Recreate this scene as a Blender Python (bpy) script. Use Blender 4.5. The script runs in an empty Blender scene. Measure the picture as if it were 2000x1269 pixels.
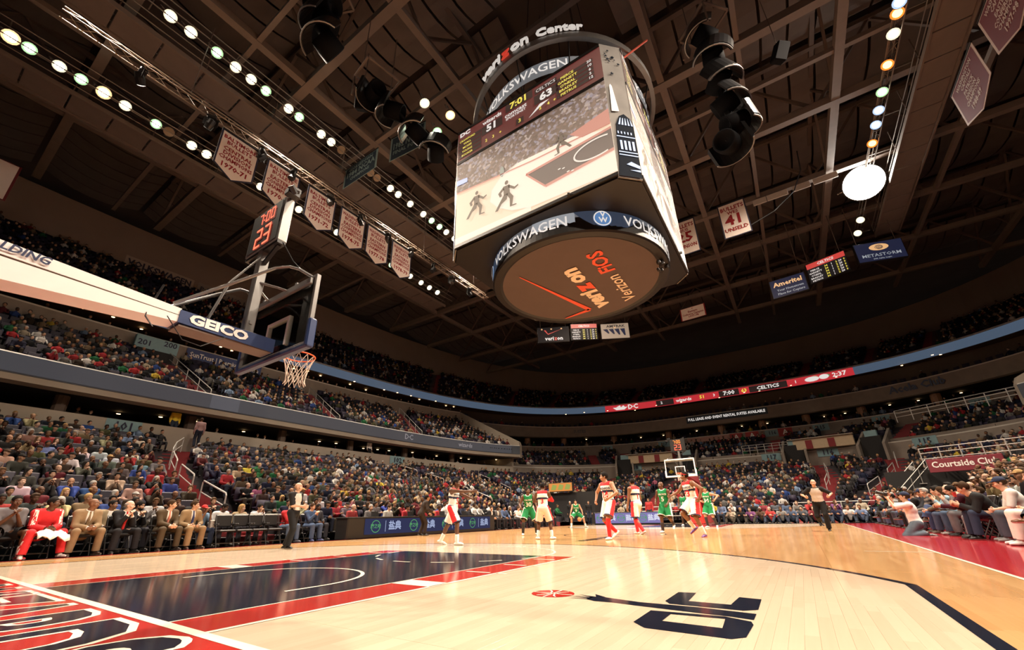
import bpy, math, random
import numpy as np
from mathutils import Vector, Matrix, Euler
from mathutils.bvhtree import BVHTree

SC = bpy.context.scene
COL = SC.collection
RNG = random.Random(7)
# ---------------------------------------------------------------- camera
cd = bpy.data.cameras.new('camera')
cam = bpy.data.objects.new('camera', cd)
COL.objects.link(cam)
SC.camera = cam
cd.sensor_fit = 'HORIZONTAL'
cd.sensor_width = 36.0
cd.lens = 806.09 / 2000 * 36.0
cd.shift_x = 7.92 / 2000
cd.shift_y = 59.0 / 2000
cd.clip_start = 0.05
cd.clip_end = 400
CAMP = Vector((5.9414, -1.5811, 0.6859))
_yaw, _pit, _rol = -0.5804, 0.3728, -0.0209
_f = Vector((math.sin(_yaw)*math.cos(_pit), math.cos(_yaw)*math.cos(_pit), math.sin(_pit)))
_r = Vector((math.cos(_yaw), -math.sin(_yaw), 0))
_u = _r.cross(_f)
_r2 = _r*math.cos(_rol) + _u*math.sin(_rol)
_u2 = _u*math.cos(_rol) - _r*math.sin(_rol)
M = Matrix((( _r2.x, _u2.x, -_f.x), (_r2.y, _u2.y, -_f.y), (_r2.z, _u2.z, -_f.z)))
cam.matrix_world = Matrix.Translation(CAMP) @ M.to_4x4()
# ---------------------------------------------------------------- world and view
w = bpy.data.worlds.new('world')
SC.world = w
w.use_nodes = True
w.node_tree.nodes['Background'].inputs[0].default_value = (0.9, 0.75, 0.64, 1)
w.node_tree.nodes['Background'].inputs[1].default_value = 0.03
SC.view_settings.view_transform = 'Standard'
SC.view_settings.look = 'None'
SC.view_settings.gamma = 1.0
SC.view_settings.use_curve_mapping = False
SC.view_settings.exposure = 0.0
cy = SC.cycles
cy.max_bounces = 6; cy.diffuse_bounces = 3; cy.glossy_bounces = 3
cy.transmission_bounces = 4; cy.transparent_max_bounces = 8
cy.caustics_reflective = False; cy.caustics_refractive = False
cy.sample_clamp_indirect = 6.0
try:
    cy.use_light_tree = True
except Exception:
    pass
# ---------------------------------------------------------------- arena lamps (spots hung in the catwalk rows)
def spot(loc, aim, watts, ang, color=(1, .825, .65), size=.35):
    ld = bpy.data.lights.new('arena_spot', 'SPOT')
    ld.energy = watts; ld.spot_size = math.radians(ang); ld.spot_blend = .9
    ld.color = color; ld.shadow_soft_size = size
    o = bpy.data.objects.new('arena_spot', ld)
    COL.objects.link(o)
    o.location = loc
    o.rotation_euler = (Vector(aim) - Vector(loc)).to_track_quat('-Z', 'Y').to_euler()
    return o
KW = 1.0
for yy in (-2, 7, 16, 25):
    spot((-15.3, yy, 24.3), (-1, yy*.8+3, 0), 26000*KW, 100)
    spot((15.7, yy, 24.3), (0, yy*.8+3, 0), (14000 if yy < 10 else 32000)*KW, 100)
for yy in (2, 14, 27):
    spot((-23.3, yy, 24.3), (-12, yy+4, 2), 12000*KW, 112)
    spot((23.3, yy, 24.3), (14, yy+4, 2), 7000*KW, 112)
spot((15.7, 36, 24.6), (2, 10, 3), 30000*KW, 110, (1, .9, .78), .6)
for xx in (-9, 9):
    spot((xx, 34.5, 24.6), (xx*.8, 36, 0), 4200*KW, 110)
# ---------------------------------------------------------------- helpers
MATS = {}
def mat(name, col, rough=.6, metal=0.0, var=.12, scale=6.0, emit=0.0, coat=0.0, spec=.5, bump=0.0):
    """procedural principled material: a base colour with fine noise variation"""
    if name in MATS: return MATS[name]
    m = bpy.data.materials.new(name); m.use_nodes = True
    nt = m.node_tree; b = nt.nodes['Principled BSDF']
    b.inputs['Roughness'].default_value = rough
    b.inputs['Metallic'].default_value = metal
    b.inputs['Specular IOR Level'].default_value = spec
    b.inputs['Coat Weight'].default_value = coat
    c = (*col, 1)
    if emit > 0:
        b.inputs['Base Color'].default_value = (0, 0, 0, 1)
        b.inputs['Emission Color'].default_value = c
        b.inputs['Emission Strength'].default_value = emit
        b.inputs['Specular IOR Level'].default_value = .03
    elif var > 0:
        tc = nt.nodes.new('ShaderNodeTexCoord')
        nz = nt.nodes.new('ShaderNodeTexNoise'); nz.inputs['Scale'].default_value = scale; nz.inputs['Detail'].default_value = 3
        mx = nt.nodes.new('ShaderNodeMix'); mx.data_type = 'RGBA'
        mx.inputs['A'].default_value = tuple(min(1, v*(1-var)) for v in col)+(1,)
        mx.inputs['B'].default_value = tuple(min(1, v*(1+var)) for v in col)+(1,)
        nt.links.new(tc.outputs['Object'], nz.inputs['Vector'])
        nt.links.new(nz.outputs['Fac'], mx.inputs['Factor'])
        nt.links.new(mx.outputs['Result'], b.inputs['Base Color'])
        if bump > 0:
            bp = nt.nodes.new('ShaderNodeBump'); bp.inputs['Strength'].default_value = bump; bp.inputs['Distance'].default_value = .02
            nt.links.new(nz.outputs['Fac'], bp.inputs['Height'])
            nt.links.new(bp.outputs['Normal'], b.inputs['Normal'])
    else:
        b.inputs['Base Color'].default_value = c
    MATS[name] = m
    return m

def tag(o, label=None, cat=None, group=None, kind=None):
    if label: o['label'] = label
    if cat: o['category'] = cat
    if group: o['group'] = group
    if kind: o['kind'] = kind
    return o

def link(name, me, parent=None, loc=None, rot=None):
    o = bpy.data.objects.new(name, me)
    COL.objects.link(o)
    if parent is not None: o.parent = parent
    if loc is not None: o.location = loc
    if rot is not None: o.rotation_euler = rot
    return o

def empty(name, loc=(0, 0, 0), rz=0.0):
    o = bpy.data.objects.new(name, None); COL.objects.link(o)
    o.location = loc; o.rotation_euler = (0, 0, rz); o.empty_display_size = .1
    return o

def rotm(rx=0, ry=0, rz=0):
    return np.array(Euler((rx, ry, rz)).to_matrix())

class MB:
    """collects shapes and links them as ONE mesh object"""
    def __init__(self): self.v = []; self.f = []; self.m = []; self.n = 0
    def add(self, vs, fs, mi=0):
        vs = np.asarray(vs, float); b = self.n
        self.v.append(vs); self.n += len(vs)
        for f in fs: self.f.append(tuple(b+i for i in f)); self.m.append(mi)
        return self
    def box(self, c, s, mi=0, R=None, taper=1.0):
        x, y, z = s[0]/2, s[1]/2, s[2]/2; t = taper
        vs = np.array([(-x,-y,-z),(x,-y,-z),(x,y,-z),(-x,y,-z),(-x*t,-y*t,z),(x*t,-y*t,z),(x*t,y*t,z),(-x*t,y*t,z)])
        if R is not None: vs = vs @ R.T
        return self.add(vs+np.array(c), [(0,3,2,1),(4,5,6,7),(0,1,5,4),(1,2,6,5),(2,3,7,6),(3,0,4,7)], mi)
    def bevbox(self, c, s, b=.01, mi=0, R=None):
        """box with chamfered edges"""
        h = np.array(s)/2; b = min(b, *(h*.9)); vs = []; idx = {}
        for sx in (-1,1):
            for sy in (-1,1):
                for sz in (-1,1):
                    for ax in range(3):
                        p = np.array([sx,sy,sz])*(h-b); p[ax] = (sx,sy,sz)[ax]*h[ax]
                        idx[(sx,sy,sz,ax)] = len(vs); vs.append(p)
        fs = []
        for ax in range(3):
            o1, o2 = [(1,2),(2,0),(0,1)][ax]
            for s_ in (-1,1):
                q = []
                for (a, d) in ((-1,-1),(1,-1),(1,1),(-1,1)):
                    k = [0,0,0]; k[ax] = s_; k[o1] = a; k[o2] = d
                    q.append(idx[(*k, ax)])
                fs.append(tuple(q) if s_ > 0 else tuple(q[::-1]))
        for ax in range(3):
            o1, o2 = [(1,2),(2,0),(0,1)][ax]
            for a in (-1,1):
                for d in (-1,1):
                    k0 = [0,0,0]; k1 = [0,0,0]
                    k0[ax] = -1; k1[ax] = 1
                    for k in (k0,k1): k[o1] = a; k[o2] = d
                    fs.append((idx[(*k0,o1)], idx[(*k1,o1)], idx[(*k1,o2)], idx[(*k0,o2)]))
        for sx in (-1,1):
            for sy in (-1,1):
                for sz in (-1,1):
                    fs.append(tuple(idx[(sx,sy,sz,a)] for a in range(3)))
        vs = np.array(vs)
        if R is not None: vs = vs @ R.T
        return self.add(vs+np.array(c), fs, mi)
    def bar(self, a, b, w=.05, h=None, mi=0, up=(0,0,1)):
        """rectangular bar from a to b"""
        a = np.array(a, float); b = np.array(b, float); d = b-a; L = np.linalg.norm(d)
        if L < 1e-6: return self
        d /= L; u = np.array(up, float)
        if abs(d@u) > .95: u = np.array((1,0,0)) if abs(d[0]) < .9 else np.array((0,1,0))
        r = np.cross(d, u); r /= np.linalg.norm(r); u = np.cross(r, d); h = h or w
        vs = [p + r*sx*w/2 + u*sz*h/2 for p in (a,b) for sx,sz in ((-1,-1),(1,-1),(1,1),(-1,1))]
        return self.add(vs, [(0,1,2,3),(7,6,5,4),(0,4,5,1),(1,5,6,2),(2,6,7,3),(3,7,4,0)], mi)
    def tube(self, pts, r=.02, seg=6, mi=0, closed=False, r2=None):
        pts = np.asarray(pts, float); n = len(pts); rs = np.linspace(r, r2 if r2 is not None else r, n)
        vs = []; prev = None
        for i in range(n):
            if closed: d = pts[(i+1)%n]-pts[i-1]
            else: d = pts[min(i+1,n-1)]-pts[max(i-1,0)]
            d = d/(np.linalg.norm(d)+1e-12)
            if prev is None:
                u = np.array((0,0,1.)) if abs(d[2]) < .9 else np.array((1.,0,0))
            else: u = prev
            x = np.cross(d, u); x /= np.linalg.norm(x)+1e-12; u = np.cross(x, d); prev = u
            for k in range(seg):
                a = 2*math.pi*k/seg
                vs.append(pts[i]+rs[i]*(math.cos(a)*x+math.sin(a)*u))
        fs = []
        for i in range(n if closed else n-1):
            j = (i+1) % n
            for k in range(seg):
                l = (k+1) % seg
                fs.append((i*seg+k, i*seg+l, j*seg+l, j*seg+k))
        if not closed:
            fs.append(tuple(range(seg))[::-1]); fs.append(tuple((n-1)*seg+k for k in range(seg)))
        return self.add(vs, fs, mi)
    def lathe(self, prof, seg=16, mi=0, c=(0,0,0), R=None, arc=(0, 2*math.pi)):
        """revolve (radius, z) pairs about z"""
        full = abs(arc[1]-arc[0]-2*math.pi) < 1e-6; ns = seg if full else seg+1
        vs = []
        for (r, z) in prof:
            for k in range(ns):
                a = arc[0]+(arc[1]-arc[0])*k/seg
                vs.append((r*math.cos(a), r*math.sin(a), z))
        fs = []
        for i in range(len(prof)-1):
            for k in range(seg):
                l = (k+1) % ns
                fs.append((i*ns+k, i*ns+l, (i+1)*ns+l, (i+1)*ns+k))
        vs = np.array(vs)
        if R is not None: vs = vs @ R.T
        return self.add(vs+np.array(c), fs, mi)
    def poly(self, pts, mi=0):
        return self.add(pts, [tuple(range(len(pts)))], mi)
    def slab(self, pts, z0, z1, mi=0):
        """flat outline (x, y) extruded from z0 to z1"""
        n = len(pts); vs = [(p[0],p[1],z0) for p in pts]+[(p[0],p[1],z1) for p in pts]
        fs = [tuple(range(n))[::-1], tuple(range(n,2*n))]+[(i,(i+1)%n,n+(i+1)%n,n+i) for i in range(n)]
        return self.add(vs, fs, mi)
    def xform(self, Mx):
        Mx = np.array(Mx)
        self.v = [v @ Mx[:3,:3].T + Mx[:3,3] for v in self.v]; return self
    def mesh(self, name, mats):
        me = bpy.data.meshes.new(name)
        V = np.concatenate(self.v) if self.v else np.zeros((0,3))
        me.from_pydata(V.tolist(), [], self.f)
        for m_ in (mats if isinstance(mats, (list, tuple)) else [mats]): me.materials.append(m_)
        if any(self.m): me.polygons.foreach_set('material_index', self.m)
        me.update()
        return me
    def build(self, name, mats, parent=None, loc=None, rot=None, smooth=False):
        me = self.mesh(name, mats)
        if smooth: me.polygons.foreach_set('use_smooth', [True]*len(me.polygons)); me.update()
        return link(name, me, parent, loc, rot)

def copy_tree(o, parent=None):
    c = o.copy(); COL.objects.link(c)
    if parent is not None: c.parent = parent
    for ch in o.children: copy_tree(ch, c)
    return c

# ---- lettering: text curves turned into meshes
_TX = {}
def text_mesh(txt, size=1.0, bold=.0, extrude=0.0, align='CENTER', shear=0.0, space=1.0, res=2, xscale=1.0):
    key = (txt, round(size, 4), round(bold, 4), extrude, align, shear, space, res)
    if key not in _TX:
        cu = bpy.data.curves.new('t', 'FONT'); cu.body = txt; cu.size = size; cu.offset = bold; cu.extrude = extrude
        cu.align_x = align; cu.align_y = 'CENTER'; cu.shear = shear; cu.space_character = space; cu.resolution_u = res
        o = bpy.data.objects.new('t', cu); me = o.to_mesh()
        n = len(me.vertices); co = np.empty(n*3); me.vertices.foreach_get('co', co)
        _TX[key] = (co.reshape(-1, 3), [tuple(p.vertices) for p in me.polygons])
        o.to_mesh_clear(); bpy.data.objects.remove(o); bpy.data.curves.remove(cu)
    co, fs = _TX[key]; co = co.copy(); co[:, 0] *= xscale
    return co, fs

def plane_map(co, origin, right, up, lift=.006):
    """lay flat lettering on a plane"""
    r = np.array(right, float); r /= np.linalg.norm(r); u = np.array(up, float); u /= np.linalg.norm(u)
    n = np.cross(r, u)
    return np.array(origin, float)+co[:, :1]*r+co[:, 1:2]*u+(co[:, 2:3]+lift)*n
# ---------------------------------------------------------------- the seating bowl: rings round the court centre
CY = 14.33
class Ring:
    """superellipse ring; phi = 0 is the far end, -pi/2 the bench side, +pi/2 the side opposite"""
    def __init__(self, a, b, n=None):
        n = n or 3+3.2*min(1, max(0, (24.6-a)/14.4))      # square-cornered at the floor, rounder higher up
        self.a, self.b, self.n = a, b, n
        self.phi = np.linspace(-2.45, 2.45, 1600)
        self.Q = self.pt(self.phi)
        self.S = np.concatenate([[0], np.cumsum(np.linalg.norm(np.diff(self.Q, axis=0), axis=1))])
    def pt(self, phi):
        phi = np.asarray(phi, float); e = 2/self.n
        s, c = np.sin(phi), np.cos(phi)
        return np.stack([self.a*np.sign(s)*np.abs(s)**e, CY+self.b*np.sign(c)*np.abs(c)**e], -1)
    def at(self, s): return np.stack([np.interp(s, self.S, self.Q[:, 0]), np.interp(s, self.S, self.Q[:, 1])], -1)
    def tan(self, s):
        s = np.asarray(s, float); d = self.at(s+.2)-self.at(s-.2)
        return d/(np.linalg.norm(d, axis=-1, keepdims=True)+1e-9)
    def s_of(self, phi): return float(np.interp(phi, self.phi, self.S))
    def near(self, x, y): return float(self.S[np.argmin((self.Q[:, 0]-x)**2+(self.Q[:, 1]-y)**2)])
    def phi_y(self, y, side):
        """phi at which the ring passes height y on side -1 (bench) or +1"""
        c = (y-CY)/self.b; c = math.copysign(min(1, abs(c))**(self.n/2), c)
        return side*math.acos(c)
def lerp(a, b, t): return a+(b-a)*t
def loft(name, profile, f0, f1, m, mats, parent=None, mi=None, kind='structure'):
    """sweep a profile [(a, b, z), ...] along the rings; f0, f1 give phi (a number or a function of the ring)"""
    V = []
    for (a, b, z) in profile:
        r = Ring(a, b)
        s = np.linspace(r.s_of(f0(r) if callable(f0) else f0), r.s_of(f1(r) if callable(f1) else f1), m)
        V.append(np.concatenate([r.at(s), np.full((m, 1), z)], 1))
    fs = []; ms = []
    for i in range(len(V)-1):
        for k in range(m-1):
            fs.append((i*m+k, i*m+k+1, (i+1)*m+k+1, (i+1)*m+k)); ms.append(mi[i] if mi else 0)
    mb = MB(); mb.add(np.concatenate(V), fs); mb.m = ms
    o = mb.build(name, mats, parent)
    if kind and parent is None: o['kind'] = kind
    return o
def steps(a0, b0, z0, a1, b1, z1, n):
    """stepped terrace profile: n rows from (a0, b0, z0) to (a1, b1, z1)"""
    pr = []
    for i in range(n):
        t0, t1 = i/n, (i+1)/n; z = lerp(z0, z1, i/(n-1) if n > 1 else 0)
        pr += [(lerp(a0,a1,t0), lerp(b0,b1,t0), z), (lerp(a0,a1,t1), lerp(b0,b1,t1), z)]
    return pr
M_conc = mat('concrete_brown', (.24, .20, .165), .85, var=.2, scale=1.5)
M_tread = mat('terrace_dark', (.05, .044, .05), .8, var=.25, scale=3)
M_parapet = mat('parapet_concrete', (.36, .31, .25), .8, var=.12, scale=1.2)
M_rail = mat('steel_rail', (.50, .48, .45), .4, .15, var=.05)
M_fascia = mat('fascia_slate', (.085, .10, .125), .4, var=.35, scale=.6)
M_black = mat('black_opening_shade', (.012, .011, .011), .8, var=.1)
M_cap = mat('parapet_cap', (.50, .46, .40), .5, var=.08)
M_dark = mat('upper_wall', (.27, .205, .17), .85, var=.12, scale=.5)
M_red = mat('aisle_red', (.21, .018, .022), .7, var=.15)
M_suite = mat('suite_brown', (.09, .06, .042), .7, var=.2)
M_wood = mat('suite_column_wood', (.32, .17, .09), .5, var=.2)
YE = 40.0
SIDE0 = -2.42
def YEb(r): return r.phi_y(YE, -1)
def YEr(r): return r.phi_y(YE, 1)
# lower bowl: bench side and side opposite are one ring family
LB = dict(a0=10.2, b0=18.6, z0=.22, a1=24.6, b1=35.4, z1=4.55, n=16)
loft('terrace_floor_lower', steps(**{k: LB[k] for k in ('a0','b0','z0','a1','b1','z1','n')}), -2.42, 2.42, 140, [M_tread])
loft('parapet_wall_lower', [(24.55,35.35,4.4),(24.55,35.35,6.12),(24.8,35.6,6.12),(24.8,35.6,5.3)], -2.42, YEb, 60, [M_parapet])
loft('parapet_wall_lower_opposite', [(24.55,35.35,4.4),(24.55,35.35,6.12),(24.8,35.6,6.12),(24.8,35.6,5.3)], YEr, 2.42, 60, [M_parapet])
loft('parapet_wall_far', [(24.55,35.35,4.4),(24.55,35.35,6.06),(24.55,35.35,6.15),(24.8,35.6,6.15),(24.8,35.6,5.3)], YEb, YEr, 60, [M_conc, M_cap], mi=[0,1,1,0])
# concourse behind the lower bowl at the sides
for s_, f0, f1, nm in ((-1, -2.42, YEb, ''), (1, YEr, 2.42, '_opposite')):
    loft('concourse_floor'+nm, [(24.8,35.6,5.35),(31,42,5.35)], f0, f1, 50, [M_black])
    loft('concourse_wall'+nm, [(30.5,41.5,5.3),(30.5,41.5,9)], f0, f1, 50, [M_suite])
    # club level: fascia, terrace, suite parapet
    loft('fascia_wall_club'+nm, [(24.6,34.2,7.05),(24.0,33.4,7.12),(24.0,33.4,7.42),(23.95,33.35,7.44),(23.95,33.35,8.36),(24.05,33.45,8.44),(24.2,33.6,8.44),(24.2,33.6,7.9)],
         f0, f1, 60, [M_parapet, M_fascia, M_rail], mi=[0,0,1,1,2,2,2])
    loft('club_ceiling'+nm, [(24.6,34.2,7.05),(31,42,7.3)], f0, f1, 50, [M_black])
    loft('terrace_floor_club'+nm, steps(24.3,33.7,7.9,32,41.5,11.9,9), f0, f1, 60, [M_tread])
    loft('parapet_wall_suite'+nm, [(31.9,41.4,11.8),(31.9,41.4,13.7),(31.9,41.4,13.8),(32.1,41.6,13.8),(32.1,41.6,12.4)], f0, f1, 60, [M_conc, M_cap], mi=[0,1,1,0])
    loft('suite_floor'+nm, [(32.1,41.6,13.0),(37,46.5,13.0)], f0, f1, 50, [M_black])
    loft('suite_wall'+nm, [(36.5,46,12.9),(36.5,46,16)], f0, f1, 50, [M_suite])
# far end: upper part of the lower bowl, suites on two floors
loft('terrace_floor_far', steps(25.2,36.2,5.9,31,42.6,8.2,6), YEb, YEr, 80, [M_tread])
loft('cross_wall_far', [(24.8,35.6,5.3),(25.2,36.2,5.9),(25.2,36.2,6.5),(25.3,36.3,6.5),(25.3,36.3,5.8)], YEb, YEr, 60, [M_conc])
loft('parapet_wall_ticker', [(30.8,42.6,8.0),(30.8,42.6,9.75),(30.8,42.6,9.85),(31.1,42.9,9.85),(31.1,42.9,8.9)], YEb, YEr, 70, [M_conc, M_cap], mi=[0,1,1,0])
loft('suite_floor_far', [(31,42.8,9.3),(36,47.6,9.3)], YEb, YEr, 60, [M_black])
loft('suite_wall_far', [(35.5,47,9),(35.5,47,16)], YEb, YEr, 60, [M_suite])
loft('fascia_wall_far', [(36,47,11.1),(31.3,43,11.15),(31.1,42.8,11.25),(31.1,42.8,12.6),(31.1,42.8,12.7),(31.4,43.1,12.7),(31.4,43.1,12.2),(36,47,12.2)], YEb, YEr, 70, [M_black, M_conc, M_cap], mi=[0,1,1,2,2,1,0])
# ribbon board level and upper deck all the way round
RB = Ring(33.6, 46.2)
loft('ribbon_ceiling', [(38,50,15.35),(33.8,46.4,15.3),(33.6,46.2,15.35)], -2.42, 2.42, 100, [M_suite])
loft('upper_parapet_wall', [(33.65,46.25,16.3),(33.7,46.3,16.5),(33.9,46.5,16.5),(33.9,46.5,16)], -2.42, 2.42, 100, [M_rail])
UD = dict(a0=34, b0=46.6, z0=16.1, a1=43.6, b1=67.2, z1=23.4, n=15)
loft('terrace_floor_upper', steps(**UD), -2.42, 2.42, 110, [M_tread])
loft('wall_upper', [(43.6,67.2,23.0),(43.6,67.2,23.9),(43.7,67.3,28.6),(44.5,68,28.7)], -2.42, 2.42, 110, [M_dark])
# closing end walls of the club level beside the far end
for sd, nm in ((-1, 'bench'), (1, 'opposite')):
    q = []
    for (a, b, z) in [(23.95,33.35,7.05),(23.95,33.35,8.44),(24.2,33.6,8.9),(32,41.5,13.8),(36,46,13.8),(36,46,5.2),(24.7,35.5,5.2),(24.7,35.5,7.05)]:
        r = Ring(a, b); p = r.pt(r.phi_y(YE, sd)); q.append((p[0], p[1], z))
    mb = MB(); n_ = len(q)
    mb.add(q+[(x, y+.45, z) for x, y, z in q], [tuple(range(n_)), tuple(range(n_, 2*n_))[::-1]]+[(i, (i+1) % n_, n_+(i+1) % n_, n_+i) for i in range(n_)])
    o = mb.build('end_wall_'+nm, [M_parapet]); o['kind'] = 'structure'
# roof deck
mb = MB()
mb.box((0, 22, 33.6), (150, 150, .3))
o = mb.build('ceiling', [mat('roof_deck', (.10, .075, .06), .9, var=.25, scale=.3)]); o['kind'] = 'structure'
CEIL = o
# ---------------------------------------------------------------- arena floor
def court_material():
    """maple strips running the length of the court; the 3-point area is paler than the rest"""
    m = bpy.data.materials.new('maple_court'); m.use_nodes = True; nt = m.node_tree; b = nt.nodes['Principled BSDF']; L = nt.links
    def N(t, **k):
        n = nt.nodes.new(t)
        for a, v in k.items(): setattr(n, a, v)
        return n
    def math_(op, a, bb=None):
        n = N('ShaderNodeMath', operation=op)
        for i, v in enumerate((a, bb)):
            if v is None: continue
            if isinstance(v, (int, float)): n.inputs[i].default_value = v
            else: L.new(v, n.inputs[i])
        return n.outputs[0]
    geo = N('ShaderNodeNewGeometry'); sp = N('ShaderNodeSeparateXYZ'); L.new(geo.outputs['Position'], sp.inputs[0])
    X, Y = sp.outputs[0], sp.outputs[1]
    ix = math_('FLOOR', math_('DIVIDE', X, .0762))
    wn0 = N('ShaderNodeTexWhiteNoise', noise_dimensions='1D'); L.new(ix, wn0.inputs['W'])
    iy = math_('FLOOR', math_('ADD', math_('DIVIDE', Y, 1.1), math_('MULTIPLY', wn0.outputs['Value'], 7.0)))
    cb = N('ShaderNodeCombineXYZ'); L.new(ix, cb.inputs[0]); L.new(iy, cb.inputs[1])
    wn = N('ShaderNodeTexWhiteNoise', noise_dimensions='2D'); L.new(cb.outputs[0], wn.inputs['Vector'])
    mp = N('ShaderNodeMapping'); mp.inputs['Scale'].default_value = (28, 1.2, 1); L.new(geo.outputs['Position'], mp.inputs[0])
    gr = N('ShaderNodeTexNoise'); gr.inputs['Scale'].default_value = 1.5; gr.inputs['Detail'].default_value = 5; L.new(mp.outputs[0], gr.inputs['Vector'])
    fac = math_('ADD', math_('MULTIPLY', wn.outputs['Value'], .6), math_('MULTIPLY', gr.outputs['Fac'], .4))
    # pale (inside the arc) against amber (outside)
    ax = math_('ABSOLUTE', X)
    def arc(yc, sgn):
        dy = math_('SUBTRACT', Y, yc)
        d = math_('SQRT', math_('ADD', math_('MULTIPLY', X, X), math_('MULTIPLY', dy, dy)))
        inr = math_('LESS_THAN', d, 7.24)
        side = math_('MULTIPLY', math_('LESS_THAN', ax, 6.706), math_('LESS_THAN', math_('MULTIPLY', math_('SUBTRACT', Y, yc), sgn), 2.73))
        return math_('MAXIMUM', math_('MULTIPLY', inr, math_('LESS_THAN', ax, 6.706)), side)
    a1 = math_('MULTIPLY', arc(1.6, 1), math_('LESS_THAN', Y, CY))
    a2 = math_('MULTIPLY', arc(27.06, -1), math_('GREATER_THAN', Y, CY))
    ins = math_('MAXIMUM', a1, a2)
    def ramp(c0, c1):
        r = N('ShaderNodeMix', data_type='RGBA'); r.inputs['A'].default_value = (*c0, 1); r.inputs['B'].default_value = (*c1, 1)
        L.new(fac, r.inputs['Factor']); return r.outputs['Result']
    mx = N('ShaderNodeMix', data_type='RGBA'); L.new(ins, mx.inputs['Factor'])
    L.new(ramp((.42, .225, .088), (.57, .345, .155)), mx.inputs['A']); L.new(ramp((.51, .40, .285), (.61, .49, .365)), mx.inputs['B'])
    L.new(mx.outputs['Result'], b.inputs['Base Color'])
    b.inputs['Roughness'].default_value = .13; b.inputs['Specular IOR Level'].default_value = .36
    bp = N('ShaderNodeBump'); bp.inputs['Strength'].default_value = .05; bp.inputs['Distance'].default_value = .01
    L.new(fac, bp.inputs['Height']); L.new(bp.outputs[0], b.inputs['Normal'])
    return m
M_court = court_material()
def paint(name, col): return mat(name, col, .11, var=.08, scale=9, spec=.2)
P_navy = paint('navy_paint', (.008, .011, .022)); P_red = paint('red_paint', (.36, .022, .018)); P_white = paint('cream_paint', (.86, .80, .66))
P_apron = paint('apron_red', (.36, .02, .03))
# base slab, then court panels (4 ft x 8 ft) laid on it, near the camera split into planks
mb = MB(); mb.box((0, 18, -.32), (130, 130, .5))
floor = mb.build('floor', [mat('slab_dark', (.03, .026, .025), .7, var=.3, scale=2)]); floor['kind'] = 'structure'
PW, PL = 1.2192, 2.4384
pm = MB(); pm.bevbox((0, 0, -.035), (PW-.002, PL-.002, .07), .002); PAN = pm.mesh('court_panel', [M_court])
km = MB(); km.bevbox((0, 0, -.035), (.0762-.0006, PL-.0015, .07), .0008); PLK = km.mesh('plank', [M_court])
x_lo, x_hi = -8.53, 9.76
nx = int(round((x_hi-x_lo)/PW)); yrow = [-1.9+PL*j for j in range(15)]
for i in range(nx):
    for j, y0 in enumerate(yrow):
        cx = x_lo+PW*(i+.5); cyy = y0+PL/2
        if j in (0, 1, 2) and 2.3 < cx < 8.6 or (j == 1 and False):
            if j == 0: 
                link('court_panel', PAN, floor, (cx, cyy, 0)); continue
            if j == 2 and cx > 6.2:
                link('court_panel', PAN, floor, (cx, cyy, 0)); continue
            for k in range(16):
                link('plank', PLK, floor, (cx-PW/2+.0762*(k+.5), cyy, 0))
        else:
            link('court_panel', PAN, floor, (cx, cyy, 0))
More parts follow.
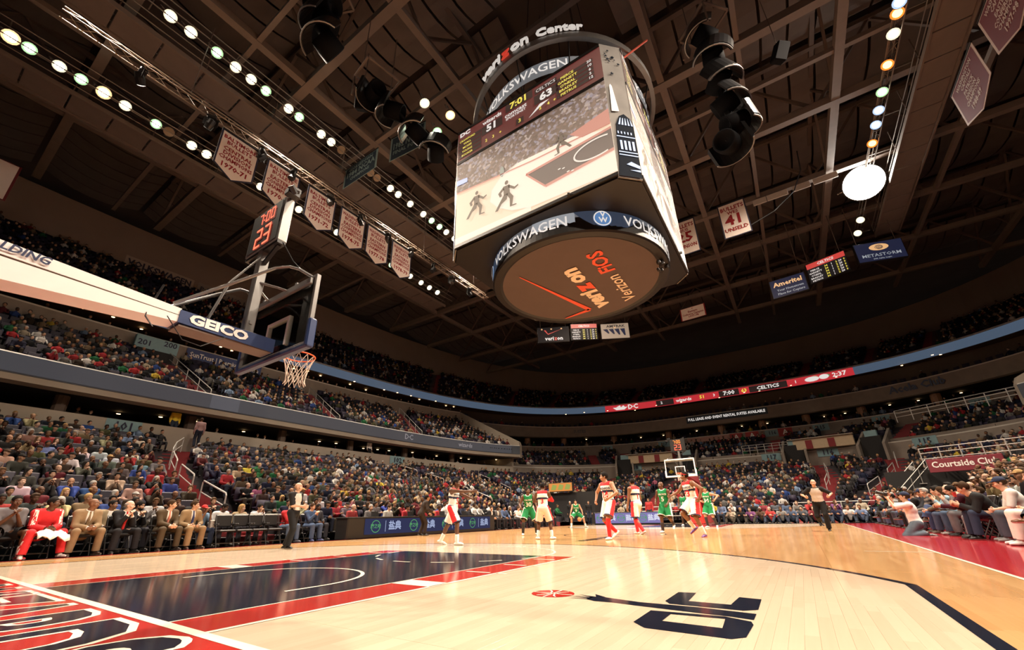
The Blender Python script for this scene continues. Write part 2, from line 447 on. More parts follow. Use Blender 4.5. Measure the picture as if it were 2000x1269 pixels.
# ---- painted markings: flat paint films, each laid on the boards
def film(name, mats, build, z=.0015):
    mb = MB(); build(mb, z); return mb.build(name, mats, floor)
def rect(mb, x0, y0, x1, y1, z, mi=0): mb.add([(x0,y0,z),(x1,y0,z),(x1,y1,z),(x0,y1,z)], [(0,1,2,3)], mi)
def arcband(mb, cx, cy_, r0, r1, a0, a1, z, n=40, mi=0):
    t = np.linspace(a0, a1, n+1); vs = [(cx+r*math.cos(a), cy_+r*math.sin(a), z) for a in t for r in (r0, r1)]
    mb.add(vs, [(2*i, 2*i+1, 2*i+3, 2*i+2) for i in range(n)], mi)
LW = .0508
for end in (0, 1):
    fy = (lambda y: y) if end == 0 else (lambda y: 28.65-y)
    sg = 1 if end == 0 else -1
    def R_(mb, x0, y0, x1, y1, z, mi=0): rect(mb, x0, min(fy(y0), fy(y1)), x1, max(fy(y0), fy(y1)), z, mi)
    film('lane_paint', [P_navy], lambda mb, z: R_(mb, -1.83, 0, 1.83, 5.79, z))
    film('lane_border', [P_red], lambda mb, z: [R_(mb, 1.83, 0, 2.44, 5.79, z), R_(mb, -2.44, 0, -1.83, 5.79, z)])
    def ll(mb, z):
        for s in (-1, 1):
            R_(mb, s*2.44-LW/2, 0, s*2.44+LW/2, 5.79, z); R_(mb, s*1.83-LW/4, 0, s*1.83+LW/4, 5.79, z)
            R_(mb, min(s*1.83, s*2.44), 2.13, max(s*1.83, s*2.44), 2.44, z)
            for yb in (3.35, 4.27, 5.18):
                R_(mb, s*2.135-.2 if s > 0 else s*2.135-.2, yb, s*2.135+.2, yb+LW, z)
                R_(mb, min(s*2.44, s*2.6), yb, max(s*2.44, s*2.6), yb+LW, z)
    film('lane_line', [P_white], ll, .003)
    film('free_throw_circle', [P_white], lambda mb, z: arcband(mb, 0, fy(5.79), 1.83-LW, 1.83, 0 if end == 0 else math.pi, math.pi if end == 0 else 2*math.pi, z), .003)
    def dash(mb, z):
        for k in range(7):
            a = (math.pi if end == 0 else 0)+math.pi*(k+.25)/7
            arcband(mb, 0, fy(5.79), 1.83-LW, 1.83, a, a+math.pi/14, z, 6)
    film('free_throw_dashes', [P_white], dash, .003)
    def ra(mb, z):
        arcband(mb, 0, fy(1.6), 1.22, 1.22+LW, 0 if end == 0 else math.pi, math.pi if end == 0 else 2*math.pi, z)
        for s in (-1, 1): R_(mb, s*1.245-LW/2, 1.22, s*1.245+LW/2, 1.6, z)
    film('restricted_arc', [P_white], ra, .0035)
    def tp(mb, z):
        a = math.acos(6.706/7.24)
        arcband(mb, 0, fy(1.6), 7.24-.09, 7.24, (a if end == 0 else math.pi+a), (math.pi-a if end == 0 else 2*math.pi-a), z, 80)
        for s in (-1, 1): R_(mb, s*6.706-.09 if s > 0 else s*6.706, 0, s*6.706 if s > 0 else s*6.706+.09, 4.34, z)
    film('three_point_line', [P_navy], tp, .002)
    film('baseline', [P_white], lambda mb, z: R_(mb, -7.62, -LW*1.6, 7.62, 0, z), .003)
    film('apron_paint_end', [P_red if end == 0 else P_navy], lambda mb, z: R_(mb, -8.53, -1.9 if end == 0 else -2.2, 9.76, -LW*1.6, z))
film('sideline', [P_white], lambda mb, z: [rect(mb, s*7.62-(LW if s < 0 else 0), 0, s*7.62+(LW if s > 0 else 0), 28.65, z) for s in (-1, 1)], .003)
film('apron_paint', [P_apron], lambda mb, z: rect(mb, 7.67, 0, 9.76, 28.65, z))
film('apron_strip', [P_apron], lambda mb, z: rect(mb, -8.53, 0, -8.33, 28.65, z))
film('hash_line', [P_white], lambda mb, z: [rect(mb, x0, y0, x0+.92, y0+LW, z) for x0 in (6.70, -7.62) for y0 in (8.53, 20.07)], .003)
film('half_court_line', [P_navy], lambda mb, z: [rect(mb, -7.62, CY-LW/2, 7.62, CY+LW/2, z), arcband(mb, 0, CY, 1.83-LW, 1.83, 0, 2*math.pi, z, 48), arcband(mb, 0, CY, .6, .61, 0, 2*math.pi, z, 32)], .002)

# team mark painted on the floor: ball, reaching arm and two letter shapes; apron wordmark
def rounded(pts, r=.05, n=4):
    out = []; P = np.array(pts, float); k = len(P)
    for i in range(k):
        a, b, c = P[i-1], P[i], P[(i+1) % k]; u = unit2(a-b); v = unit2(c-b); rr_ = min(r, np.linalg.norm(a-b)/2, np.linalg.norm(c-b)/2); p0, p1 = b+u*rr_, b+v*rr_
        for t in np.linspace(0, 1, n): out.append(tuple((1-t)**2*p0+2*t*(1-t)*b+t*t*p1))
    return out
def unit2(v): return v/(np.linalg.norm(v)+1e-9)
def flat(mb, outs, z, mi=0):
    for o in outs: mb.add([(x, y, z) for x, y in o], [tuple(range(len(o)))], mi)
film('court_mark_lower_letter', [P_navy], lambda mb, z: flat(mb, [[(4.82, 2.04), (4.82, 1.62), (4.93, 1.50), (5.44, 1.48), (5.36, 1.72), (4.98, 1.74), (4.98, 1.98), (5.34, 2.0), (5.33, 2.075)], [(5.33, 2.075), (5.34, 2.0), (5.36, 1.72), (5.44, 1.48), (5.51, 1.56), (5.52, 1.90), (5.5, 1.99)]], z), .002)
film('court_mark_upper_letter', [P_navy], lambda mb, z: flat(mb, [[(4.82, 2.46), (4.88, 2.36), (5.42, 2.34), (5.40, 2.53), (4.99, 2.54), (4.97, 2.97), (4.82, 2.94)], [(5.42, 2.34), (5.51, 2.42), (5.50, 2.88), (5.33, 2.91), (5.31, 2.54), (5.40, 2.53)]], z), .002)
film('court_mark_arm', [P_navy], lambda mb, z: flat(mb, [[(4.20, 2.24), (4.30, 2.19), (4.47, 2.20), (4.66, 2.165), (5.13, 2.11), (5.36, 2.09), (5.51, 2.05), (5.51, 2.26), (5.12, 2.315), (4.65, 2.315), (4.45, 2.36), (4.30, 2.40), (4.20, 2.36)], [(4.22, 2.24), (4.02, 2.22), (4.22, 2.27)], [(4.22, 2.28), (3.98, 2.29), (4.22, 2.31)], [(4.22, 2.31), (3.99, 2.35), (4.22, 2.34)], [(4.22, 2.34), (4.05, 2.42), (4.24, 2.38)], [(4.24, 2.37), (4.18, 2.50), (4.32, 2.40)]], z), .002)
film('court_mark_ball', [P_red], lambda mb, z: flat(mb, [[(3.81+.205*math.cos(a), 2.36+.19*math.sin(a)) for a in np.linspace(0, 2*math.pi, 29)[:-1]]], z), .002)
film('court_mark_seams', [P_white], lambda mb, z: [rect(mb, 3.61, 2.352, 4.01, 2.368, z), rect(mb, 3.802, 2.17, 3.818, 2.55, z), arcband(mb, 3.60, 2.36, .17, .186, -.9, .9, z, 10), arcband(mb, 4.02, 2.36, .17, .186, 2.24, 4.04, z, 10)], .003)
for nm, bd, z, m_ in (('apron_lettering_outline', .10, .003, P_white), ('apron_lettering', .045, .0042, P_navy)):
    co, fs = text_mesh('WIZARDS', 1.72, bold=bd, space=1.05, res=3); w_ = co[:, 0].max()-co[:, 0].min(); co = co*np.array((5.30/5.15, 1, 1)); co[:, 0] *= (5.42+bd*2)/w_/(5.30/5.15)
    top = co[:, 1].max(); mb = MB(); mb.add(np.column_stack([co[:, 0]-.02, co[:, 1]-top-.21+bd*1.0, np.full(len(co), z)]), fs); mb.build(nm, [m_], floor)
co, fs = text_mesh('verizon center', .62, bold=.012, shear=.2); mb = MB(); mb.add(np.column_stack([.55+co[:, 1]*1.1, 11.6+co[:, 0]*.8, np.full(len(co), .003)]), fs); mb.build('court_lettering', [P_navy], floor)
# ---------------------------------------------------------------- people: one smooth surface grown over a posed skeleton
def _capsule(P, a, b, ra, rb):
    ba = b-a; L = float(ba@ba)+1e-12
    pa = P-a; t = np.clip((pa@ba)/L, 0, 1)
    d = pa-t[:, None]*ba
    return np.sqrt((d*d).sum(1))-(ra+t*(rb-ra))
def _ellip(P, c, r, R):
    q = (P-c)@R.T if R is not None else P-c      # rows of R = local axes
    k = np.sqrt(((q/r)**2).sum(1)); k2 = np.sqrt(((q/(r*r))**2).sum(1))+1e-9
    return k*(k-1)/k2
class Shape:
    """signed-distance shape: smooth union of capsules and ellipsoids, minus cuts"""
    def __init__(self, k=.03): self.pr = []; self.cut = []; self.k = k
    def cap(self, a, b, ra, rb=None): self.pr.append(('c', np.array(a, np.float32), np.array(b, np.float32), ra, rb if rb is not None else ra)); return self
    def ell(self, c, r, R=None): self.pr.append(('e', np.array(c, np.float32), np.array(r, np.float32), None if R is None else np.array(R, np.float32))); return self
    def half(self, p, n): self.cut.append(('h', np.array(p, np.float32), np.array(n, np.float32)/np.linalg.norm(n))); return self   # removes the side n points to
    def hole(self, c, r, R=None): self.cut.append(('e', np.array(c, np.float32), np.array(r if np.ndim(r) else (r, r, r), np.float32), R)); return self
    def bounds(self):
        lo = np.full(3, 9e9); hi = -lo
        for q in self.pr:
            if q[0] == 'c':
                r = max(q[3], q[4])
                for p in q[1:3]: lo = np.minimum(lo, p-r); hi = np.maximum(hi, p+r)
            else:
                r = q[2].max(); lo = np.minimum(lo, q[1]-r); hi = np.maximum(hi, q[1]+r)
        return lo, hi
    def ev(self, P):
        out = None
        for q in self.pr:
            d = _capsule(P, *q[1:]) if q[0] == 'c' else _ellip(P, *q[1:])
            if out is None: out = d
            else:
                h = np.clip(.5+.5*(out-d)/self.k, 0, 1)
                out = out+(d-out)*h-self.k*h*(1-h)
        for q in self.cut:
            if q[0] == 'h': out = np.maximum(out, (P-q[1])@q[2])
            else: out = np.maximum(out, -_ellip(P, q[1], q[2], q[3]))
        return out
    def mesh(self, vox=.02):
        lo, hi = self.bounds(); lo = lo-vox*2.3; n = np.ceil((hi-lo)/vox).astype(int)+4
        ax = [(lo[i]+vox*np.arange(n[i])).astype(np.float32) for i in range(3)]
        # coarse pass, so that only cells near the surface are evaluated finely
        G = np.full(n, 9., np.float32)
        B = 6
        nb = np.ceil(n/B).astype(int)
        cx = [np.minimum(np.arange(nb[i])*B+B//2, n[i]-1) for i in range(3)]
        cp = np.stack(np.meshgrid(*[ax[i][cx[i]] for i in range(3)], indexing='ij'), -1).reshape(-1, 3)
        cd_ = self.ev(cp); near = np.where(np.abs(cd_) < vox*B*1.05+self.k)[0]
        far_in = np.where(cd_ <= -(vox*B*1.05+self.k))[0]
        off = np.stack(np.meshgrid(*[np.arange(B)]*3, indexing='ij'), -1).reshape(-1, 3)
        bi = np.stack(np.unravel_index(near, nb), -1)
        idx = (bi[:, None, :]*B+off[None]).reshape(-1, 3); idx = idx[(idx < n).all(1)]
        P = np.stack([ax[i][idx[:, i]] for i in range(3)], -1)
        G[idx[:, 0], idx[:, 1], idx[:, 2]] = self.ev(P)
        for b_ in far_in:
            i, j, k = np.unravel_index(b_, nb); G[i*B:i*B+B, j*B:j*B+B, k*B:k*B+B] = -9
        return surface_nets(G, lo, vox)
def surface_nets(G, lo, vox):
    n = np.array(G.shape); ins = G < 0
    c = [(i, j, k) for i in (0, 1) for j in (0, 1) for k in (0, 1)]
    sl = lambda o: tuple(slice(o[i], n[i]-1+o[i]) for i in range(3))
    cnt = sum(ins[sl(o)].astype(np.int8) for o in c)
    act = (cnt > 0) & (cnt < 8); ci = np.argwhere(act)
    vid = np.full(act.shape, -1, np.int64); vid[tuple(ci.T)] = np.arange(len(ci))
    acc = np.zeros((len(ci), 3)); num = np.zeros(len(ci))
    for a in c:
        for ax in range(3):
            if a[ax]: continue
            b = list(a); b[ax] = 1
            ga = G[tuple((ci+a).T)]; gb = G[tuple((ci+b).T)]
            m = (ga < 0) != (gb < 0); t = np.where(m, ga/np.where(m, ga-gb, 1), 0)
            p = np.array(a, float)[None].repeat(len(ci), 0); p[:, ax] += t
            acc[m] += p[m]; num[m] += 1
    V = lo+(ci+acc/num[:, None])*vox
    F = []
    for ax in range(3):
        u, v = [(1, 2), (2, 0), (0, 1)][ax]
        A = ins[tuple(slice(1 if i != ax else 0, n[i]-1) for i in range(3))]
        s2 = [slice(1, n[i]-1) for i in range(3)]; s2[ax] = slice(1, n[ax])
        s1 = [slice(1, n[i]-1) for i in range(3)]; s1[ax] = slice(0, n[ax]-1)
        a_, b_ = ins[tuple(s1)], ins[tuple(s2)]
        e = np.argwhere(a_ != b_); base = e+1; base[:, ax] -= 1
        pos = a_[tuple(e.T)]
        q = []
        for (du, dv) in ((-1, -1), (0, -1), (0, 0), (-1, 0)):
            k = base.copy(); k[:, u] += du; k[:, v] += dv; q.append(vid[tuple(k.T)])
        q = np.stack(q, -1); q[~pos] = q[~pos][:, ::-1]
        F.append(q)
    return V, np.concatenate(F)

def np_mesh(name, V, F, mats, mi=None, smooth=True):
    me = bpy.data.meshes.new(name)
    me.vertices.add(len(V)); me.vertices.foreach_set('co', np.asarray(V, np.float32).ravel())
    F = np.asarray(F, np.int32); k = F.shape[1]
    me.loops.add(len(F)*k); me.loops.foreach_set('vertex_index', F.ravel())
    me.polygons.add(len(F)); me.polygons.foreach_set('loop_start', np.arange(len(F), dtype=np.int32)*k)
    for m_ in mats: me.materials.append(m_)
    if mi is not None: me.polygons.foreach_set('material_index', np.asarray(mi, np.int32))
    if smooth: me.polygons.foreach_set('use_smooth', np.ones(len(F), bool))
    me.update(calc_edges=True)
    return me

def unit(v): v = np.array(v, float); return v/(np.linalg.norm(v)+1e-12)
def ik(a, b, l1, l2, hint):
    """middle joint of a two-bone limb from a to b, bending towards hint"""
    d = b-a; L = np.linalg.norm(d); L = min(L, (l1+l2)*.999); u = unit(d); b = a+u*L
    x = (l1*l1-l2*l2+L*L)/(2*L); h = math.sqrt(max(0, l1*l1-x*x))
    p = np.array(hint, float); p = p-(p@u)*u
    return a+u*x+unit(p)*h, b
class Pose:
    """joint positions in the figure's own frame: +y is where it faces, +x its right hand"""
    def __init__(self, hip=(0,0,.95), lean=(0,0,1), turn=0.0, head=(0,1,0), hands=((.3,.1,.8),(-.3,.1,.8)), feet=((.1,0,0),(-.1,0,0)),
                 knee=((.1,1,0),(-.1,1,0)), elbow=((.5,-1,-.3),(-.5,-1,-.3)), toes=((.1,1,0),(-.1,1,0)), toe_up=(0,0), S=1.0, bulk=1.0, sh=.185):
        self.S, self.bulk = S, bulk
        self.hip = np.array(hip, float); up = unit(lean); self.up = up
        f = unit(np.array([-math.sin(turn), math.cos(turn), 0])); f = unit(f-(f@up)*up); r = np.cross(f, up)
        self.f, self.r = f, r
        self.chest = self.hip+up*.30*S; self.neck0 = self.hip+up*.50*S
        self.shs = [self.neck0+r*sh*S*s-up*.035*S for s in (1, -1)]
        hp_r = unit(np.array([math.cos(turn*.4), math.sin(turn*.4), 0]))
        self.hips = [self.hip+hp_r*.09*S*s for s in (1, -1)]
        hf = unit(head); self.hf = hf
        hup = unit(np.array((0,0,1.))-hf*hf[2]*.9+up*.3); hup = unit(hup-(hup@hf)*hf); self.hup = hup; self.hr = np.cross(hf, hup)
        self.neck1 = self.neck0+up*.04*S+hup*.03*S+hf*.02*S
        self.head = self.neck1+hup*.105*S+hf*.025*S
        self.el = []; self.wr = []; self.kn = []; self.an = []; self.toe = []; self.hd = []
        for i in (0, 1):
            e, w_ = ik(self.shs[i], np.array(hands[i], float), .30*S, .27*S, elbow[i]); self.el.append(e); self.wr.append(w_)
            self.hd.append(unit(w_-e))
            ft = np.array(feet[i], float); an = ft+np.array((0,0,.085*S))
            k, a = ik(self.hips[i], an, .45*S, .44*S, knee[i]); self.kn.append(k); self.an.append(a)
            t = unit(toes[i]); self.toe.append(unit(np.array((t[0], t[1], toe_up[i]))))
    def body(self, k=.03):
        S, B = self.S, self.bulk; s = Shape(k)
        R = np.stack([self.r, self.f, self.up])
        s.ell(self.hip+self.up*.02, np.array((.165, .125, .14))*S*B, R)
        s.ell(self.hip+self.up*.17*S+self.f*.01, np.array((.145*B, .11*B, .17))*S, R)
        s.ell(self.chest+self.up*.06*S, np.array((.175, .125, .18))*S*(B*.5+.5), R)
        for i in (0, 1):
            s.cap(self.neck0-self.up*.03*S, self.shs[i], .075*S, .068*S)
            s.cap(self.shs[i], self.el[i], .058*S*B**.5, .042*S); s.cap(self.el[i], self.wr[i], .042*S, .028*S)
            s.cap(self.hips[i], self.kn[i], .092*S*B**.7, .058*S); s.cap(self.kn[i], self.an[i], .058*S, .038*S)
            c = self.kn[i]*.68+self.an[i]*.32; back = unit(self.kn[i]-(self.hips[i]+self.an[i])/2+1e-6)
            s.ell(c-back*.015*S, np.array((.05, .05, .11))*S, _frame(self.kn[i]-self.an[i]))
        s.cap(self.neck0-self.up*.02, self.neck1, .062*S, .056*S)
        return s
def _frame(z, hint=(0, 1, 0)):
    z = unit(z); h = np.array(hint, float)
    if abs(z@h) > .95: h = np.array((1., 0, 0))
    x = unit(np.cross(h, z)); return np.stack([x, np.cross(z, x), z])
# ---- head template: faces +y, centre of the skull at the origin, about 0.24 m tall
def head_shape():
    s = Shape(.018)
    s.ell((0, -.012, .03), (.076, .096, .092)); s.ell((0, .022, -.035), (.06, .07, .078)); s.ell((0, .05, -.085), (.032, .03, .026))
    s.cap((0, .088, .005), (0, .108, -.032), .010, .015)                      # nose
    for x in (1, -1):
        s.ell((x*.04, .062, -.028), (.026, .026, .022)); s.ell((x*.079, -.008, -.006), (.009, .02, .032))   # cheek, ear
        s.cap((x*.012, .086, .034), (x*.052, .070, .032), .009, .008)         # brow ridge
    s.cap((-.02, .087, -.061), (.02, .087, -.061), .0085)                     # lips
    s.cap((0, .0, -.05), (0, -.015, -.13), .055, .058)                        # neck
    return s
def _zone_head(C):
    """0 skin, 1 eye white, 2 dark (iris, brow), 3 lips for face centres C"""
    x, y, z = np.abs(C[:, 0]), C[:, 1], C[:, 2]; m = np.zeros(len(C), int)
    fr = y > .05
    m[fr & ((x-.031)**2/.013**2+(z-.012)**2/.0075**2 < 1)] = 1
    m[fr & ((x-.031)**2+(z-.012)**2 < .0058**2)] = 2
    m[fr & (x > .012) & (x < .054) & (np.abs(z-.038) < .0065)] = 2
    m[fr & (x < .026) & (np.abs(z+.061) < .0075)] = 3
    return m
HEADS = []
for _vx in (.0092, .0125):
    _v, _q = head_shape().mesh(_vx); HEADS.append((_v, _q, _zone_head(_v[_q].mean(1))))
LOHEAD_V, LOHEAD_F = head_shape().mesh(.016)
def hair_shape(style):
    s = Shape(.012)
    if style in ('short', 'fade'):
        g = .006 if style == 'fade' else .011
        s.ell((0, -.016, .034), (.076+g, .096+g, .092+g))
        s.half((0, .066, .045), (0, .8, -.55)); s.half((0, -.05, -.045), (0, -.35, -1)); 
        s.hole((0, .10, -.012), (.079, .078, .083))
    elif style == 'full':
        s.ell((0, -.02, .042), (.089, .107, .098)); s.ell((0, .045, .1), (.062, .05, .032))
        s.hole((0, .11, -.02), (.075, .08, .10)); s.half((0, -.03, -.07), (0, -.2, -1)); s.half((0,.095,0),(0,1,-.2))
    elif style == 'long':
        s.ell((0, -.02, .04), (.094, .11, .103))
        for x in (1, -1): s.cap((x*.075, -.01, 0), (x*.085, -.01, -.18), .035, .03)
        s.cap((0, -.075, .0), (0, -.07, -.19), .065, .06)
        s.hole((0, .105, -.02), (.066, .085, .112)); s.half((0, .085, 0), (0, 1, -.2))
    elif style == 'fringe':      # bald on top, hair round the sides
        s.ell((0, -.02, .02), (.085, .104, .085)); s.half((0, 0, .045), (0, .15, 1)); s.half((0, .02, 0), (0, 1, .1)); s.half((0, 0, -.05), (0, 0, -1))
    elif style == 'cap':
        s.ell((0, -.012, .045), (.089, .11, .095)); s.half((0, 0, .035), (0, -.12, -1)); s.ell((0, .115, .045), (.07, .075, .011), rotm(-.15, 0, 0).T)
    elif style == 'band':
        s.ell((0, -.012, .035), (.084, .104, .094)); s.half((0, 0, .072), (0, -.25, 1)); s.half((0, 0, .035), (0, .25, -1))
    elif style == 'beard':
        s.ell((0, .03, -.045), (.069, .082, .08)); s.half((0, 0, -.052), (0, 0, 1)); s.half((0, 0, 0), (0, -1, 0)); s.hole((0, .105, -.058), (.022, .03, .012))
    return s
def ruffle(m, a):
    V, F = m; q = V*95; n = np.sin(q[:, 0]*1.7+q[:, 2]*2.3)*np.sin(q[:, 1]*2.1-q[:, 2]*1.1)*.5+np.random.RandomState(1).uniform(-.5, .5, len(V)); return V*(1+a*n[:, None]), F
HAIR = {k: ruffle(hair_shape(k).mesh(.0132), .05 if k in ('short', 'full', 'long') else .012 if k in ('fade', 'beard', 'fringe') else 0) for k in ('short', 'fade', 'full', 'long', 'fringe', 'cap', 'band', 'beard')}
# ---- hand template: wrist at the origin, fingers along +z, palm faces +y, thumb to +x
def hand_mesh(curl, vox=.0076):
    s = Shape(.008)
    s.ell((0, 0, .045), (.040, .017, .055)); s.cap((0, 0, -.02), (0, 0, .02), .027, .026)
    for i, (x, L) in enumerate(((.030, .070), (.010, .080), (-.010, .074), (-.030, .058))):
        p = np.array((x, 0, .088)); a = 0.15+curl*.5
        for j, f in enumerate((.45, .32, .25)):
            q = p+L*f*np.array((x*.8, math.sin(a), math.cos(a))); s.cap(p, q, .0098-.0008*j, .009-.0008*j); p = q; a += curl*.75
    p = np.array((.030, .008, .025)); q = p+np.array((.030, .015, .032)); s.cap(p, q, .0135, .0105); r_ = q+np.array((.006-.012*curl, .012, .028)); s.cap(q, r_, .0105, .009)
    return s.mesh(vox)
HANDS = {'open': hand_mesh(.18), 'relaxed': hand_mesh(.75), 'fist': hand_mesh(1.55)}
HANDS_LO = {'open': hand_mesh(.18, .0115), 'relaxed': hand_mesh(.75, .0115), 'fist': hand_mesh(1.5, .0115)}
SKIN = {'dark': (.115, .052, .028), 'brown': (.22, .105, .058), 'tan': (.42, .225, .135), 'fair': (.60, .36, .245), 'pale': (.68, .44, .33)}
M_eye = mat('eye_white', (.75, .72, .68), .3, var=0); M_iris = mat('eye_dark', (.02, .014, .01), .4, var=0)
def skin_mats(t):
    c = SKIN[t]
    return [mat('skin_'+t, c, .5, var=.08, scale=12, spec=.4), M_eye, M_iris, mat('lips_'+t, tuple(v*k for v, k in zip(c, (.8, .55, .55))), .4, var=0)]
def place(V, pos, X, Y, Z, S=1.0):
    return V@np.stack([X, Y, Z])*S+pos
def figure_body(p, vox=.02, hands=('relaxed', 'relaxed'), palm=(None, None), k=.03):
    """the whole skin: trunk and limbs with head and hands"""
    V, F = p.body(k).mesh(vox); Vs, Fs, Ms = [V], [F], [np.zeros(len(F), int)]; n = len(V)
    def put(v, f, m):
        nonlocal n
        Vs.append(v); Fs.append(f+n); Ms.append(m); n += len(v)
    hv, hq, hm = HEADS[0 if vox < .025 else 1]; put(place(hv, p.head, p.hr, p.hf, p.hup, p.S), hq, hm)
    for i in (0, 1):
        if hands[i] is None: continue
        v, f = (HANDS if vox < .025 else HANDS_LO)[hands[i]]; z = p.hd[i]
        y = np.array(palm[i], float) if palm[i] is not None else (-p.r if i == 0 else p.r)
        y = unit(y-(y@z)*z); x = np.cross(y, z)
        # thumb: right hand's thumb lies at -x of (palm, fingers) frame when the palm faces in
        sgn = -1 if i == 0 else 1
        v2 = v.copy(); f2 = f
        if sgn < 0: v2[:, 0] *= -1; f2 = f[:, ::-1]
        put(place(v2, p.wr[i], x, y, z, p.S*1.05), f2, np.zeros(len(f), int))
    return np.concatenate(Vs), np.concatenate(Fs), np.concatenate(Ms)
def shoe_shape(p, i, S=1.0, big=1.0):
    an, t = p.an[i], p.toe[i]; s = Shape(.02)
    up = unit(np.array((0, 0, 1.))-t*t[2]); h = .085*p.S
    base = an-up*(h-.032)
    s.cap(base-t*.055*S*big, base+t*.10*S*big, .038*big, .04*big); s.cap(base+t*.10*S*big, base+t*.175*S*big-up*.004, .04*big, .03*big)
    s.cap(an, base+t*.01, .044*big, .045*big); s.half(base-up*.032, -up)
    return s
def part(name, shape, mats, parent, vox, zone=None):
    V, F = shape.mesh(vox)
    if not len(F): return None
    mi = zone(V[F].mean(1)) if zone is not None else None
    return link(name, np_mesh(name, V, F, mats if isinstance(mats, list) else [mats], mi), parent)
def cloth(name, col, rough=.8): return mat('cloth_'+name, col, rough, var=.15, scale=14, spec=.25)
# ---------------------------------------------------------------- garments grown over the same skeleton
def torso_into(s, p, g, low=.0):
    S, B = p.S, p.bulk; R = np.stack([p.r, p.f, p.up])
    s.ell(p.hip+p.up*.02, np.array((.165*B+g, .125*B+g, .14*B+g))*S, R)
    s.ell(p.hip+p.up*.17*S+p.f*.01, np.array((.145*B+g, .11*B+g, .17+g))*S, R)
    s.ell(p.chest+p.up*.06*S, np.array((.175*(B*.5+.5)+g, .125*(B*.5+.5)+g, .18*(B*.5+.5)+g))*S, R)
    for i in (0, 1): s.cap(p.neck0-p.up*.03*S, p.shs[i], (.075+g)*S, (.066+g)*S)
def sleeves(s, p, g, frac):
    """frac 1 = to the wrist, .5 = to the elbow"""
    for i in (0, 1):
        a, e, w_ = p.shs[i], p.el[i], p.wr[i]
        if frac <= .55:
            q = a+(e-a)*frac*1.8
            s.cap(a, q, .06*p.S*p.bulk**.5+g, .056*p.S+g); s.half(q, q-a) if False else None
        else:
            s.cap(a, e, .058*p.S*p.bulk**.5+g, .046*p.S+g); q = e+(w_-e)*.93; s.cap(e, q, .046*p.S+g, .033*p.S+g)
def neckhole(s, p, r=.075, front=.03): s.hole(p.neck0+p.up*.085*p.S+p.f*front*p.S, np.array((r, r, .085))*p.S, np.stack([p.r, p.f, p.up]))
def legs_into(s, p, g, stop=1.0, flare=0.0):
    S, B = p.S, p.bulk; R = np.stack([p.r, p.f, p.up])
    s.ell(p.hip+p.up*.0, np.array((.165*B+g, .125*B+g, .13*B+g))*S, R)
    for i in (0, 1):
        h, k, a = p.hips[i], p.kn[i], p.an[i]
        if stop < .6:
            q = h+(k-h)*stop*1.9; s.cap(h, q, .098*S*B**.7+g, .085*S+g+flare)
        else:
            s.cap(h, k, .095*S*B**.7+g, .064*S+g); s.cap(k, k+(a-k)*.97, .064*S+g, .052*S+g+flare)
def seam_cut(V, F, pts):
    """drop faces beyond (point, normal) planes near each limb end"""
    # straight hems: faces wholly beyond a cut go, those that straddle it are pulled back onto the plane
    keep = np.ones(len(F), bool); C = V[F].mean(1)
    for (q, n, rad) in pts:
        n = unit(n); s = (V-q)@n; inr = np.linalg.norm(V-q, axis=1) < rad
        keep &= ~(((s[F] > 0).all(1) & inr[F].all(1)) | ((((C-q)@n) > 0) & (np.linalg.norm(C-q, axis=1) < rad*.98) & (s[F] > 0).all(1)))
        m = (s > 0) & inr; V[m] -= s[m][:, None]*n
    return F[keep]
def garment(name, shape, mats, parent, vox, zone=None, cuts=()):
    V, F = shape.mesh(vox)
    if cuts: F = seam_cut(V, F, cuts)
    C = V[F].mean(1); mi = zone(C) if zone is not None else None
    o = link(name, np_mesh(name, V, F, mats if isinstance(mats, list) else [mats], mi), parent)
    return o, V, F
def print_on(name, V, F, txt, centre, right, up, size, m, parent, bold=.02, xs=1.0):
    """lettering laid on the cloth: each vertex is dropped onto the garment's surface"""
    n = unit(np.cross(right, up)); co, fs = text_mesh(txt, size, bold=bold*size, res=2, xscale=xs)
    bv = BVHTree.FromPolygons(V.tolist(), F.tolist()); out = []
    for x, y, _ in co:
        o = centre+right*x+up*y+n*.5; h, _n, _i, d = bv.ray_cast(Vector(o), Vector(-n), 1.0)
        out.append((np.array(h) if h is not None else centre+right*x+up*y+n*.1)+n*.006)
    mb = MB(); mb.add(out, fs); return mb.build(name, [m], parent)
W_WHITE = cloth('white', (.82, .79, .74)); W_RED = cloth('team_red', (.62, .03, .035)); W_NAVY = cloth('team_navy', (.02, .028, .075))
C_GREEN = cloth('team_green', (.012, .20, .062)); T_WHITE = cloth('trim_white', (.8, .78, .72)); M_blackcloth = cloth('black', (.014, .013, .014))
M_shoe_w = mat('shoe_white', (.82, .8, .77), .45, var=.08); M_shoe_k = mat('shoe_black', (.02, .018, .017), .35, var=.1); M_sole = mat('shoe_sole', (.5, .48, .45), .6)
HAIRC = {'black': (.012, .010, .009), 'brown': (.05, .028, .015), 'grey': (.33, .31, .29), 'blond': (.36, .22, .09), 'red': (.6, .03, .03), 'green': (.02, .22, .07), 'navy': (.02, .03, .07), 'white': (.7, .68, .64)}
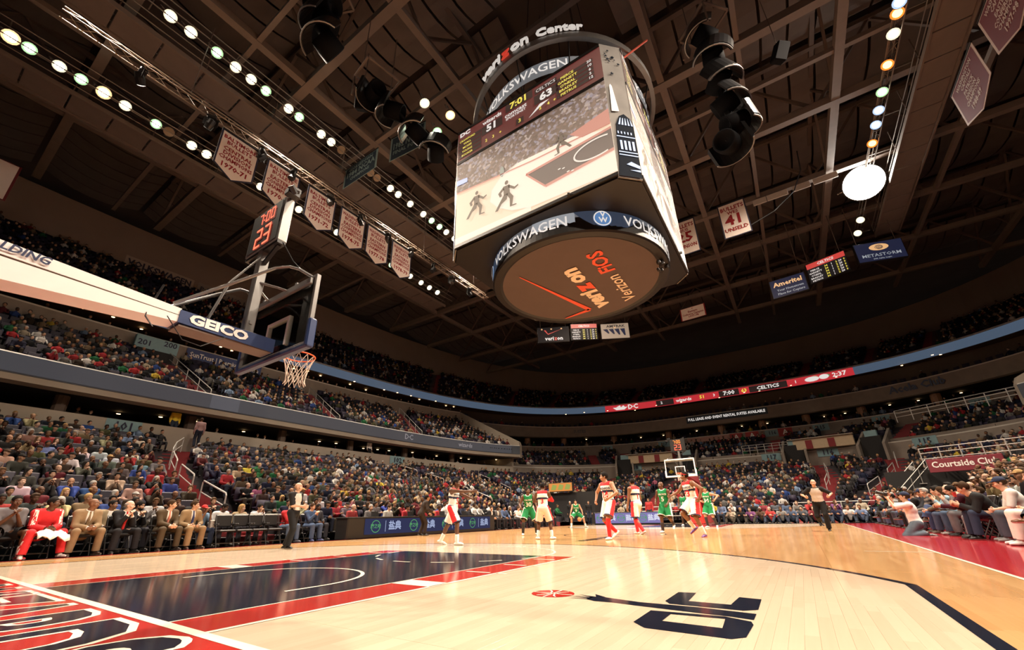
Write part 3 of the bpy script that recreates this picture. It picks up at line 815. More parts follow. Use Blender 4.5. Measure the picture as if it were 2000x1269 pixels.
def person(label, loc, rz, pose, skin='fair', hair=(('short', 'brown'),), top=('shirt', (.3, .3, .3)), bottom=('trousers', (.03, .03, .04)), shoes=(.03, .028, .025),
           sock=None, hands=('relaxed', 'relaxed'), palm=(None, None), vox=.02, number=None, word=None, group=None, extra=None, stripe=False):
    p = pose; S = p.S
    V, F, Mi = figure_body(p, vox, hands, palm)
    root = link('person', np_mesh('person', V, F, skin_mats(skin), Mi), None, loc, (0, 0, rz))
    tag(root, label, 'person', group)
    for st, c in hair:
        hv, hf = HAIR[st]
        link({'cap': 'cap', 'band': 'headband', 'beard': 'beard'}.get(st, 'hair'), np_mesh('hair', place(hv, p.head, p.hr, p.hf, p.hup, S), hf, [mat('hair_'+c, HAIRC[c], .85, var=.3, scale=60, spec=.12) if st not in ('cap', 'band') else cloth('cap_'+c, HAIRC[c])]), root)
    kind, *cs = bottom
    elb = [(p.shs[i]+(p.el[i]-p.shs[i])*.99, p.el[i]-p.shs[i], .12) for i in (0, 1)]
    wrs = [(p.el[i]+(p.wr[i]-p.el[i])*.93, p.wr[i]-p.el[i], .1) for i in (0, 1)]
    if kind == 'shorts':
        s = Shape(.035); legs_into(s, p, .018, .5, .03)
        cuts = [(p.hips[i]+(p.kn[i]-p.hips[i])*.93, p.kn[i]-p.hips[i], .22) for i in (0, 1)]+[(p.hip+p.up*.1, p.up, .3)]
        def zs(C):
            m = np.zeros(len(C), int); q = C-p.hip
            for i in (0, 1):
                ax = unit(p.kn[i]-p.hips[i]); out = unit((p.hips[i]-p.hip)-((p.hips[i]-p.hip)@ax)*ax)
                d = C-p.hips[i]; t = d@ax; rad = d-t[:, None]*ax; rn = rad/(np.linalg.norm(rad, axis=1, keepdims=True)+1e-9)
                own = (d@(p.hips[i]-p.hip)) > 0 if True else 0
                own = np.linalg.norm(C-(p.hips[i]+np.clip(t, 0, .4)[:, None]*ax), axis=1) <= np.linalg.norm(C-(p.hips[1-i]+np.clip((C-p.hips[1-i])@unit(p.kn[1-i]-p.hips[1-i]), 0, .4)[:, None]*unit(p.kn[1-i]-p.hips[1-i])), axis=1)
                m[own & ((rn@out) > .82)] = 1
                L = np.linalg.norm(p.kn[i]-p.hips[i]); m[own & (t > L*.87)] = 2
            m[(q@p.up) > .075] = 3
            return m
        garment('shorts', s, cs[0], root, vox, zs, cuts)
    else:
        s = Shape(.03); legs_into(s, p, .014, 1.0, .012 if kind == 'trousers' else .004)
        cuts = [(p.kn[i]+(p.an[i]-p.kn[i])*.97, p.an[i]-p.kn[i], .13) for i in (0, 1)]+[(p.hip+p.up*.11, p.up, .3)]
        zs = None
        if stripe:
            def zs(C):
                m = np.zeros(len(C), int)
                for i in (0, 1):
                    out = unit(p.hips[i]-p.hip)
                    for a, b in ((p.hips[i], p.kn[i]), (p.kn[i], p.an[i])):
                        ax = unit(b-a); o2 = unit(out-(out@ax)*ax); sd = np.cross(ax, o2); d = C-a; t = d@ax; near = (t > 0) & (t < np.linalg.norm(b-a)) & (np.linalg.norm(d-t[:, None]*ax, axis=1) < .14) & ((d@o2) > .03)
                        w_ = np.abs(d@sd); m[near & ((w_ < .007) | ((w_ > .019) & (w_ < .031)))] = 1
                return m
        bm = cs[0] if not isinstance(cs[0], tuple) else [cloth('leg_%d_%d_%d' % tuple(int(v*255) for v in cs[0]), cs[0])]
        garment('trousers', s, bm, root, vox, zs, cuts)
    kind, *cs = top
    tm = cs[0] if not isinstance(cs[0], tuple) else [cloth('top_%d_%d_%d' % tuple(int(v*255) for v in cs[0]), cs[0])]
    s = Shape(.03)
    if kind == 'jersey':
        torso_into(s, p, .016); neckhole(s, p, .085)
        for i in (0, 1): s.hole(p.shs[i]+(p.shs[i]-p.neck0)*.25-p.up*.0, np.array((.085, .12, .13))*S, np.stack([p.r, p.f, p.up]))
        s.half(p.hip+p.up*.03, -p.up)
        sgn = lambda C: (C-p.hip)@p.up/S
        def zj(C):
            m = np.zeros(len(C), int); t = sgn(C)
            if len(tm) > 3:
                m[(t > .262) & (t < .318)] = 2; m[t > .445] = 1
            else:
                m[(np.abs((C-p.hip)@p.r) > .158*S) & (t < .3)] = 1
                m[np.linalg.norm(C-(p.neck0+p.up*.085*S+p.f*.03*S), axis=1) < .108*S] = 1
            return m
        o, jv, jf = garment('jersey', s, tm, root, vox*.9, zj)
        nm = cs[1]
        if number: 
            print_on('number', jv, jf, number, p.hip+p.up*.20*S, p.r, p.up, .20*S, nm, o, .03)
            print_on('number', jv, jf, number, p.hip+p.up*.20*S, -p.r, p.up, .22*S, nm, o, .03)
        if word: print_on('team_name', jv, jf, word, p.hip+p.up*.365*S, -p.r, p.up, .075*S, cs[2], o, .03)
    elif kind in ('shirt', 'tee', 'ref'):
        g = .014; torso_into(s, p, g); sleeves(s, p, .012, 1.0 if kind == 'shirt' else .5); neckhole(s, p)
        s.half(p.hip+p.up*(-.04 if kind != 'ref' else .04), -p.up)
        zr = None
        if kind == 'ref':
            def zr(C):
                q = C-p.hip; t = q@p.up; m = np.zeros(len(C), int)
                x = np.abs(q@p.r); dj = np.minimum(np.linalg.norm(C-p.shs[0], axis=1), np.linalg.norm(C-p.shs[1], axis=1)); da = np.minimum(*[np.linalg.norm(C-(p.shs[i]+np.clip((C-p.shs[i])@unit(p.el[i]-p.shs[i]), 0, .3)[:, None]*unit(p.el[i]-p.shs[i])), axis=1) for i in (0, 1)]); m[(t > .50*S) | (dj < .115*S) | (da < .085*S)] = 1
                return m
        if len(tm) > 1 and kind == 'shirt':
            def zr(C):
                t = ((C-p.hip)@p.up)/S; return (np.mod(t*9, 1) < .45).astype(int)
        if len(tm) > 1 and kind == 'tee':
            zr = lambda C: ((((C-p.hip)@p.up) > .12*S) & (((C-p.hip)@p.up) < .3*S) & (np.abs((C-p.hip)@p.r) < .1) & (((C-p.hip)@p.f) > 0)).astype(int)
        garment('shirt', s, tm, root, vox, zr, wrs if kind == 'shirt' else elb)
    elif kind in ('jacket', 'suit', 'hoodie', 'warmup'):
        g = .026
        torso_into(s, p, g); sleeves(s, p, .024, 1.0); neckhole(s, p, .08)
        if kind == 'suit':
            s.ell(p.hip-p.up*.06*S, np.array((.185, .15, .13))*S*p.bulk, np.stack([p.r, p.f, p.up]))
            R = np.stack([p.r, p.f, p.up]); s.hole(p.chest+p.up*.20*S+p.f*.17*S, np.array((.062, .12, .26))*S, R)
        s.half(p.hip-p.up*(.13 if kind == 'suit' else .05)*S, -p.up)
        zc = None
        if kind == 'warmup':
            def zc(C):
                m = np.zeros(len(C), int)
                for i in (0, 1):
                    a, b = p.shs[i], p.el[i]; ax = unit(b-a); d = C-a; t = d@ax; o2 = unit(p.up+(p.shs[i]-p.neck0)*.5-(p.up@ax)*ax)
                    sd = np.cross(ax, o2); w_ = np.abs(d@sd); nr = (np.linalg.norm(d-t[:, None]*ax, axis=1) < .12) & ((d@o2) > .0) & (t > -.05) & (t < .3)
                    m[nr & ((w_ < .008) | ((w_ > .02) & (w_ < .034)))] = 1
                return m
        garment('jacket', s, tm, root, vox, zc, wrs)
        if kind == 'suit':
            sh = Shape(.03); torso_into(sh, p, .012); sleeves(sh, p, .008, 1.0); neckhole(sh, p, .062, .0); sh.half(p.hip+p.up*.05, -p.up)
            garment('shirt', sh, [cloth('dress_shirt', cs[1])], root, vox, None)
            if len(cs) > 2 and cs[2] is not None:
                t_ = Shape(.01); a = p.neck0+p.f*.085*S+p.up*.015; b = p.hip+p.up*.12*S+p.f*(.14*p.bulk)*S
                mid = p.chest+p.f*.148*S+p.up*.06*S
                t_.ell(a, (.022, .018, .022)); t_.cap(a, mid, .02, .028); t_.cap(mid, b, .028, .034)
                part('tie', t_, cloth('tie_%d%d%d' % tuple(int(v*99) for v in cs[2]), cs[2]), root, .014)
    sc = shoes if isinstance(shoes, list) else [mat('shoe_%d_%d_%d' % tuple(int(v*255) for v in shoes), shoes, .4, var=.1), M_sole]
    for i in (0, 1):
        sp = shoe_shape(p, i, S)
        part('shoe', sp, sc, root, min(vox, .016), lambda C, i=i: (((C-p.an[i])@(-unit(np.array((0, 0, 1.))-p.toe[i]*p.toe[i][2]))) > .066*S).astype(int))
        if sock:
            k, a = p.kn[i], p.an[i]; q = a+(k-a)*sock[1]
            s2 = Shape(.01); m_ = a+(k-a)*.66; s2.cap(a, q, .047*S, (.043+.022*min(1, sock[1]/.6))*S)
            if sock[1] > .6: s2.ell(m_+unit(np.cross(p.r, k-a))*-.012, np.array((.06, .06, .12))*S, _frame(k-a))
            part('sock', s2, [cloth('sock_%d_%d_%d' % tuple(int(v*255) for v in sock[0]), sock[0])], root, .016)
    if extra: extra(p, root)
    return root, p
def seated(S=1.0, lean=.15, hz=.50, spread=.16, fwd=.44, hands='lap', turn=0.0, head=(0, 1, -.1), side=0.0, bulk=1.0, heel=0.0, feet=None):
    hip = np.array((0, 0, hz)); H = {
        'lap': ((.14, .30, hz+.13), (-.14, .30, hz+.13)), 'knees': ((.17, .43, hz+.12), (-.17, .43, hz+.12)),
        'clasp': ((.045, .46, hz+.12), (-.045, .46, hz+.12)), 'clap': ((.05, .36, hz+.42), (-.05, .34, hz+.40)),
        'chin': ((.06, .20+lean*.45, hz+.48), (-.14, .34, hz+.14)), 'phone': ((.06, .34, hz+.55), (-.08, .32, hz+.50)), 'up': ((.3, .2, hz+1.0), (-.3, .2, hz+1.0)),
        'fwd': ((.10, .62, hz+.22), (-.04, .60, hz+.24)), 'arms': ((-.12, .24, hz+.27), (.12, .25, hz+.25)), 'mouth': ((.05, .20+lean*.5, hz+.50), (-.05, .20+lean*.5, hz+.48))}[hands]
    ft = feet or ((spread*1.1, fwd, heel), (-spread*1.1, fwd, heel))
    return Pose(hip=hip, lean=(side, lean, 1), turn=turn, head=head, hands=[np.array(h)*np.array((1, 1, 1)) for h in H], feet=ft, knee=((spread*1.2, 1, .7), (-spread*1.2, 1, .7)),
                elbow=((.3, -.1, -1), (-.3, -.1, -1)) if hands in ('mouth', 'chin', 'clap', 'phone', 'fwd') else ((.7, -.5, -.6), (-.7, -.5, -.6)), toes=((.25, 1, 0), (-.25, 1, 0)), S=S, bulk=bulk)
def face(dx, dy): return math.atan2(-dx, dy)
# ---------------------------------------------------------------- baskets
M_steel = mat('brushed_steel', (.30, .29, .28), .36, .7, var=.1); M_white = mat('white_pad', (.93, .91, .88), .5, var=.04, spec=.3); M_blue = mat('blue_pad', (.022, .045, .14), .45, var=.12)
M_orange = mat('rim_orange', (.80, .12, .02), .4, var=.05); M_net = mat('net_cord', (.78, .66, .55), .8, var=.1); M_boxk = mat('black_housing', (.018, .017, .017), .45, var=.15)
M_digit = mat('digit_red', (1, .10, .05), emit=3.5); M_digit_o = mat('digit_amber', (1, .25, .05), emit=3.0); M_tan = mat('pad_underside', (.17, .125, .10), .7)
M_let_navy = mat('letter_navy', (.02, .03, .09), .5, var=0); M_let_white = mat('letter_white', (.88, .86, .82), .5, var=0)
def glass_mat():
    m = bpy.data.materials.new('clear_glass'); m.use_nodes = True; nt = m.node_tree; nt.nodes.clear()
    o = nt.nodes.new('ShaderNodeOutputMaterial'); mx = nt.nodes.new('ShaderNodeMixShader'); t = nt.nodes.new('ShaderNodeBsdfTransparent'); g = nt.nodes.new('ShaderNodeBsdfGlossy'); f = nt.nodes.new('ShaderNodeFresnel')
    g.inputs['Roughness'].default_value = .03; f.inputs['IOR'].default_value = 1.35; t.inputs['Color'].default_value = (.93, .95, .94, 1)
    nt.links.new(f.outputs[0], mx.inputs[0]); nt.links.new(t.outputs[0], mx.inputs[1]); nt.links.new(g.outputs[0], mx.inputs[2]); nt.links.new(mx.outputs[0], o.inputs[0]); return m
M_glass = glass_mat()
SEG = {'0': 'abcdef', '1': 'bc', '2': 'abged', '3': 'abgcd', '4': 'fgbc', '5': 'afgcd', '6': 'afgedc', '7': 'abc', '8': 'abcdefg', '9': 'abcdfg'}
def seg_text(txt, h, t=.12):
    """seven-segment digits as flat bars; returns (coords, faces) centred"""
    w = h*.52; th = h*t; mb = MB(); x = 0
    for ch in txt:
        if ch == ':':
            for z in (.3, .7): mb.add([(x, z*h-th/2, 0), (x+th, z*h-th/2, 0), (x+th, z*h+th/2, 0), (x, z*h+th/2, 0)], [(0, 1, 2, 3)])
            x += th*2.2; continue
        R = {'a': (0, h-th, w, h), 'd': (0, 0, w, th), 'g': (0, h/2-th/2, w, h/2+th/2), 'f': (0, h/2, th, h), 'e': (0, 0, th, h/2), 'b': (w-th, h/2, w, h), 'c': (w-th, 0, w, h/2)}
        for s in SEG[ch]:
            x0, y0, x1, y1 = R[s]; g = th*.12
            mb.add([(x+x0+g, y0+g, 0), (x+x1-g, y0+g, 0), (x+x1-g, y1-g, 0), (x+x0+g, y1-g, 0)], [(0, 1, 2, 3)])
        x += w+h*.16
    V = np.concatenate(mb.v); V[:, 0] -= (x-h*.16)/2; V[:, 1] -= h/2
    return V, mb.f
def letters(name, txt, origin, right, up, size, m, parent, bold=.02, xs=1.0, lift=.006, shear=0.0, space=1.0, res=2, align='CENTER', extrude=0):
    co, fs = text_mesh(txt, size, bold=bold*size, shear=shear, space=space, xscale=xs, res=res, align=align, extrude=extrude)
    mb = MB(); mb.add(plane_map(co, origin, right, up, lift+extrude), fs); return mb.build(name, [m], parent)
def digits(name, txt, origin, right, up, h, m, parent, lift=.006):
    co, fs = seg_text(txt, h); mb = MB(); mb.add(plane_map(co, origin, right, up, lift), fs); return mb.build(name, [m], parent)
def make_basket(label, loc, rz, near):
    t = empty('basketball_hoop', loc, rz); tag(t, label, 'basketball hoop')
    mb = MB(); mb.box((0, 1.205, 3.43), (1.80, .014, 1.05)); mb.build('backboard_glass', [M_glass], t)
    mb = MB()
    for s in (-1, 1): mb.bevbox((s*.90, 1.19, 3.43), (.05, .07, 1.09), .008); mb.bevbox((s*.45, 1.15, 3.93), (.05, .06, .08), .006)
    mb.bevbox((0, 1.19, 3.955), (1.83, .07, .05), .008); mb.bevbox((0, 1.19, 2.915), (1.83, .07, .04), .008); mb.bevbox((0, 1.12, 3.86), (1.75, .05, .10), .01)
    mb.build('backboard_frame', [M_steel if near else M_white], t)
    mb = MB()
    for (x0, z0, x1, z1) in ((-.914, 3.91, .914, 3.962), (-.914, 2.896, -.864, 3.91), (.864, 2.896, .914, 3.91), (-.864, 2.896, .864, 2.946)):
        mb.box(((x0+x1)/2, 1.216, (z0+z1)/2), (x1-x0, .004, z1-z0))
    mb.build('backboard_border', [M_white], t)
    mb = MB()
    for (x0, z0, x1, z1) in ((-.305, 3.46, .305, 3.51), (-.305, 3.05, -.255, 3.46), (.255, 3.05, .305, 3.46)):
        mb.box(((x0+x1)/2, 1.206, (z0+z1)/2), (x1-x0, .02, z1-z0))
    mb.build('target_square', [M_white], t)
    mb = MB(); mb.bevbox((0, 1.2, 2.875), (1.92, .11, .075), .02)
    for s in (-1, 1): mb.bevbox((s*.925, 1.2, 3.06), (.075, .12, .42), .02)
    mb.build('edge_padding', [M_blue if near else M_white], t)
    mb = MB(); a = np.linspace(0, 2*math.pi, 33)[:-1]
    mb.tube([(.2286*math.cos(q), 1.60+.2286*math.sin(q), 3.05) for q in a], .011, 8, closed=True)
    mb.bevbox((0, 1.27, 3.04), (.20, .12, .10), .01); mb.bar((-.07, 1.3, 3.03), (-.16, 1.44, 3.045), .02, .015); mb.bar((.07, 1.3, 3.03), (.16, 1.44, 3.045), .02, .015); mb.box((0, 1.345, 3.045), (.14, .07, .015))
    mb.build('rim', [M_orange], t, smooth=False)
    mb = MB()
    for k in range(12):
        for d in (-1, 1):
            pts = []
            for j in range(9):
                u = j/8; an = 2*math.pi*(k+d*u*2.0)/12; r = .2286*(1-u)+.135*u-.03*math.sin(math.pi*u)+(.02 if u > .9 else 0)
                pts.append((r*math.cos(an), 1.60+r*math.sin(an), 3.04-.45*u))
            mb.tube(pts, .0045, 4)
    mb.build('net', [M_net], t)
    # arm: two padded beams that meet behind the pad
    def beam(y0, za0, zb0, y1, za1, zb1, w0, w1):
        return [(-w0, y0, za0), (w0, y0, za0), (w0, y0, zb0), (-w0, y0, zb0), (-w1, y1, za1), (w1, y1, za1), (w1, y1, zb1), (-w1, y1, zb1)]
    BF = [(0, 1, 2, 3), (7, 6, 5, 4), (0, 4, 5, 1), (1, 5, 6, 2), (2, 6, 7, 3), (3, 7, 4, 0)]
    mb = MB(); mb.add(beam(-3.4, 3.16, 3.36, -.02, 3.055, 3.14, .17, .15), BF); up_ = mb.build('upper_arm', [M_white], t)
    mb = MB(); mb.add(beam(-3.4, 2.70, 3.12, -.02, 2.965, 3.045, .17, .15), BF); mb.build('lower_arm', [M_white if near else M_red], t)
    mb = MB(); mb.add(beam(-3.38, 3.08, 3.18, -.05, 3.03, 3.07, .155, .14), BF); mb.build('arm_joint', [M_tan], t)
    if near:
        letters('brand_lettering', 'SPALDING', (.168, -1.17, 3.165), (0, 1, -.052), (0, .052, 1), .115, M_let_navy, up_, .028, 1.0, lift=.008, shear=.15, align='RIGHT')
    mb = MB(); mb.add(beam(-.03, 2.955, 3.12, 1.13, 2.925, 3.12, .165, .165), BF); pad = mb.build('arm_pad', [M_blue], t)
    mb = MB(); mb.box((0, .55, 2.928), (.30, 1.12, .02)); mb.build('pad_underside', [M_tan], pad)
    if near:
        letters('pad_lettering', 'GEICO', (.166, .42, 3.035), (0, 1, -.012), (0, .012, 1), .168, M_let_white, pad, .05, 1.36)
    mb = MB(); mb.bevbox((0, .80, 3.85), (.13, .13, 1.5), .012); mb.bevbox((.0, .80, 3.13), (.2, .2, .05), .01)
    mb.box((.07, .8, 3.3), (.012, .04, .05)); mast = mb.build('mast', [M_steel], t)
    for s in (-1, 1):
        mb = MB(); mb.tube([(s*.09, -.10, 3.20), (s*.26, .35, 3.62), (s*.50, .78, 4.02), (s*.60, .92, 4.08), (s*.68, 1.02, 4.06), (s*.80, 1.17, 3.96)], .022, 8); mb.build('brace', [M_steel if s > 0 else M_boxk], t)
        mb = MB(); mb.tube([(s*.05, .80, 3.95), (s*.2, 1.0, 3.91), (s*.28, 1.14, 3.88)], .018, 6); mb.build('strut', [M_steel], t)
        mb = MB(); mb.tube([(s*.05, .82, 4.5), (s*.03, .45, 3.8), (s*.03, .30, 3.12)], .012, 6); mb.build('stay_rod', [M_steel], t)
    mb = MB(); mb.bevbox((0, .22, 3.15), (.05, .07, .05), .008); mb.tube([(0, .2, 3.14), (.09, -.32, 3.05), (.19, -.34, 2.9), (.19, -.25, 2.8)], .008, 5); mb.tube([(.1, -.30, 3.1), (.16, -.26, 3.36)], .012, 5); mb.tube([(.19, -.15, 2.98), (.2, .05, 2.74), (.2, .25, 2.72), (.18, .5, 2.93)], .006, 5); mb.build('cable', [M_boxk], t)
    # shot clock
    ck = MB(); ck.bevbox((0, .80, 4.90), (.92, .15, .78), .015); clock = ck.build('shot_clock', [M_steel if near else M_boxk], t)
    for s in (-1, 1):
        mb = MB(); mb.box((0, .80+s*.078, 4.90), (.82, .006, .70)); mb.build('clock_face', [M_boxk], clock)
        r = (-s, 0, 0) if s > 0 else (1, 0, 0)
        digits('clock_digits', '23', (0, .80+s*.083, 4.75), r, (0, 0, 1), .36, M_digit, clock)
        digits('clock_digits', '7:00', (.02, .80+s*.083, 5.11), r, (0, 0, 1), .21, M_digit_o if not near else M_digit, clock)
    mb = MB(); mb.bar((-.46, .80, 4.49), (.46, .80, 4.49), .12, .05); mb.bar((-.4, .8, 4.47), (0, .8, 4.25), .05); mb.bar((.4, .8, 4.47), (0, .8, 4.25), .05); mb.build('clock_bracket', [M_boxk], t)
    mb = MB(); mb.bevbox((.52, .80, 5.36), (.22, .12, .09), .01); mb.bevbox((.62, .74, 5.25), (.12, .18, .1), .01); mb.tube([(.44, .8, 5.3), (.62, .8, 5.22), (.7, .78, 5.3)], .02, 6); mb.lathe([(.0, -.06), (.045, -.06), (.05, .06), (.0, .06)], 10, c=(.7, .7, 5.26), R=rotm(.9, .4, 0)); mb.build('remote_camera', [M_boxk, M_steel], t)
    mb = MB(); mb.tube([(-.44, .8, 5.3), (-.36, .78, 5.36), (-.3, .8, 5.31)], .018, 6); mb.bevbox((-.42, .8, 5.33), (.06, .06, .1), .01); mb.build('camera_clamp', [M_boxk], t)
    mb = MB(); mb.tube([(.46, .82, 4.5), (.5, 1.0, 4.25), (.7, 1.14, 4.0)], .008, 5); mb.build('clock_cable', [M_boxk], t)
    # base
    mb = MB(); mb.bevbox((0, -4.4, .50), (1.2, 2.2, 1.0), .05); mb.add(beam(-3.4, 2.70, 3.36, -4.6, .9, 1.0, .17, .3), BF); base = mb.build('base', [M_red if not near else M_blue], t)
    if not near:
        mb = MB(); mb.add([(-.42, -2.0, .02), (.42, -2.0, .02), (.42, -1.2, .02), (-.42, -1.2, .02), (-.27, -1.7, 2.35), (.27, -1.7, 2.35), (.27, -1.35, 2.35), (-.27, -1.35, 2.35)], [(0, 3, 2, 1), (4, 5, 6, 7), (0, 1, 5, 4), (1, 2, 6, 5), (2, 3, 7, 6), (3, 0, 4, 7)])
        fp = mb.build('front_pad', [mat('red_pad', (.72, .035, .025), .5, var=.06)], t)
        for z, sz in ((.55, .15), (1.02, .13), (1.45, .11), (1.85, .1)):
            y = -1.2-.15*(z/2.33)
            letters('pad_lettering', 'Capital One', (0, y, z), (-1, 0, 0), (0, -.064, 1), sz, M_let_white, fp, .02, .95, lift=.01, res=1)
            letters('pad_lettering', 'Bank', (-.12, y, z-sz*.95), (-1, 0, 0), (0, -.064, 1), sz*.7, M_let_white, fp, .02, lift=.01, res=1)
            mb = MB(); q = np.linspace(.3, 1.5, 9); vs = []
            for a in q:
                for r_ in (1.0, 1.0-.13*math.sin((a-.3)/1.2*math.pi)-.02): vs.append((-(sz*1.6*(math.cos(a)*r_)+.02), y+.012-.064*(sz*.75*math.sin(a)*r_), z+sz*1.0*math.sin(a)*r_))
            mb.add(vs, [(2*i, 2*i+1, 2*i+3, 2*i+2) for i in range(8)]); mb.build('swoosh', [M_let_white], fp)
    return t
make_basket('basketball hoop with glass backboard seen from behind, white arm with lettering and shot clock', (0, 0, 0), 0, True)
make_basket('far basketball hoop with white framed backboard on a red padded stand', (0, 28.65, 0), math.pi, False)
# ---------------------------------------------------------------- scorers' table with lit advertising boards
M_led = mat('led_navy', (.030, .034, .085), emit=1.0); M_led_g = mat('led_green', (.10, .34, .13), emit=1.0); M_led_w = mat('led_pale', (.36, .42, .62), emit=1.0); M_led_v = mat('led_violet', (.24, .20, .45), emit=1.0); M_led_lit = mat('led_pale_bright', (.75, .76, .9), emit=1.0)
def herb_logo(mb, cx, cz, r, mi):
    """ring emblem"""
    a = np.linspace(0, 2*math.pi, 29); vs = [(cx+q*math.cos(b), cz+q*math.sin(b), 0) for b in a for q in (r*.88, r)]
    mb.add(vs, [(2*i, 2*i+1, 2*i+3, 2*i+2) for i in range(28)], mi)
def led_board(parent, origin, right, up, W, H, n, bg, fg_logo, fg_text):
    mb = MB(); r = np.array(right, float); u = np.array(up, float); nrm = np.cross(r, u); o = np.array(origin, float)
    mb.add([o+r*a*W/2+u*b*H/2+nrm*.01 for a, b in ((-1, -1), (1, -1), (1, 1), (-1, 1))], [(0, 1, 2, 3)])
    sc = mb.build('lit_screen', [bg], parent)
    for k in range(n):
        x = -W/2+W*(k+.5)/n
        mb2 = MB(); herb_logo(mb2, 0, 0, H*.40, 0); V = np.concatenate(mb2.v)
        m3 = MB(); m3.add(plane_map(V, o+r*(x-W/n*.24), right, up, .016), mb2.f); m3.build('emblem', [fg_logo], sc)
        letters('screen_lettering', '康之味', o+r*(x-W/n*.24), right, up, H*.30, fg_logo, sc, .02, lift=.018)
        letters('screen_lettering', '盐典', o+r*(x+W/n*.24), right, up, H*.62, fg_text, sc, .03, lift=.018, xs=.95)
        m4 = MB(); m4.add(plane_map(np.array([(-.012, -H*.36, 0), (.012, -H*.36, 0), (.012, H*.36, 0), (-.012, H*.36, 0)]), o+r*x, right, up, .016), [(0, 1, 2, 3)]); m4.build('divider', [fg_text], sc)
t = empty('scorers_table', (-8.75, 13.8, 0)); tag(t, 'long black scorers table with lit blue advertising boards along the bench side', 'table')
mb = MB(); mb.bevbox((0, 0, .765), (.75, 9.6, .05), .01); mb.build('table_top', [M_boxk], t)
mb = MB(); mb.bevbox((.33, 0, .38), (.08, 9.5, .74), .02); fr = mb.build('front_panel', [M_boxk], t)
for s in (-1, 1):
    mb = MB(); mb.bevbox((0, s*4.72, .38), (.7, .1, .74), .02); mb.build('side_panel', [M_boxk], t)
led_board(t, (.375, .15, .43), (0, 1, 0), (0, 0, 1), 8.3, .58, 4, M_led, M_led_g, M_led_w)
for y in (-3.2, -1.2, .9, 2.6):
    m_ = MB(); m_.bevbox((0, 0, .11), (.03, .36, .22), .006, R=rotm(0, -.2, 0)); m_.bevbox((-.08, 0, .012), (.22, .36, .02), .004)
    tag(m_.build('monitor', [M_boxk], None, (-8.8, 13.8+y, .79)), 'small black monitor on the scorers table, %s from its near end' % {-3.2: 'first', -1.2: 'second', .9: 'third', 2.6: 'fourth'}[y], 'monitor', 'monitors on the scorers table')
t = empty('advertising_board', (-4.6, 29.45, 0)); tag(t, 'low lit advertising board standing behind the far baseline', 'signboard')
mb = MB(); mb.bevbox((0, .06, .42), (4.9, .1, .84), .02); mb.bevbox((-2.2, .2, .05), (.1, .4, .1), .01); mb.bevbox((2.2, .2, .05), (.1, .4, .1), .01); mb.build('housing', [M_boxk], t)
led_board(t, (0, .005, .44), (1, 0, 0), (0, 0, 1), 4.7, .68, 3, M_led_v, M_led_g, M_led_lit)
# ---------------------------------------------------------------- bench chairs
M_vinyl = mat('chair_vinyl', (.022, .021, .022), .38, var=.2); M_tube = mat('chair_tube', (.10, .10, .10), .3, .7)
def make_chair():
    t = empty('folding_chair')
    mb = MB(); mb.bevbox((0, 0, .45), (.47, .46, .07), .03); mb.build('seat', [M_vinyl], t)
    mb = MB(); R = rotm(.14, 0, 0); mb.bevbox((0, -.26, .74), (.47, .06, .36), .025, R=R); bk = mb.build('backrest', [M_vinyl], t)
    mb = MB(); mb.bevbox((0, -.235, .925), (.40, .05, .02), .006, R=R); mb.build('top_trim', [mat('chair_trim', (.55, .55, .54), .4)], bk)
    for s in (-1, 1):
        mb = MB(); mb.tube([(s*.24, .22, .0), (s*.24, -.02, .44), (s*.235, -.25, .92)], .014, 6); mb.build('leg', [M_tube], t)
        mb = MB(); mb.tube([(s*.22, -.27, .0), (s*.22, .0, .40), (s*.22, .1, .43)], .014, 6); mb.build('leg', [M_tube], t)
        mb = MB(); mb.bevbox((s*.27, .0, .64), (.05, .32, .035), .01); mb.build('armrest', [M_vinyl], t)
    for yy in (.16, -.21):
        mb = MB(); mb.bar((-.225, yy, .1), (.225, yy, .1), .015); mb.build('stretcher', [M_tube], t)
    return t
CHAIR = make_chair(); _first = [True]
def chair(x, y, rz, label, group=None):
    o = CHAIR if _first[0] else copy_tree(CHAIR); _first[0] = False
    o.location = (x, y, 0); o.rotation_euler = (0, 0, rz); tag(o, label, 'chair', group)
    return o
# ---------------------------------------------------------------- ball and a bottle
mb = MB(); mb.lathe([(.121*math.sin(a), -.121*math.cos(a)) for a in np.linspace(0, math.pi, 13)], 20)
ball = mb.build('basketball', [mat('ball_orange', (.62, .22, .07), .6, var=.2, scale=80, bump=.4)], None, (-5.15, 22.7, .46), smooth=True); tag(ball, 'orange basketball bouncing beside the crouching green-jersey dribbler', 'ball')
mb = MB()
for q in ((1, 0, 0), (0, 1, 0), (0, 0, 1)):
    a = np.linspace(0, 2*math.pi, 25)[:-1]; e1 = np.roll(q, 1); e2 = np.roll(q, 2); mb.tube([np.array(e1)*.1215*math.cos(b)+np.array(e2)*.1215*math.sin(b) for b in a], .003, 4, closed=True)
mb.build('seam', [M_boxk], ball)
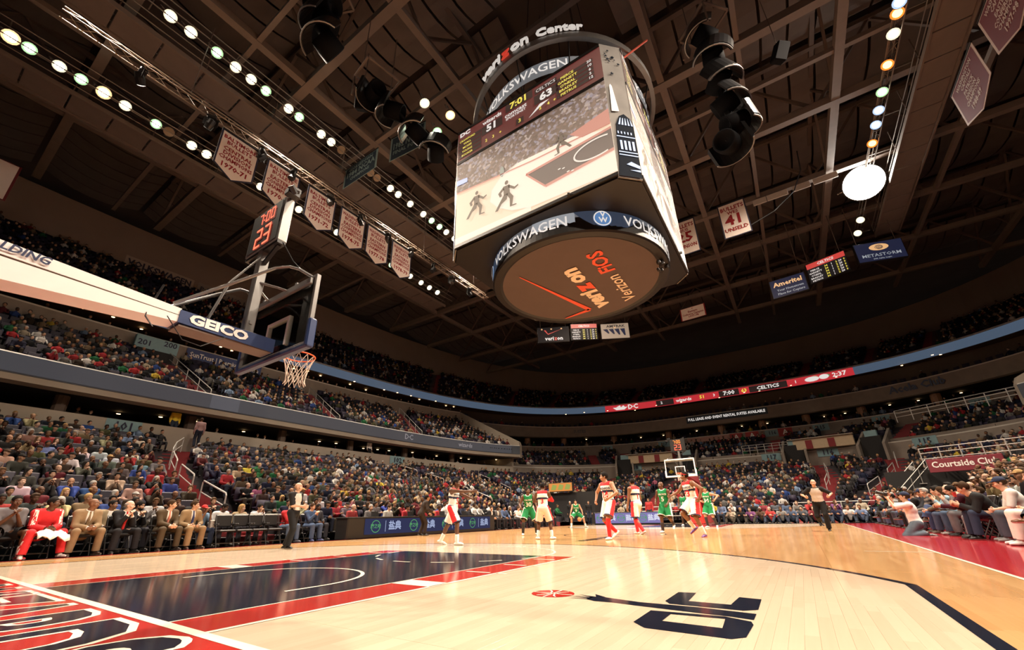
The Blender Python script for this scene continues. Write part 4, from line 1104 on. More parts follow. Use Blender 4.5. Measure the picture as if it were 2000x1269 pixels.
# ---------------------------------------------------------------- centre-hung scoreboard
def screen_mat(name, col, e=1.0, base=.3):
    m = mat(name, col, emit=e); b = m.node_tree.nodes['Principled BSDF']; b.inputs['Base Color'].default_value = (base, base*.93, base*.88, 1); b.inputs['Roughness'].default_value = .6; return m
S_floor = screen_mat('screen_floor', (.78, .58, .40), .95); S_pale = screen_mat('screen_pale_floor', (.86, .72, .58), .95); S_red = screen_mat('screen_red', (.55, .16, .12), .8); S_key = screen_mat('screen_key', (.09, .07, .065), .8, .2)
S_line = screen_mat('screen_line', (.85, .78, .68), .8); S_body = screen_mat('screen_figure', (.13, .10, .07), .6, .2); S_stat = screen_mat('screen_maroon', (.13, .015, .016), .8, .16); S_box = screen_mat('screen_box', (.045, .02, .018), .6, .10)
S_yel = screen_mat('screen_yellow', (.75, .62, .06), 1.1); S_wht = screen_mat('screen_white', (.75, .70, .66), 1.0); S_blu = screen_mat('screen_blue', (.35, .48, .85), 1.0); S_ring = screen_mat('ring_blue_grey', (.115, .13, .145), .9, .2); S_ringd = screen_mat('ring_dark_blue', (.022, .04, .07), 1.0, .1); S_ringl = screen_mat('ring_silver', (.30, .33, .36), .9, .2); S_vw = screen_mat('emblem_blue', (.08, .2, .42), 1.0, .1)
def crowd_screen():
    m = screen_mat('screen_crowd', (.2, .14, .11), .9, .25); nt = m.node_tree; b = nt.nodes['Principled BSDF']
    tc = nt.nodes.new('ShaderNodeTexCoord'); v = nt.nodes.new('ShaderNodeTexVoronoi'); v.inputs['Scale'].default_value = 8.5; rp = nt.nodes.new('ShaderNodeValToRGB')
    sp = nt.nodes.new('ShaderNodeSeparateColor'); nt.links.new(tc.outputs['Object'], v.inputs['Vector']); nt.links.new(v.outputs['Color'], sp.inputs[0]); nt.links.new(sp.outputs[0], rp.inputs[0])
    e = rp.color_ramp.elements; e[0].color = (.06, .035, .025, 1); e[1].color = (.42, .32, .26, 1)
    for p, c in ((.35, (.10, .06, .045, 1)), (.6, (.17, .10, .07, 1)), (.8, (.22, .2, .26, 1))): q = rp.color_ramp.elements.new(p); q.color = c
    nt.links.new(rp.outputs[0], b.inputs['Emission Color']); return m
S_crowd = crowd_screen()
SBC = (-.6, 14.4)
SB = empty('scoreboard', (*SBC, 10.8)); tag(SB, 'huge four-sided scoreboard with video screens hanging over centre court', 'scoreboard')
M_cor = mat('corner_panel_silver', (.20, .19, .18), .6, 0, spec=.05, var=.35, scale=1.2); M_frame = mat('board_frame', (.02, .018, .017), .5, .3); M_fabric = mat('drum_fabric', (.100, .073, .070), .85, var=.10, scale=1.1)
Z0 = -10.8
def face_part(name, k, shapes, mats_, parent, lift=0.0):
    """flat shapes given as (mat, lift, [(fx, z), ...]) on screen face k (0 faces the near baseline)"""
    a = k*math.pi/2; R = rotm(0, 0, a); mb = MB()
    for mi, l, pts in shapes: mb.add(np.array([(x, -4.4-lift-l, z+Z0) for x, z in pts])@R.T, [tuple(range(len(pts)))], mi)
    return mb.build(name, mats_, parent)
def face_text(name, k, txt, x, z, size, m, parent, bold=.02, xs=1.0, lift=.03):
    a = k*math.pi/2; R = rotm(0, 0, a)
    return letters(name, txt, R@np.array((x, -4.4, z+Z0)), R@np.array((1., 0, 0)), (0, 0, 1), size, m, parent, bold, xs, lift=lift, res=2)
def circle(cx, cz, rx, rz, n=20, a0=0, a1=2*math.pi): return [(cx+rx*math.cos(a), cz+rz*math.sin(a)) for a in np.linspace(a0, a1, n)]
def ribbon_pts(pts, w):
    P = np.array(pts, float); d = np.gradient(P, axis=0); d /= np.linalg.norm(d, axis=1, keepdims=True)+1e-9; n = np.stack([-d[:, 1], d[:, 0]], 1)
    return [[tuple(P[i]-n[i]*w/2), tuple(P[i+1]-n[i+1]*w/2), tuple(P[i+1]+n[i+1]*w/2), tuple(P[i]+n[i]*w/2)] for i in range(len(P)-1)]
o6 = .6
def runner(x, z, h, flip=1):
    """silhouette of a running player on the screen, as polygons"""
    f = flip; q = lambda l: [(x+f*a*h, z+b*h) for a, b in l]
    return [q(circle(.02, .92, .065, .08, 9)), q([(-.10, .82), (.12, .80), (.13, .5), (-.08, .48)]), q([(.1, .8), (.3, .62), (.42, .66), (.42, .6), (.28, .54), (.08, .7)]), q([(-.1, .8), (-.28, .64), (-.22, .48), (-.15, .5), (-.17, .62), (-.06, .7)]),
            q([(-.08, .5), (.06, .5), (.02, .3), (-.16, .22), (-.3, .02), (-.4, .04), (-.24, .28)]), q([(.0, .5), (.13, .5), (.25, .3), (.2, .02), (.34, 0), (.34, -.04), (.12, -.02), (.12, .27)])]
for k in range(4):
    sc = face_part('video_screen', k, [(0, 0, [(-3.75, 11.95), (3.75, 11.95), (3.75, 16.6), (-3.75, 16.6)])], [S_floor], SB)
    sh = [(0, .01, [(-3.75, 14.85), (.37, 14.44), (3.75, 14.30), (3.75, 16.6), (-3.75, 16.6)])]
    face_part('picture_crowd', k, sh, [S_crowd], sc)
    arc = [(-.32, 14.75), (-1.18, 14.51), (-1.68, 13.98), (-1.78, 13.4), (-1.37, 12.88), (-.7, 12.41), (.2, 12.15), (3.75, 11.98), (3.75, 14.0), (2.2, 14.6)]
    face_part('picture_floor', k, [(0, .014, [(-3.75, 11.97), (0.2, 11.97), (.2, 12.2)]+[(-3.75, 12.3)])]+[(0, .015, arc)], [S_pale], sc)
    key = [(.05, 13.87), (.9, 12.81), (3.74, 13.0), (3.74, 14.06)]
    rp_ = ribbon_pts([(-3.74, 14.84), (.37, 14.44), (3.74, 14.30)], .07)
    face_part('picture_paint', k, [(0, .025, key)]+[(1, .03, r) for r in rp_+ribbon_pts(key[1:3], .14)+ribbon_pts([key[0], key[3]], .12)+ribbon_pts([key[0], key[1]], .08)]+[(1, .02, [(2.1, 14.75), (3.74, 15.05), (3.74, 14.25), (2.6, 14.3)])]
              + [(2, .035, r) for r in ribbon_pts(circle(3.1, 13.45, .9, .42, 24, 1.0, 5.2), .07)+ribbon_pts(arc[:8], .025)] + [(2, .035, circle(1.55+.18*i, 13.3-.16*i+.1*(i % 2), .07, .03, 8)) for i in range(5)], [S_key, S_red, S_line], sc)
    for rn in (runner(-.95, 12.65, 1.45), runner(-2.55, 13.0, 1.38), runner(1.75, 14.1, 1.05, -1)): face_part('picture_player', k, [(0, .04, f) for f in rn], [S_body], sc)
    face_part('picture_mascot', k, [(0, .03, circle(-1.15, 14.72, .12, .3, 10))], [screen_mat('screen_teal', (.2, .3, .26), .7)], sc); face_part('picture_logo', k, [(0, .03, [(-3.74, 15.3), (-3.1, 15.25), (-3.1, 15.5), (-3.74, 15.6)])], [S_blu], sc)
    st = face_part('stat_panel', k, [(0, 0, [(-3.75, 16.78), (3.75, 16.78), (3.75, 18.62), (-3.75, 18.62)])], [S_stat], SB)
    rc = lambda x, z, w_, h: [(x-w_/2, z-h/2), (x+w_/2, z-h/2), (x+w_/2, z+h/2), (x-w_/2, z+h/2)]
    face_part('stat_box', k, [(0, .015, rc(-.17, 18.33, 1.45, .5)), (0, .015, rc(1.22, 17.75, 1.2, .55)), (0, .015, rc(1.22, 18.25, 1.1, .32)), (0, .015, rc(-1.68, 17.83, 1.2, .55)), (0, .015, rc(-.15, 17.12, .4, .35))]+[(0, .015, rc(2.55, 18.1-.24*i, 1.7, .2)) for i in range(5)]+[(0, .015, rc(-3.0, 18.0-.24*i, 1.4, .2)) for i in range(5)]+[(1, .015, [(.3, 16.95), (.9, 17.42), (1.35, 17.38), (.85, 17.2)])], [S_box, S_wht], st)
    face_text('game_clock', k, '7:01', -.17, 18.33, .52, S_yel, st, .03, 1.1); face_text('home_score', k, '51', -1.68, 17.83, .58, S_wht, st, .04, 1.1); face_text('guest_score', k, '63', 1.22, 17.73, .58, S_wht, st, .04, 1.1)
    face_text('guest_name', k, 'CELTICS', 1.22, 18.25, .25, S_wht, st, .0, 1.05); face_text('home_name', k, 'wizards', -1.66, 18.3, .32, S_wht, st, .03, 1.1); face_text('sponsor_name', k, 'comcast', -.35, 17.88, .32, S_wht, st, .02, 1.1); face_text('sponsor_name', k, 'SPORTSNET', -.35, 17.65, .2, S_wht, st, .02)
    face_text('period', k, '3', -.15, 17.12, .3, S_yel, st); face_text('team_mark', k, 'DC', -3.3, 18.42, .34, S_wht, st, .05, 1.3)
    for i, (a, b) in enumerate((('PIERCE', '20'), ('GARNETT', '10'), ("O'NEAL", '6'), ('BRADLEY', '2'), ('PIETRUS', '12'))):
        face_text('player_row', k, a, 2.25, 18.1-.24*i, .2, S_yel, st, .02); face_text('player_total', k, b, 3.25, 18.1-.24*i, .2, S_wht, st, .02)
    for i, a in enumerate(('CRAWFORD', 'WALL', 'MCGEE', 'YOUNG', 'BOOKER')): face_text('player_row', k, a, -3.15, 18.0-.24*i, .17, S_yel, st, .02)
    for i, (a, b) in enumerate((('2', .9), ('4', 1.3), ('+', 1.6), ('2', -2.0), ('3', -1.6), ('+', -1.2))): face_text('foul_count', k, a, b, 17.12, .24, S_yel, st, .02)
    R = rotm(0, 0, k*math.pi/2)
    for z in (11.86, 16.69, 18.68): mb = MB(); mb.box(R@np.array((0, -4.33, z+Z0)), (7.5, .2, .14), R=R); mb.build('frame_bar', [M_frame], SB)
    # chamfered corner panel with the city skyline
    a = k*math.pi/2+math.pi/4; R = rotm(0, 0, a); D = (4.4+3.75)/2*math.sqrt(2); hw = .46
    mb = MB(); mb.box(R@np.array((0, -D+.06, 15.25+Z0)), (.92, .1, 7.1), R=R); cp = mb.build('corner_panel', [M_cor], SB)
    q = lambda pts: np.array([(x, -D-.0-.02, z+Z0) for x, z in pts])@R.T
    mb = MB(); mb.add(q([(-.44, 11.75), (.44, 11.75), (.44, 14.3), (.36, 14.62), (.12, 14.85), (-.1, 14.7), (-.25, 14.3), (-.3, 13.6), (-.34, 12.6)]), [tuple(range(9))])
    mb.build('skyline_dark', [mat('skyline_black', (.010, .014, .022), .7, spec=.02)], cp)
    q2 = lambda pts: np.array([(x, -D-.035, z+Z0) for x, z in pts])@R.T
    mb = MB()
    for i in range(5): mb.add(q2([(-.18+.13*i, 14.25), (-.10+.13*i, 14.25), (-.04+.09*i, 14.62), (-.08+.1*i, 14.6)]), [(0, 1, 2, 3)])
    for i in range(4): mb.add(q2([(-.22+.16*i, 13.0), (-.13+.16*i, 13.0), (-.13+.16*i, 13.45), (-.22+.16*i, 13.45)]), [(0, 1, 2, 3)])
    for i in range(5): mb.add(q2([(-.26+.13*i, 13.78), (-.21+.13*i, 13.78), (-.21+.13*i, 13.9), (-.26+.13*i, 13.9)]), [(0, 1, 2, 3)])
    for z in (12.72, 12.86, 13.62): mb.add(q2([(-.32, z), (.42, z), (.42, z+.05), (-.32, z+.05)]), [(0, 1, 2, 3)])
    mb.add(q2([(-.1, 12.3), (.42, 12.15), (.42, 12.3), (.1, 12.45)]), [(0, 1, 2, 3)]); mb.add(q2([(.0, 12.05), (.42, 12.0), (.42, 12.1)]), [(0, 1, 2)])
    mb.build('skyline_lit', [screen_mat('skyline_blue', (.22, .42, .75), 1.1)], cp)
    mb = MB(); mb.add(q2([(-.36, 14.9), (-.06, 14.95), (-.2, 16.3), (-.26, 16.4), (-.3, 16.3)]), [tuple(range(5))]); mb.build('skyline_monument', [M_white], cp)
    rr = random.Random(3); mb = MB()
    for i in range(10):
        cx, cz, s_ = rr.uniform(-.3, .35), rr.uniform(17.0, 18.4), rr.uniform(.05, .11); pts = []
        for j in range(10):
            an = math.pi/2+j*math.pi/5; r_ = s_ if j % 2 == 0 else s_*.42; pts.append((cx+r_*math.cos(an), cz+r_*math.sin(an)))
        mb.add(q2(pts), [tuple(range(10))])
    mb.build('skyline_stars', [mat('skyline_black', (0, 0, 0))], cp)
mb = MB(); mb.box((0, 0, 15.2+Z0), (8.55, 8.55, 6.6)); V = mb.v[0]
mb = MB(); oc = [(-3.72, -4.34), (3.72, -4.34), (4.34, -3.72), (4.34, 3.72), (3.72, 4.34), (-3.72, 4.34), (-4.34, 3.72), (-4.34, -3.72)]; mb.slab(oc, 11.7+Z0, 18.7+Z0); mb.build('core_box', [M_frame], SB)
# lower drum: lit ring, dark rim, printed fabric disc
def ring_strip(mb, r, z0, z1, a0, a1, n, mi=0, cx=.1, cyy=.1):
    t = np.linspace(a0, a1, n+1); vs = [(cx+r*math.cos(a), cyy+r*math.sin(a), z) for a in t for z in (z0, z1)]
    mb.add(vs, [(2*i, 2*i+2, 2*i+3, 2*i+1) for i in range(n)], mi)
def ring_text(name, txt, r, ang, z, size, m, parent, bold=.02, xs=1.0, cx=.1, cyy=.1, ext=0.0, lift=.03):
    """lettering bent round a drum, centred on the direction ang, read from outside"""
    co, fs = text_mesh(txt, size, bold=bold*size, xscale=xs, extrude=ext, res=2); a = ang+co[:, 0]/r; rr = r+lift+co[:, 2]+ext
    V = np.stack([cx+rr*np.cos(a), cyy+rr*np.sin(a), z+co[:, 1]], 1); mb = MB(); mb.add(V, fs); return mb.build(name, [m], parent)
RO = .24
mb = MB(); ring_strip(mb, 4.02, .05, .95, 0, 2*math.pi, 96); lr = mb.build('lower_ring', [S_ring], SB)
for k in range(4):
    mb = MB(); a = -math.pi/2+RO+.50+k*math.pi/2
    for i in range(12):
        t0, t1 = (i-6)/6*.36, (i-5)/6*.36; f = lambda t: .9*(1-(t/.36)**2)
        vs = [(.1+4.05*math.cos(a+t), .1+4.05*math.sin(a+t), z) for t, z in ((t0, .93-f(t0)), (t1, .93-f(t1)), (t1, .93), (t0, .93))]
        mb.add(vs, [(0, 1, 2, 3)])
    mb.build('ring_wedge', [S_ringd], lr)
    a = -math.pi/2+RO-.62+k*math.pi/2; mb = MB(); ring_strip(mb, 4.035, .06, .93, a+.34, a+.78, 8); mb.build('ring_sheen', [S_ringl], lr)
for k in range(4):
    a = -math.pi/2+RO+k*math.pi/2
    ring_text('ring_lettering', 'VOLKSWAGEN', 4.05, a-.42, .50, .64, S_wht, lr, .012, .96)
    for r0, r1, mm, nm in ((0, .36, S_vw, 'emblem_disc'), (.30, .35, S_wht, 'emblem_ring')):
        t = np.linspace(0, 2*math.pi, 25); vs = [(.1+4.07*math.cos(a+.42+q*math.sin(b)/4.05)+(.01 if r0 else 0)*math.cos(a), .1+(4.07+(.02 if r0 else 0))*math.sin(a+.42+q*math.sin(b)/4.05), .52+q*math.cos(b)) for b in t for q in (r0, r1)]
        mb = MB(); mb.add(vs, [(2*i, 2*i+2, 2*i+3, 2*i+1) for i in range(24)]); mb.build(nm, [mm], lr)
    ring_text('emblem_letters', 'V', 4.08, a+.42, .66, .33, S_wht, lr, .03, 1.0, lift=.05); ring_text('emblem_letters', 'W', 4.08, a+.42, .40, .33, S_wht, lr, .03, .95, lift=.05)
mb = MB(); mb.lathe([(3.55, .02), (3.72, -.06), (4.0, -.05), (4.06, .02), (4.06, .07), (4.0, .98), (3.3, .98)], 96, c=(.1, .1, 0)); mb.build('drum_rim', [M_frame], SB)
mb = MB(); mb.lathe([(0, .0), (1.2, .012), (2.4, .0), (3.72, .03)], 64, c=(.1, .1, -.03)); disc = mb.build('drum_fabric', [M_fabric], SB)
M_vz = mat('print_white', (.80, .68, .55), .7, var=.05); M_vr = mat('print_red', (.72, .10, .05), .7, var=.05)
def under(name, txt, cx, cyy, ux, size, m, bold, xs=1.0, align='CENTER'):
    """lettering on the underside, baseline along ux, read from below"""
    u = unit((*ux, 0)); up = np.cross((0, 0, -1.), u); return letters(name, txt, (cx, cyy, -.05), u, up, size, m, disc, bold, xs, lift=.01, align=align)
under('print_lettering', 'veri', .25, 1.72, (0, -1), 1.18, M_vz, .05, 1.05); under('print_lettering', 'z', .25, .36, (0, -1), 1.18, M_vr, .06, 1.1); under('print_lettering', 'on', .25, -.85, (0, -1), 1.18, M_vz, .05, 1.05)
under('print_lettering', 'Verizon', 1.72, 1.45, (0, -1), .86, M_vz, .01, 1.0); under('print_lettering', 'FiOS', 1.72, -1.15, (0, -1), .92, M_vr, .03, 1.0)
mb = MB()
for a, b, w0, w1 in (((-1.78, -2.2), (-.45, 2.62), .02, .14), ((-.45, 2.62), (-1.95, 2.8), .14, .03)):
    a = np.array(a); b = np.array(b); n = unit(np.array((-(b-a)[1], (b-a)[0]))); mb.add([(*(a-n*w0), -.062), (*(b-n*w1), -.062), (*(b+n*w1), -.062), (*(a+n*w0), -.062)], [(0, 1, 2, 3)])
mb.build('print_check', [M_vr], disc)
mb = MB()
for (x, y, z, s_) in ((3.85, .2, -.18, .16), (3.8, -.15, -.3, .13), (3.75, .5, -.34, .14), (3.95, .7, -.14, .12), (3.7, .1, -.5, .11)): mb.bevbox((x, y, z), (s_*1.6, s_, s_*1.2), .02, R=rotm(.3, .2, x*3))
mb.tube([(3.85, .2, .0), (3.8, .1, -.3), (3.72, .3, -.55)], .025, 6); mb.build('camera_cluster', [M_boxk], SB)
# struts between the drum and the box, upper rings with raised lettering, hanging cables
for k in range(8):
    a = math.pi/8+k*math.pi/4; mb = MB(); mb.bar((3.4*math.cos(a), 3.4*math.sin(a), .95), (4.9*math.cos(a), 4.9*math.sin(a), 11.75+Z0+.1) if k % 2 == 0 else (4.0*math.cos(a), 4.0*math.sin(a), 11.75+Z0), .09); mb.build('strut', [M_frame], SB)
mb = MB(); ring_strip(mb, 4.45, 19.15+Z0, 20.05+Z0, 0, 2*math.pi, 80, cx=0, cyy=0); ur = mb.build('upper_ring', [S_ring], SB)
for k in range(4): ring_text('ring_lettering', 'VOLKSWAGEN', 4.45, -math.pi/2-.02+k*math.pi/2, 19.62+Z0, .70, S_wht, ur, .01, 1.0, 0, 0)
mb = MB(); mb.lathe([(4.75, 20.6+Z0), (4.95, 20.6+Z0), (4.95, 20.95+Z0), (4.75, 20.95+Z0), (4.75, 20.6+Z0)], 72); M_namel = screen_mat('name_white', (.8, .74, .68), .7); M_namer = screen_mat('name_red', (.75, .04, .02), .7, .2); hr = mb.build('name_ring', [M_steel], SB)
for k in range(2):
    b = -math.pi/2+k*math.pi
    for txt, da, mm, sz in (('veri', -.30, M_namel, .84), ('z', -.095, M_namer, .84), ('on', .065, M_namel, .84), ('Center', .44, M_namel, .66)):
        ring_text('name_lettering', txt, 4.95, b+da, 21.2+Z0, sz, mm, hr, .028, 1.1, 0, 0, ext=.03, lift=.02)
for b in (-.5, 3.35, 1.5):
    mb = MB(); mb.bar((4.7*math.cos(b), 4.7*math.sin(b), 20.2+Z0), (5.5*math.cos(b+.22), 5.5*math.sin(b+.22), 21.5+Z0), .06); mb.build('red_swoosh', [M_vr], SB)
for k in range(8):
    a = k*math.pi/4+.2; mb = MB(); mb.tube([(2.6*math.cos(a), 2.6*math.sin(a), 18.7+Z0), (1.5*math.cos(a), 1.5*math.sin(a), 33.4+Z0)], .02, 5); mb.build('cable', [M_frame], SB)
mb = MB(); mb.lathe([(4.3, 18.7+Z0), (4.35, 20.6+Z0)], 12); mb.build('ring_hanger', [M_frame], SB) if False else None
for k in range(12):
    a = k*math.pi/6; mb = MB(); mb.bar((4.2*math.cos(a), 4.2*math.sin(a), 18.6+Z0), (4.75*math.cos(a), 4.75*math.sin(a), 20.7+Z0), .05); mb.build('ring_strut', [M_frame], SB)
# ---------------------------------------------------------------- roof steel, ceiling panels, catwalks and lamps
M_beam = mat('roof_steel_brown', (.21, .16, .13), .7, var=.15, scale=2); M_thin = mat('roof_steel_dark', (.13, .09, .07), .7, var=.2, scale=2)
M_panel = mat('ceiling_panel', (.16, .128, .112), .9, var=.22, scale=.8); M_cat = mat('catwalk_pan', (.20, .155, .13), .7, var=.15, scale=1.5)
ZB, ZT = 26.2, 31.6
def truss(name, a, b, n, wb, wt, deep=True):
    """one roof truss from a to b: bottom chord, top chord and webs, all parts of the truss"""
    a = np.array(a, float); b = np.array(b, float); t = empty(name, tuple(a)); t['kind'] = 'structure'
    d = b-a; mb = MB(); mb.bar((0, 0, 0), d, wb, wb*1.1); mb.build('bottom_chord', [M_beam], t)
    if deep:
        h = np.array((0, 0, ZT-ZB)); mb = MB(); mb.bar(h, d+h, wt); mb.build('top_chord', [M_thin], t)
        for k in range(n):
            p0 = d*k/n; p1 = d*(k+.5)/n+h; p2 = d*(k+1)/n
            mb = MB(); mb.bar(p0, p1, wt*.55); mb.build('web', [M_thin], t); mb = MB(); mb.bar(p1, p2, wt*.55); mb.build('web', [M_thin], t)
    return t
YL = ((-8.6, .5, 1), (-1.0, .5, 1), (3.6, .26, 0), (6.7, .5, 1), (11.9, .30, 0), (19.3, .5, 1), (23.0, .28, 0), (27.0, .5, 1), (34.6, .45, 1), (42.2, .4, 1), (50, .4, 1), (58, .4, 1))
for y, wb, deep in YL: truss('roof_beam', (-38, y, ZB), (38, y, ZB), 9, wb, .32, deep)
for x, wb, deep in ((-29, .4, 1), (-21.5, .3, 0), (-14.1, .42, 1), (-6.2, .38, 1), (4.4, .4, 1), (8.7, .26, 0), (13.7, .48, 1), (21.5, .3, 0), (29, .4, 1)): truss('roof_beam', (x, -9, ZB+.02), (x, 62, ZB+.02), 8, wb, .28, deep)
# ceiling panels: sagging sheets with dark gaps between them
def panel_mesh(Lx, Ly, sag):
    mb = MB(); n = 6; vs = []
    for i in range(n+1):
        y = -Ly/2+Ly*i/n; z = -sag*(1-(2*i/n-1)**2)
        for x in (-Lx/2, Lx/2): vs += [(x, y, z), (x, y, z+.05)]
    fs = []
    for i in range(n):
        a = i*4; b = a+4; fs += [(a, a+2, b+2, b), (a+1, b+1, b+3, a+3), (a, b, b+1, a+1), (a+2, a+3, b+3, b+2)]
    mb.add(vs, fs); return mb.mesh('ceiling_panel', [M_panel])
bays = [(-1.0, 6.7), (6.7, 12.9), (12.9, 19.3), (19.3, 27.0), (27.0, 34.6), (34.6, 42.2), (42.2, 50.0), (50.0, 58.0)]
n_pan = 0
for y0, y1 in bays:
    me = panel_mesh(1.45, y1-y0-.5, .9); x = -29.0
    while x < 30:
        if n_pan < 296 and not (abs(x) < 3.2 and 11 < (y0+y1)/2 < 18):
            o = link('ceiling_panel', me, CEIL, (x, (y0+y1)/2, 32.35-.006*abs(x)*1.0)); n_pan += 1
        x += 1.62
mb = MB(); v1 = panel_mesh(1.45, 7.3, .9); co = np.array([v.co for v in v1.vertices]); fq = [tuple(p.vertices) for p in v1.polygons]
for y in [-5.2]+[2.8+7.7*k for k in range(9)]:
    for x in np.arange(-46, 47, 1.62):
        if abs(x) > 29.5 or y > 58 or y < -2: mb.add(co+np.array((x, y, 32.3)), fq)
q = mb.build('ceiling_panels', [M_panel], CEIL); q['kind'] = 'stuff'
# lamps --------------------------------------------------------
M_lampbody = mat('lamp_body', (.05, .048, .045), .4, .6); M_yoke = mat('lamp_yoke', (.3, .26, .22), .5, .5)
E_col = {'white': mat('lamp_white', (1, .93, .78), emit=26), 'green': mat('lamp_green_white', (.86, 1, .72), emit=26), 'amber': mat('lamp_amber', (1, .74, .46), emit=30), 'orange': mat('lamp_orange', (1, .27, .05), emit=16), 'blue': mat('lamp_blue_white', (.75, .85, 1), emit=18), 'off': mat('lamp_off', (.35, .25, .16), .3)}
E_halo = {'white': mat('lamp_halo_white', (1, .88, .6), emit=1.3), 'green': mat('lamp_halo_green', (.5, .85, .42), emit=1.2), 'amber': mat('lamp_halo_amber', (1, .62, .3), emit=1.6), 'orange': mat('lamp_halo_orange', (1, .22, .03), emit=1.6), 'blue': mat('lamp_halo_blue', (.5, .65, 1), emit=1.2), 'off': E_col['off']}  # tinted outer lens ring glows in place of each lamp's halo
def lamp_mesh(c):
    b = MB(); b.lathe([(.0, .42), (.10, .42), (.16, .30), (.30, .02), (.31, 0), (.29, .0)], 14); b1 = b.mesh('reflector', [M_lampbody])
    b = MB(); b.lathe([(0, .035), (.15, .03), (.20, .024)], 14); b.lathe([(.20, .024), (.285, .008)], 14, 1); b2 = b.mesh('lens', [E_col[c], E_halo[c]])
    return b1, b2
LM = {c: lamp_mesh(c) for c in E_col}
b = MB(); b.bar((-.34, 0, .18), (-.34, 0, .62), .03, .06); b.bar((.34, 0, .18), (.34, 0, .62), .03, .06); b.bar((-.36, 0, .62), (.36, 0, .62), .05); b.bar((0, 0, .62), (0, 0, .95), .06); LY = b.mesh('yoke', [M_yoke])
def lamp(x, y, z, c, aim, label, group=None, s=1.0):
    t = empty('arena_lamp', (x, y, z)); d = Vector(aim)-Vector((x, y, z)); t.rotation_euler = d.to_track_quat('-Z', 'Y').to_euler(); t.scale = (s, s, s)
    tag(t, label, 'lamp', group); link('reflector', LM[c][0], t); link('lens', LM[c][1], t); link('yoke', LY, t); return t
def yrow(dy, h): return -1.58+dy*h
ORD = ['first', 'second', 'third', 'fourth', 'fifth', 'sixth', 'seventh', 'eighth', 'ninth', 'tenth', 'eleventh', 'twelfth', 'thirteenth', 'fourteenth', 'fifteenth', 'sixteenth', 'seventeenth', 'eighteenth', 'nineteenth', 'twentieth', 'twenty-first', 'twenty-second', 'twenty-third', 'twenty-fourth', 'twenty-fifth', 'twenty-sixth', 'twenty-seventh', 'twenty-eighth', 'twenty-ninth', 'thirtieth']
H = 24.0
row1 = [(-4.08, 'amber'), (-3.4, 'green'), (-2.25, 'white'), (-1.35, 'green'), (-.36, 'amber'), (.65, 'white'), (2.2, 'green'), (2.9, 'off'), (4.2, 'white'), (5.1, 'white'), (5.9, 'green'), (7.6, 'white'), (8.8, 'white'), (10.2, 'white'), (11.1, 'white'), (11.9, 'white'), (13.6, 'white'), (14.7, 'white'), (15.5, 'white'), (16.4, 'green'), (17.7, 'white'), (19.6, 'amber'), (20.4, 'white'), (21.8, 'green'), (23.6, 'amber'), (24.4, 'white'), (26.0, 'white'), (27.3, 'white'), (28.6, 'white')]
CN = {'amber': 'glowing amber', 'green': 'glowing green-white', 'white': 'glowing white', 'orange': 'glowing orange', 'blue': 'glowing blue-white', 'off': 'unlit'}
for i, (y, c) in enumerate(row1): lamp(-23.3, y, 24.7, c, (-2, y*.7+6, 0), f'{CN[c]} lamp on the outer catwalk beyond the banners, {ORD[i]} from its near end', 'lamps on the outer catwalk', 1.05 if c != 'amber' else 1.25)
row2 = [(.2, 'white'), (1.1, 'white'), (2.35, 'green'), (3.3, 'white'), (4.15, 'white'), (5.0, 'green'), (6.4, 'white'), (7.1, 'green'), (8.65, 'white'), (9.4, 'white'), (10.2, 'off'), (12.1, 'white'), (12.7, 'off'), (13.3, 'off'), (14.6, 'white'), (15.4, 'white'), (16.7, 'white'), (18.2, 'white'), (19.2, 'green'), (20.2, 'green'), (21.1, 'white'), (22.2, 'white')]
for i, (y, c) in enumerate(row2): lamp(-15.3, y, 24.7, c, (2, y*.7+6, 0), f'{CN[c]} lamp on the inner catwalk above the banner truss, {ORD[i]} from near end', 'lamps on the inner catwalk')
row3 = [(20.6, 'blue'), (21.2, 'orange'), (22.4, 'white'), (24.4, 'orange'), (26.4, 'green'), (27.9, 'blue'), (29.2, 'blue'), (31.0, 'orange'), (40.1, 'white'), (42.3, 'white')]
for i, (y, c) in enumerate(row3): lamp(15.7, y, 24.7 if y < 39 else 24.2, c, (4, y*.5+2, 0), f'{CN[c]} stage lamp on the lamp truss opposite the banners, {ORD[i]} from near end', 'lamps on the stage truss', 1.05)
# arena strobe, its glowing disc widened to stand in for the bloom
t = empty('strobe_lamp', (15.7, 35.7, 24.9)); tag(t, 'white strobe floodlight with its disc widened to the bloom, end of the lamp truss', 'lamp')
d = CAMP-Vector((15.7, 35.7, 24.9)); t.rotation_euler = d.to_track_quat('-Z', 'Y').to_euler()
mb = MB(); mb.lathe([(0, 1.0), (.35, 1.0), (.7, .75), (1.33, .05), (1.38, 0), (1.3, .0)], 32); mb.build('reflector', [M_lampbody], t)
mb = MB(); mb.lathe([(0, -.12), (.7, -.06), (1.3, .05)], 32); mb.build('lens', [mat('strobe_bloom_white', (1, .97, .9), emit=60)], t)
mb = MB(); mb.bar((-1.7, 0, .3), (-1.7, 0, 1.7), .08); mb.bar((1.7, 0, .3), (1.7, 0, 1.7), .08); mb.bar((-1.74, 0, 1.7), (1.74, 0, 1.7), .1); mb.build('yoke', [M_yoke], t)
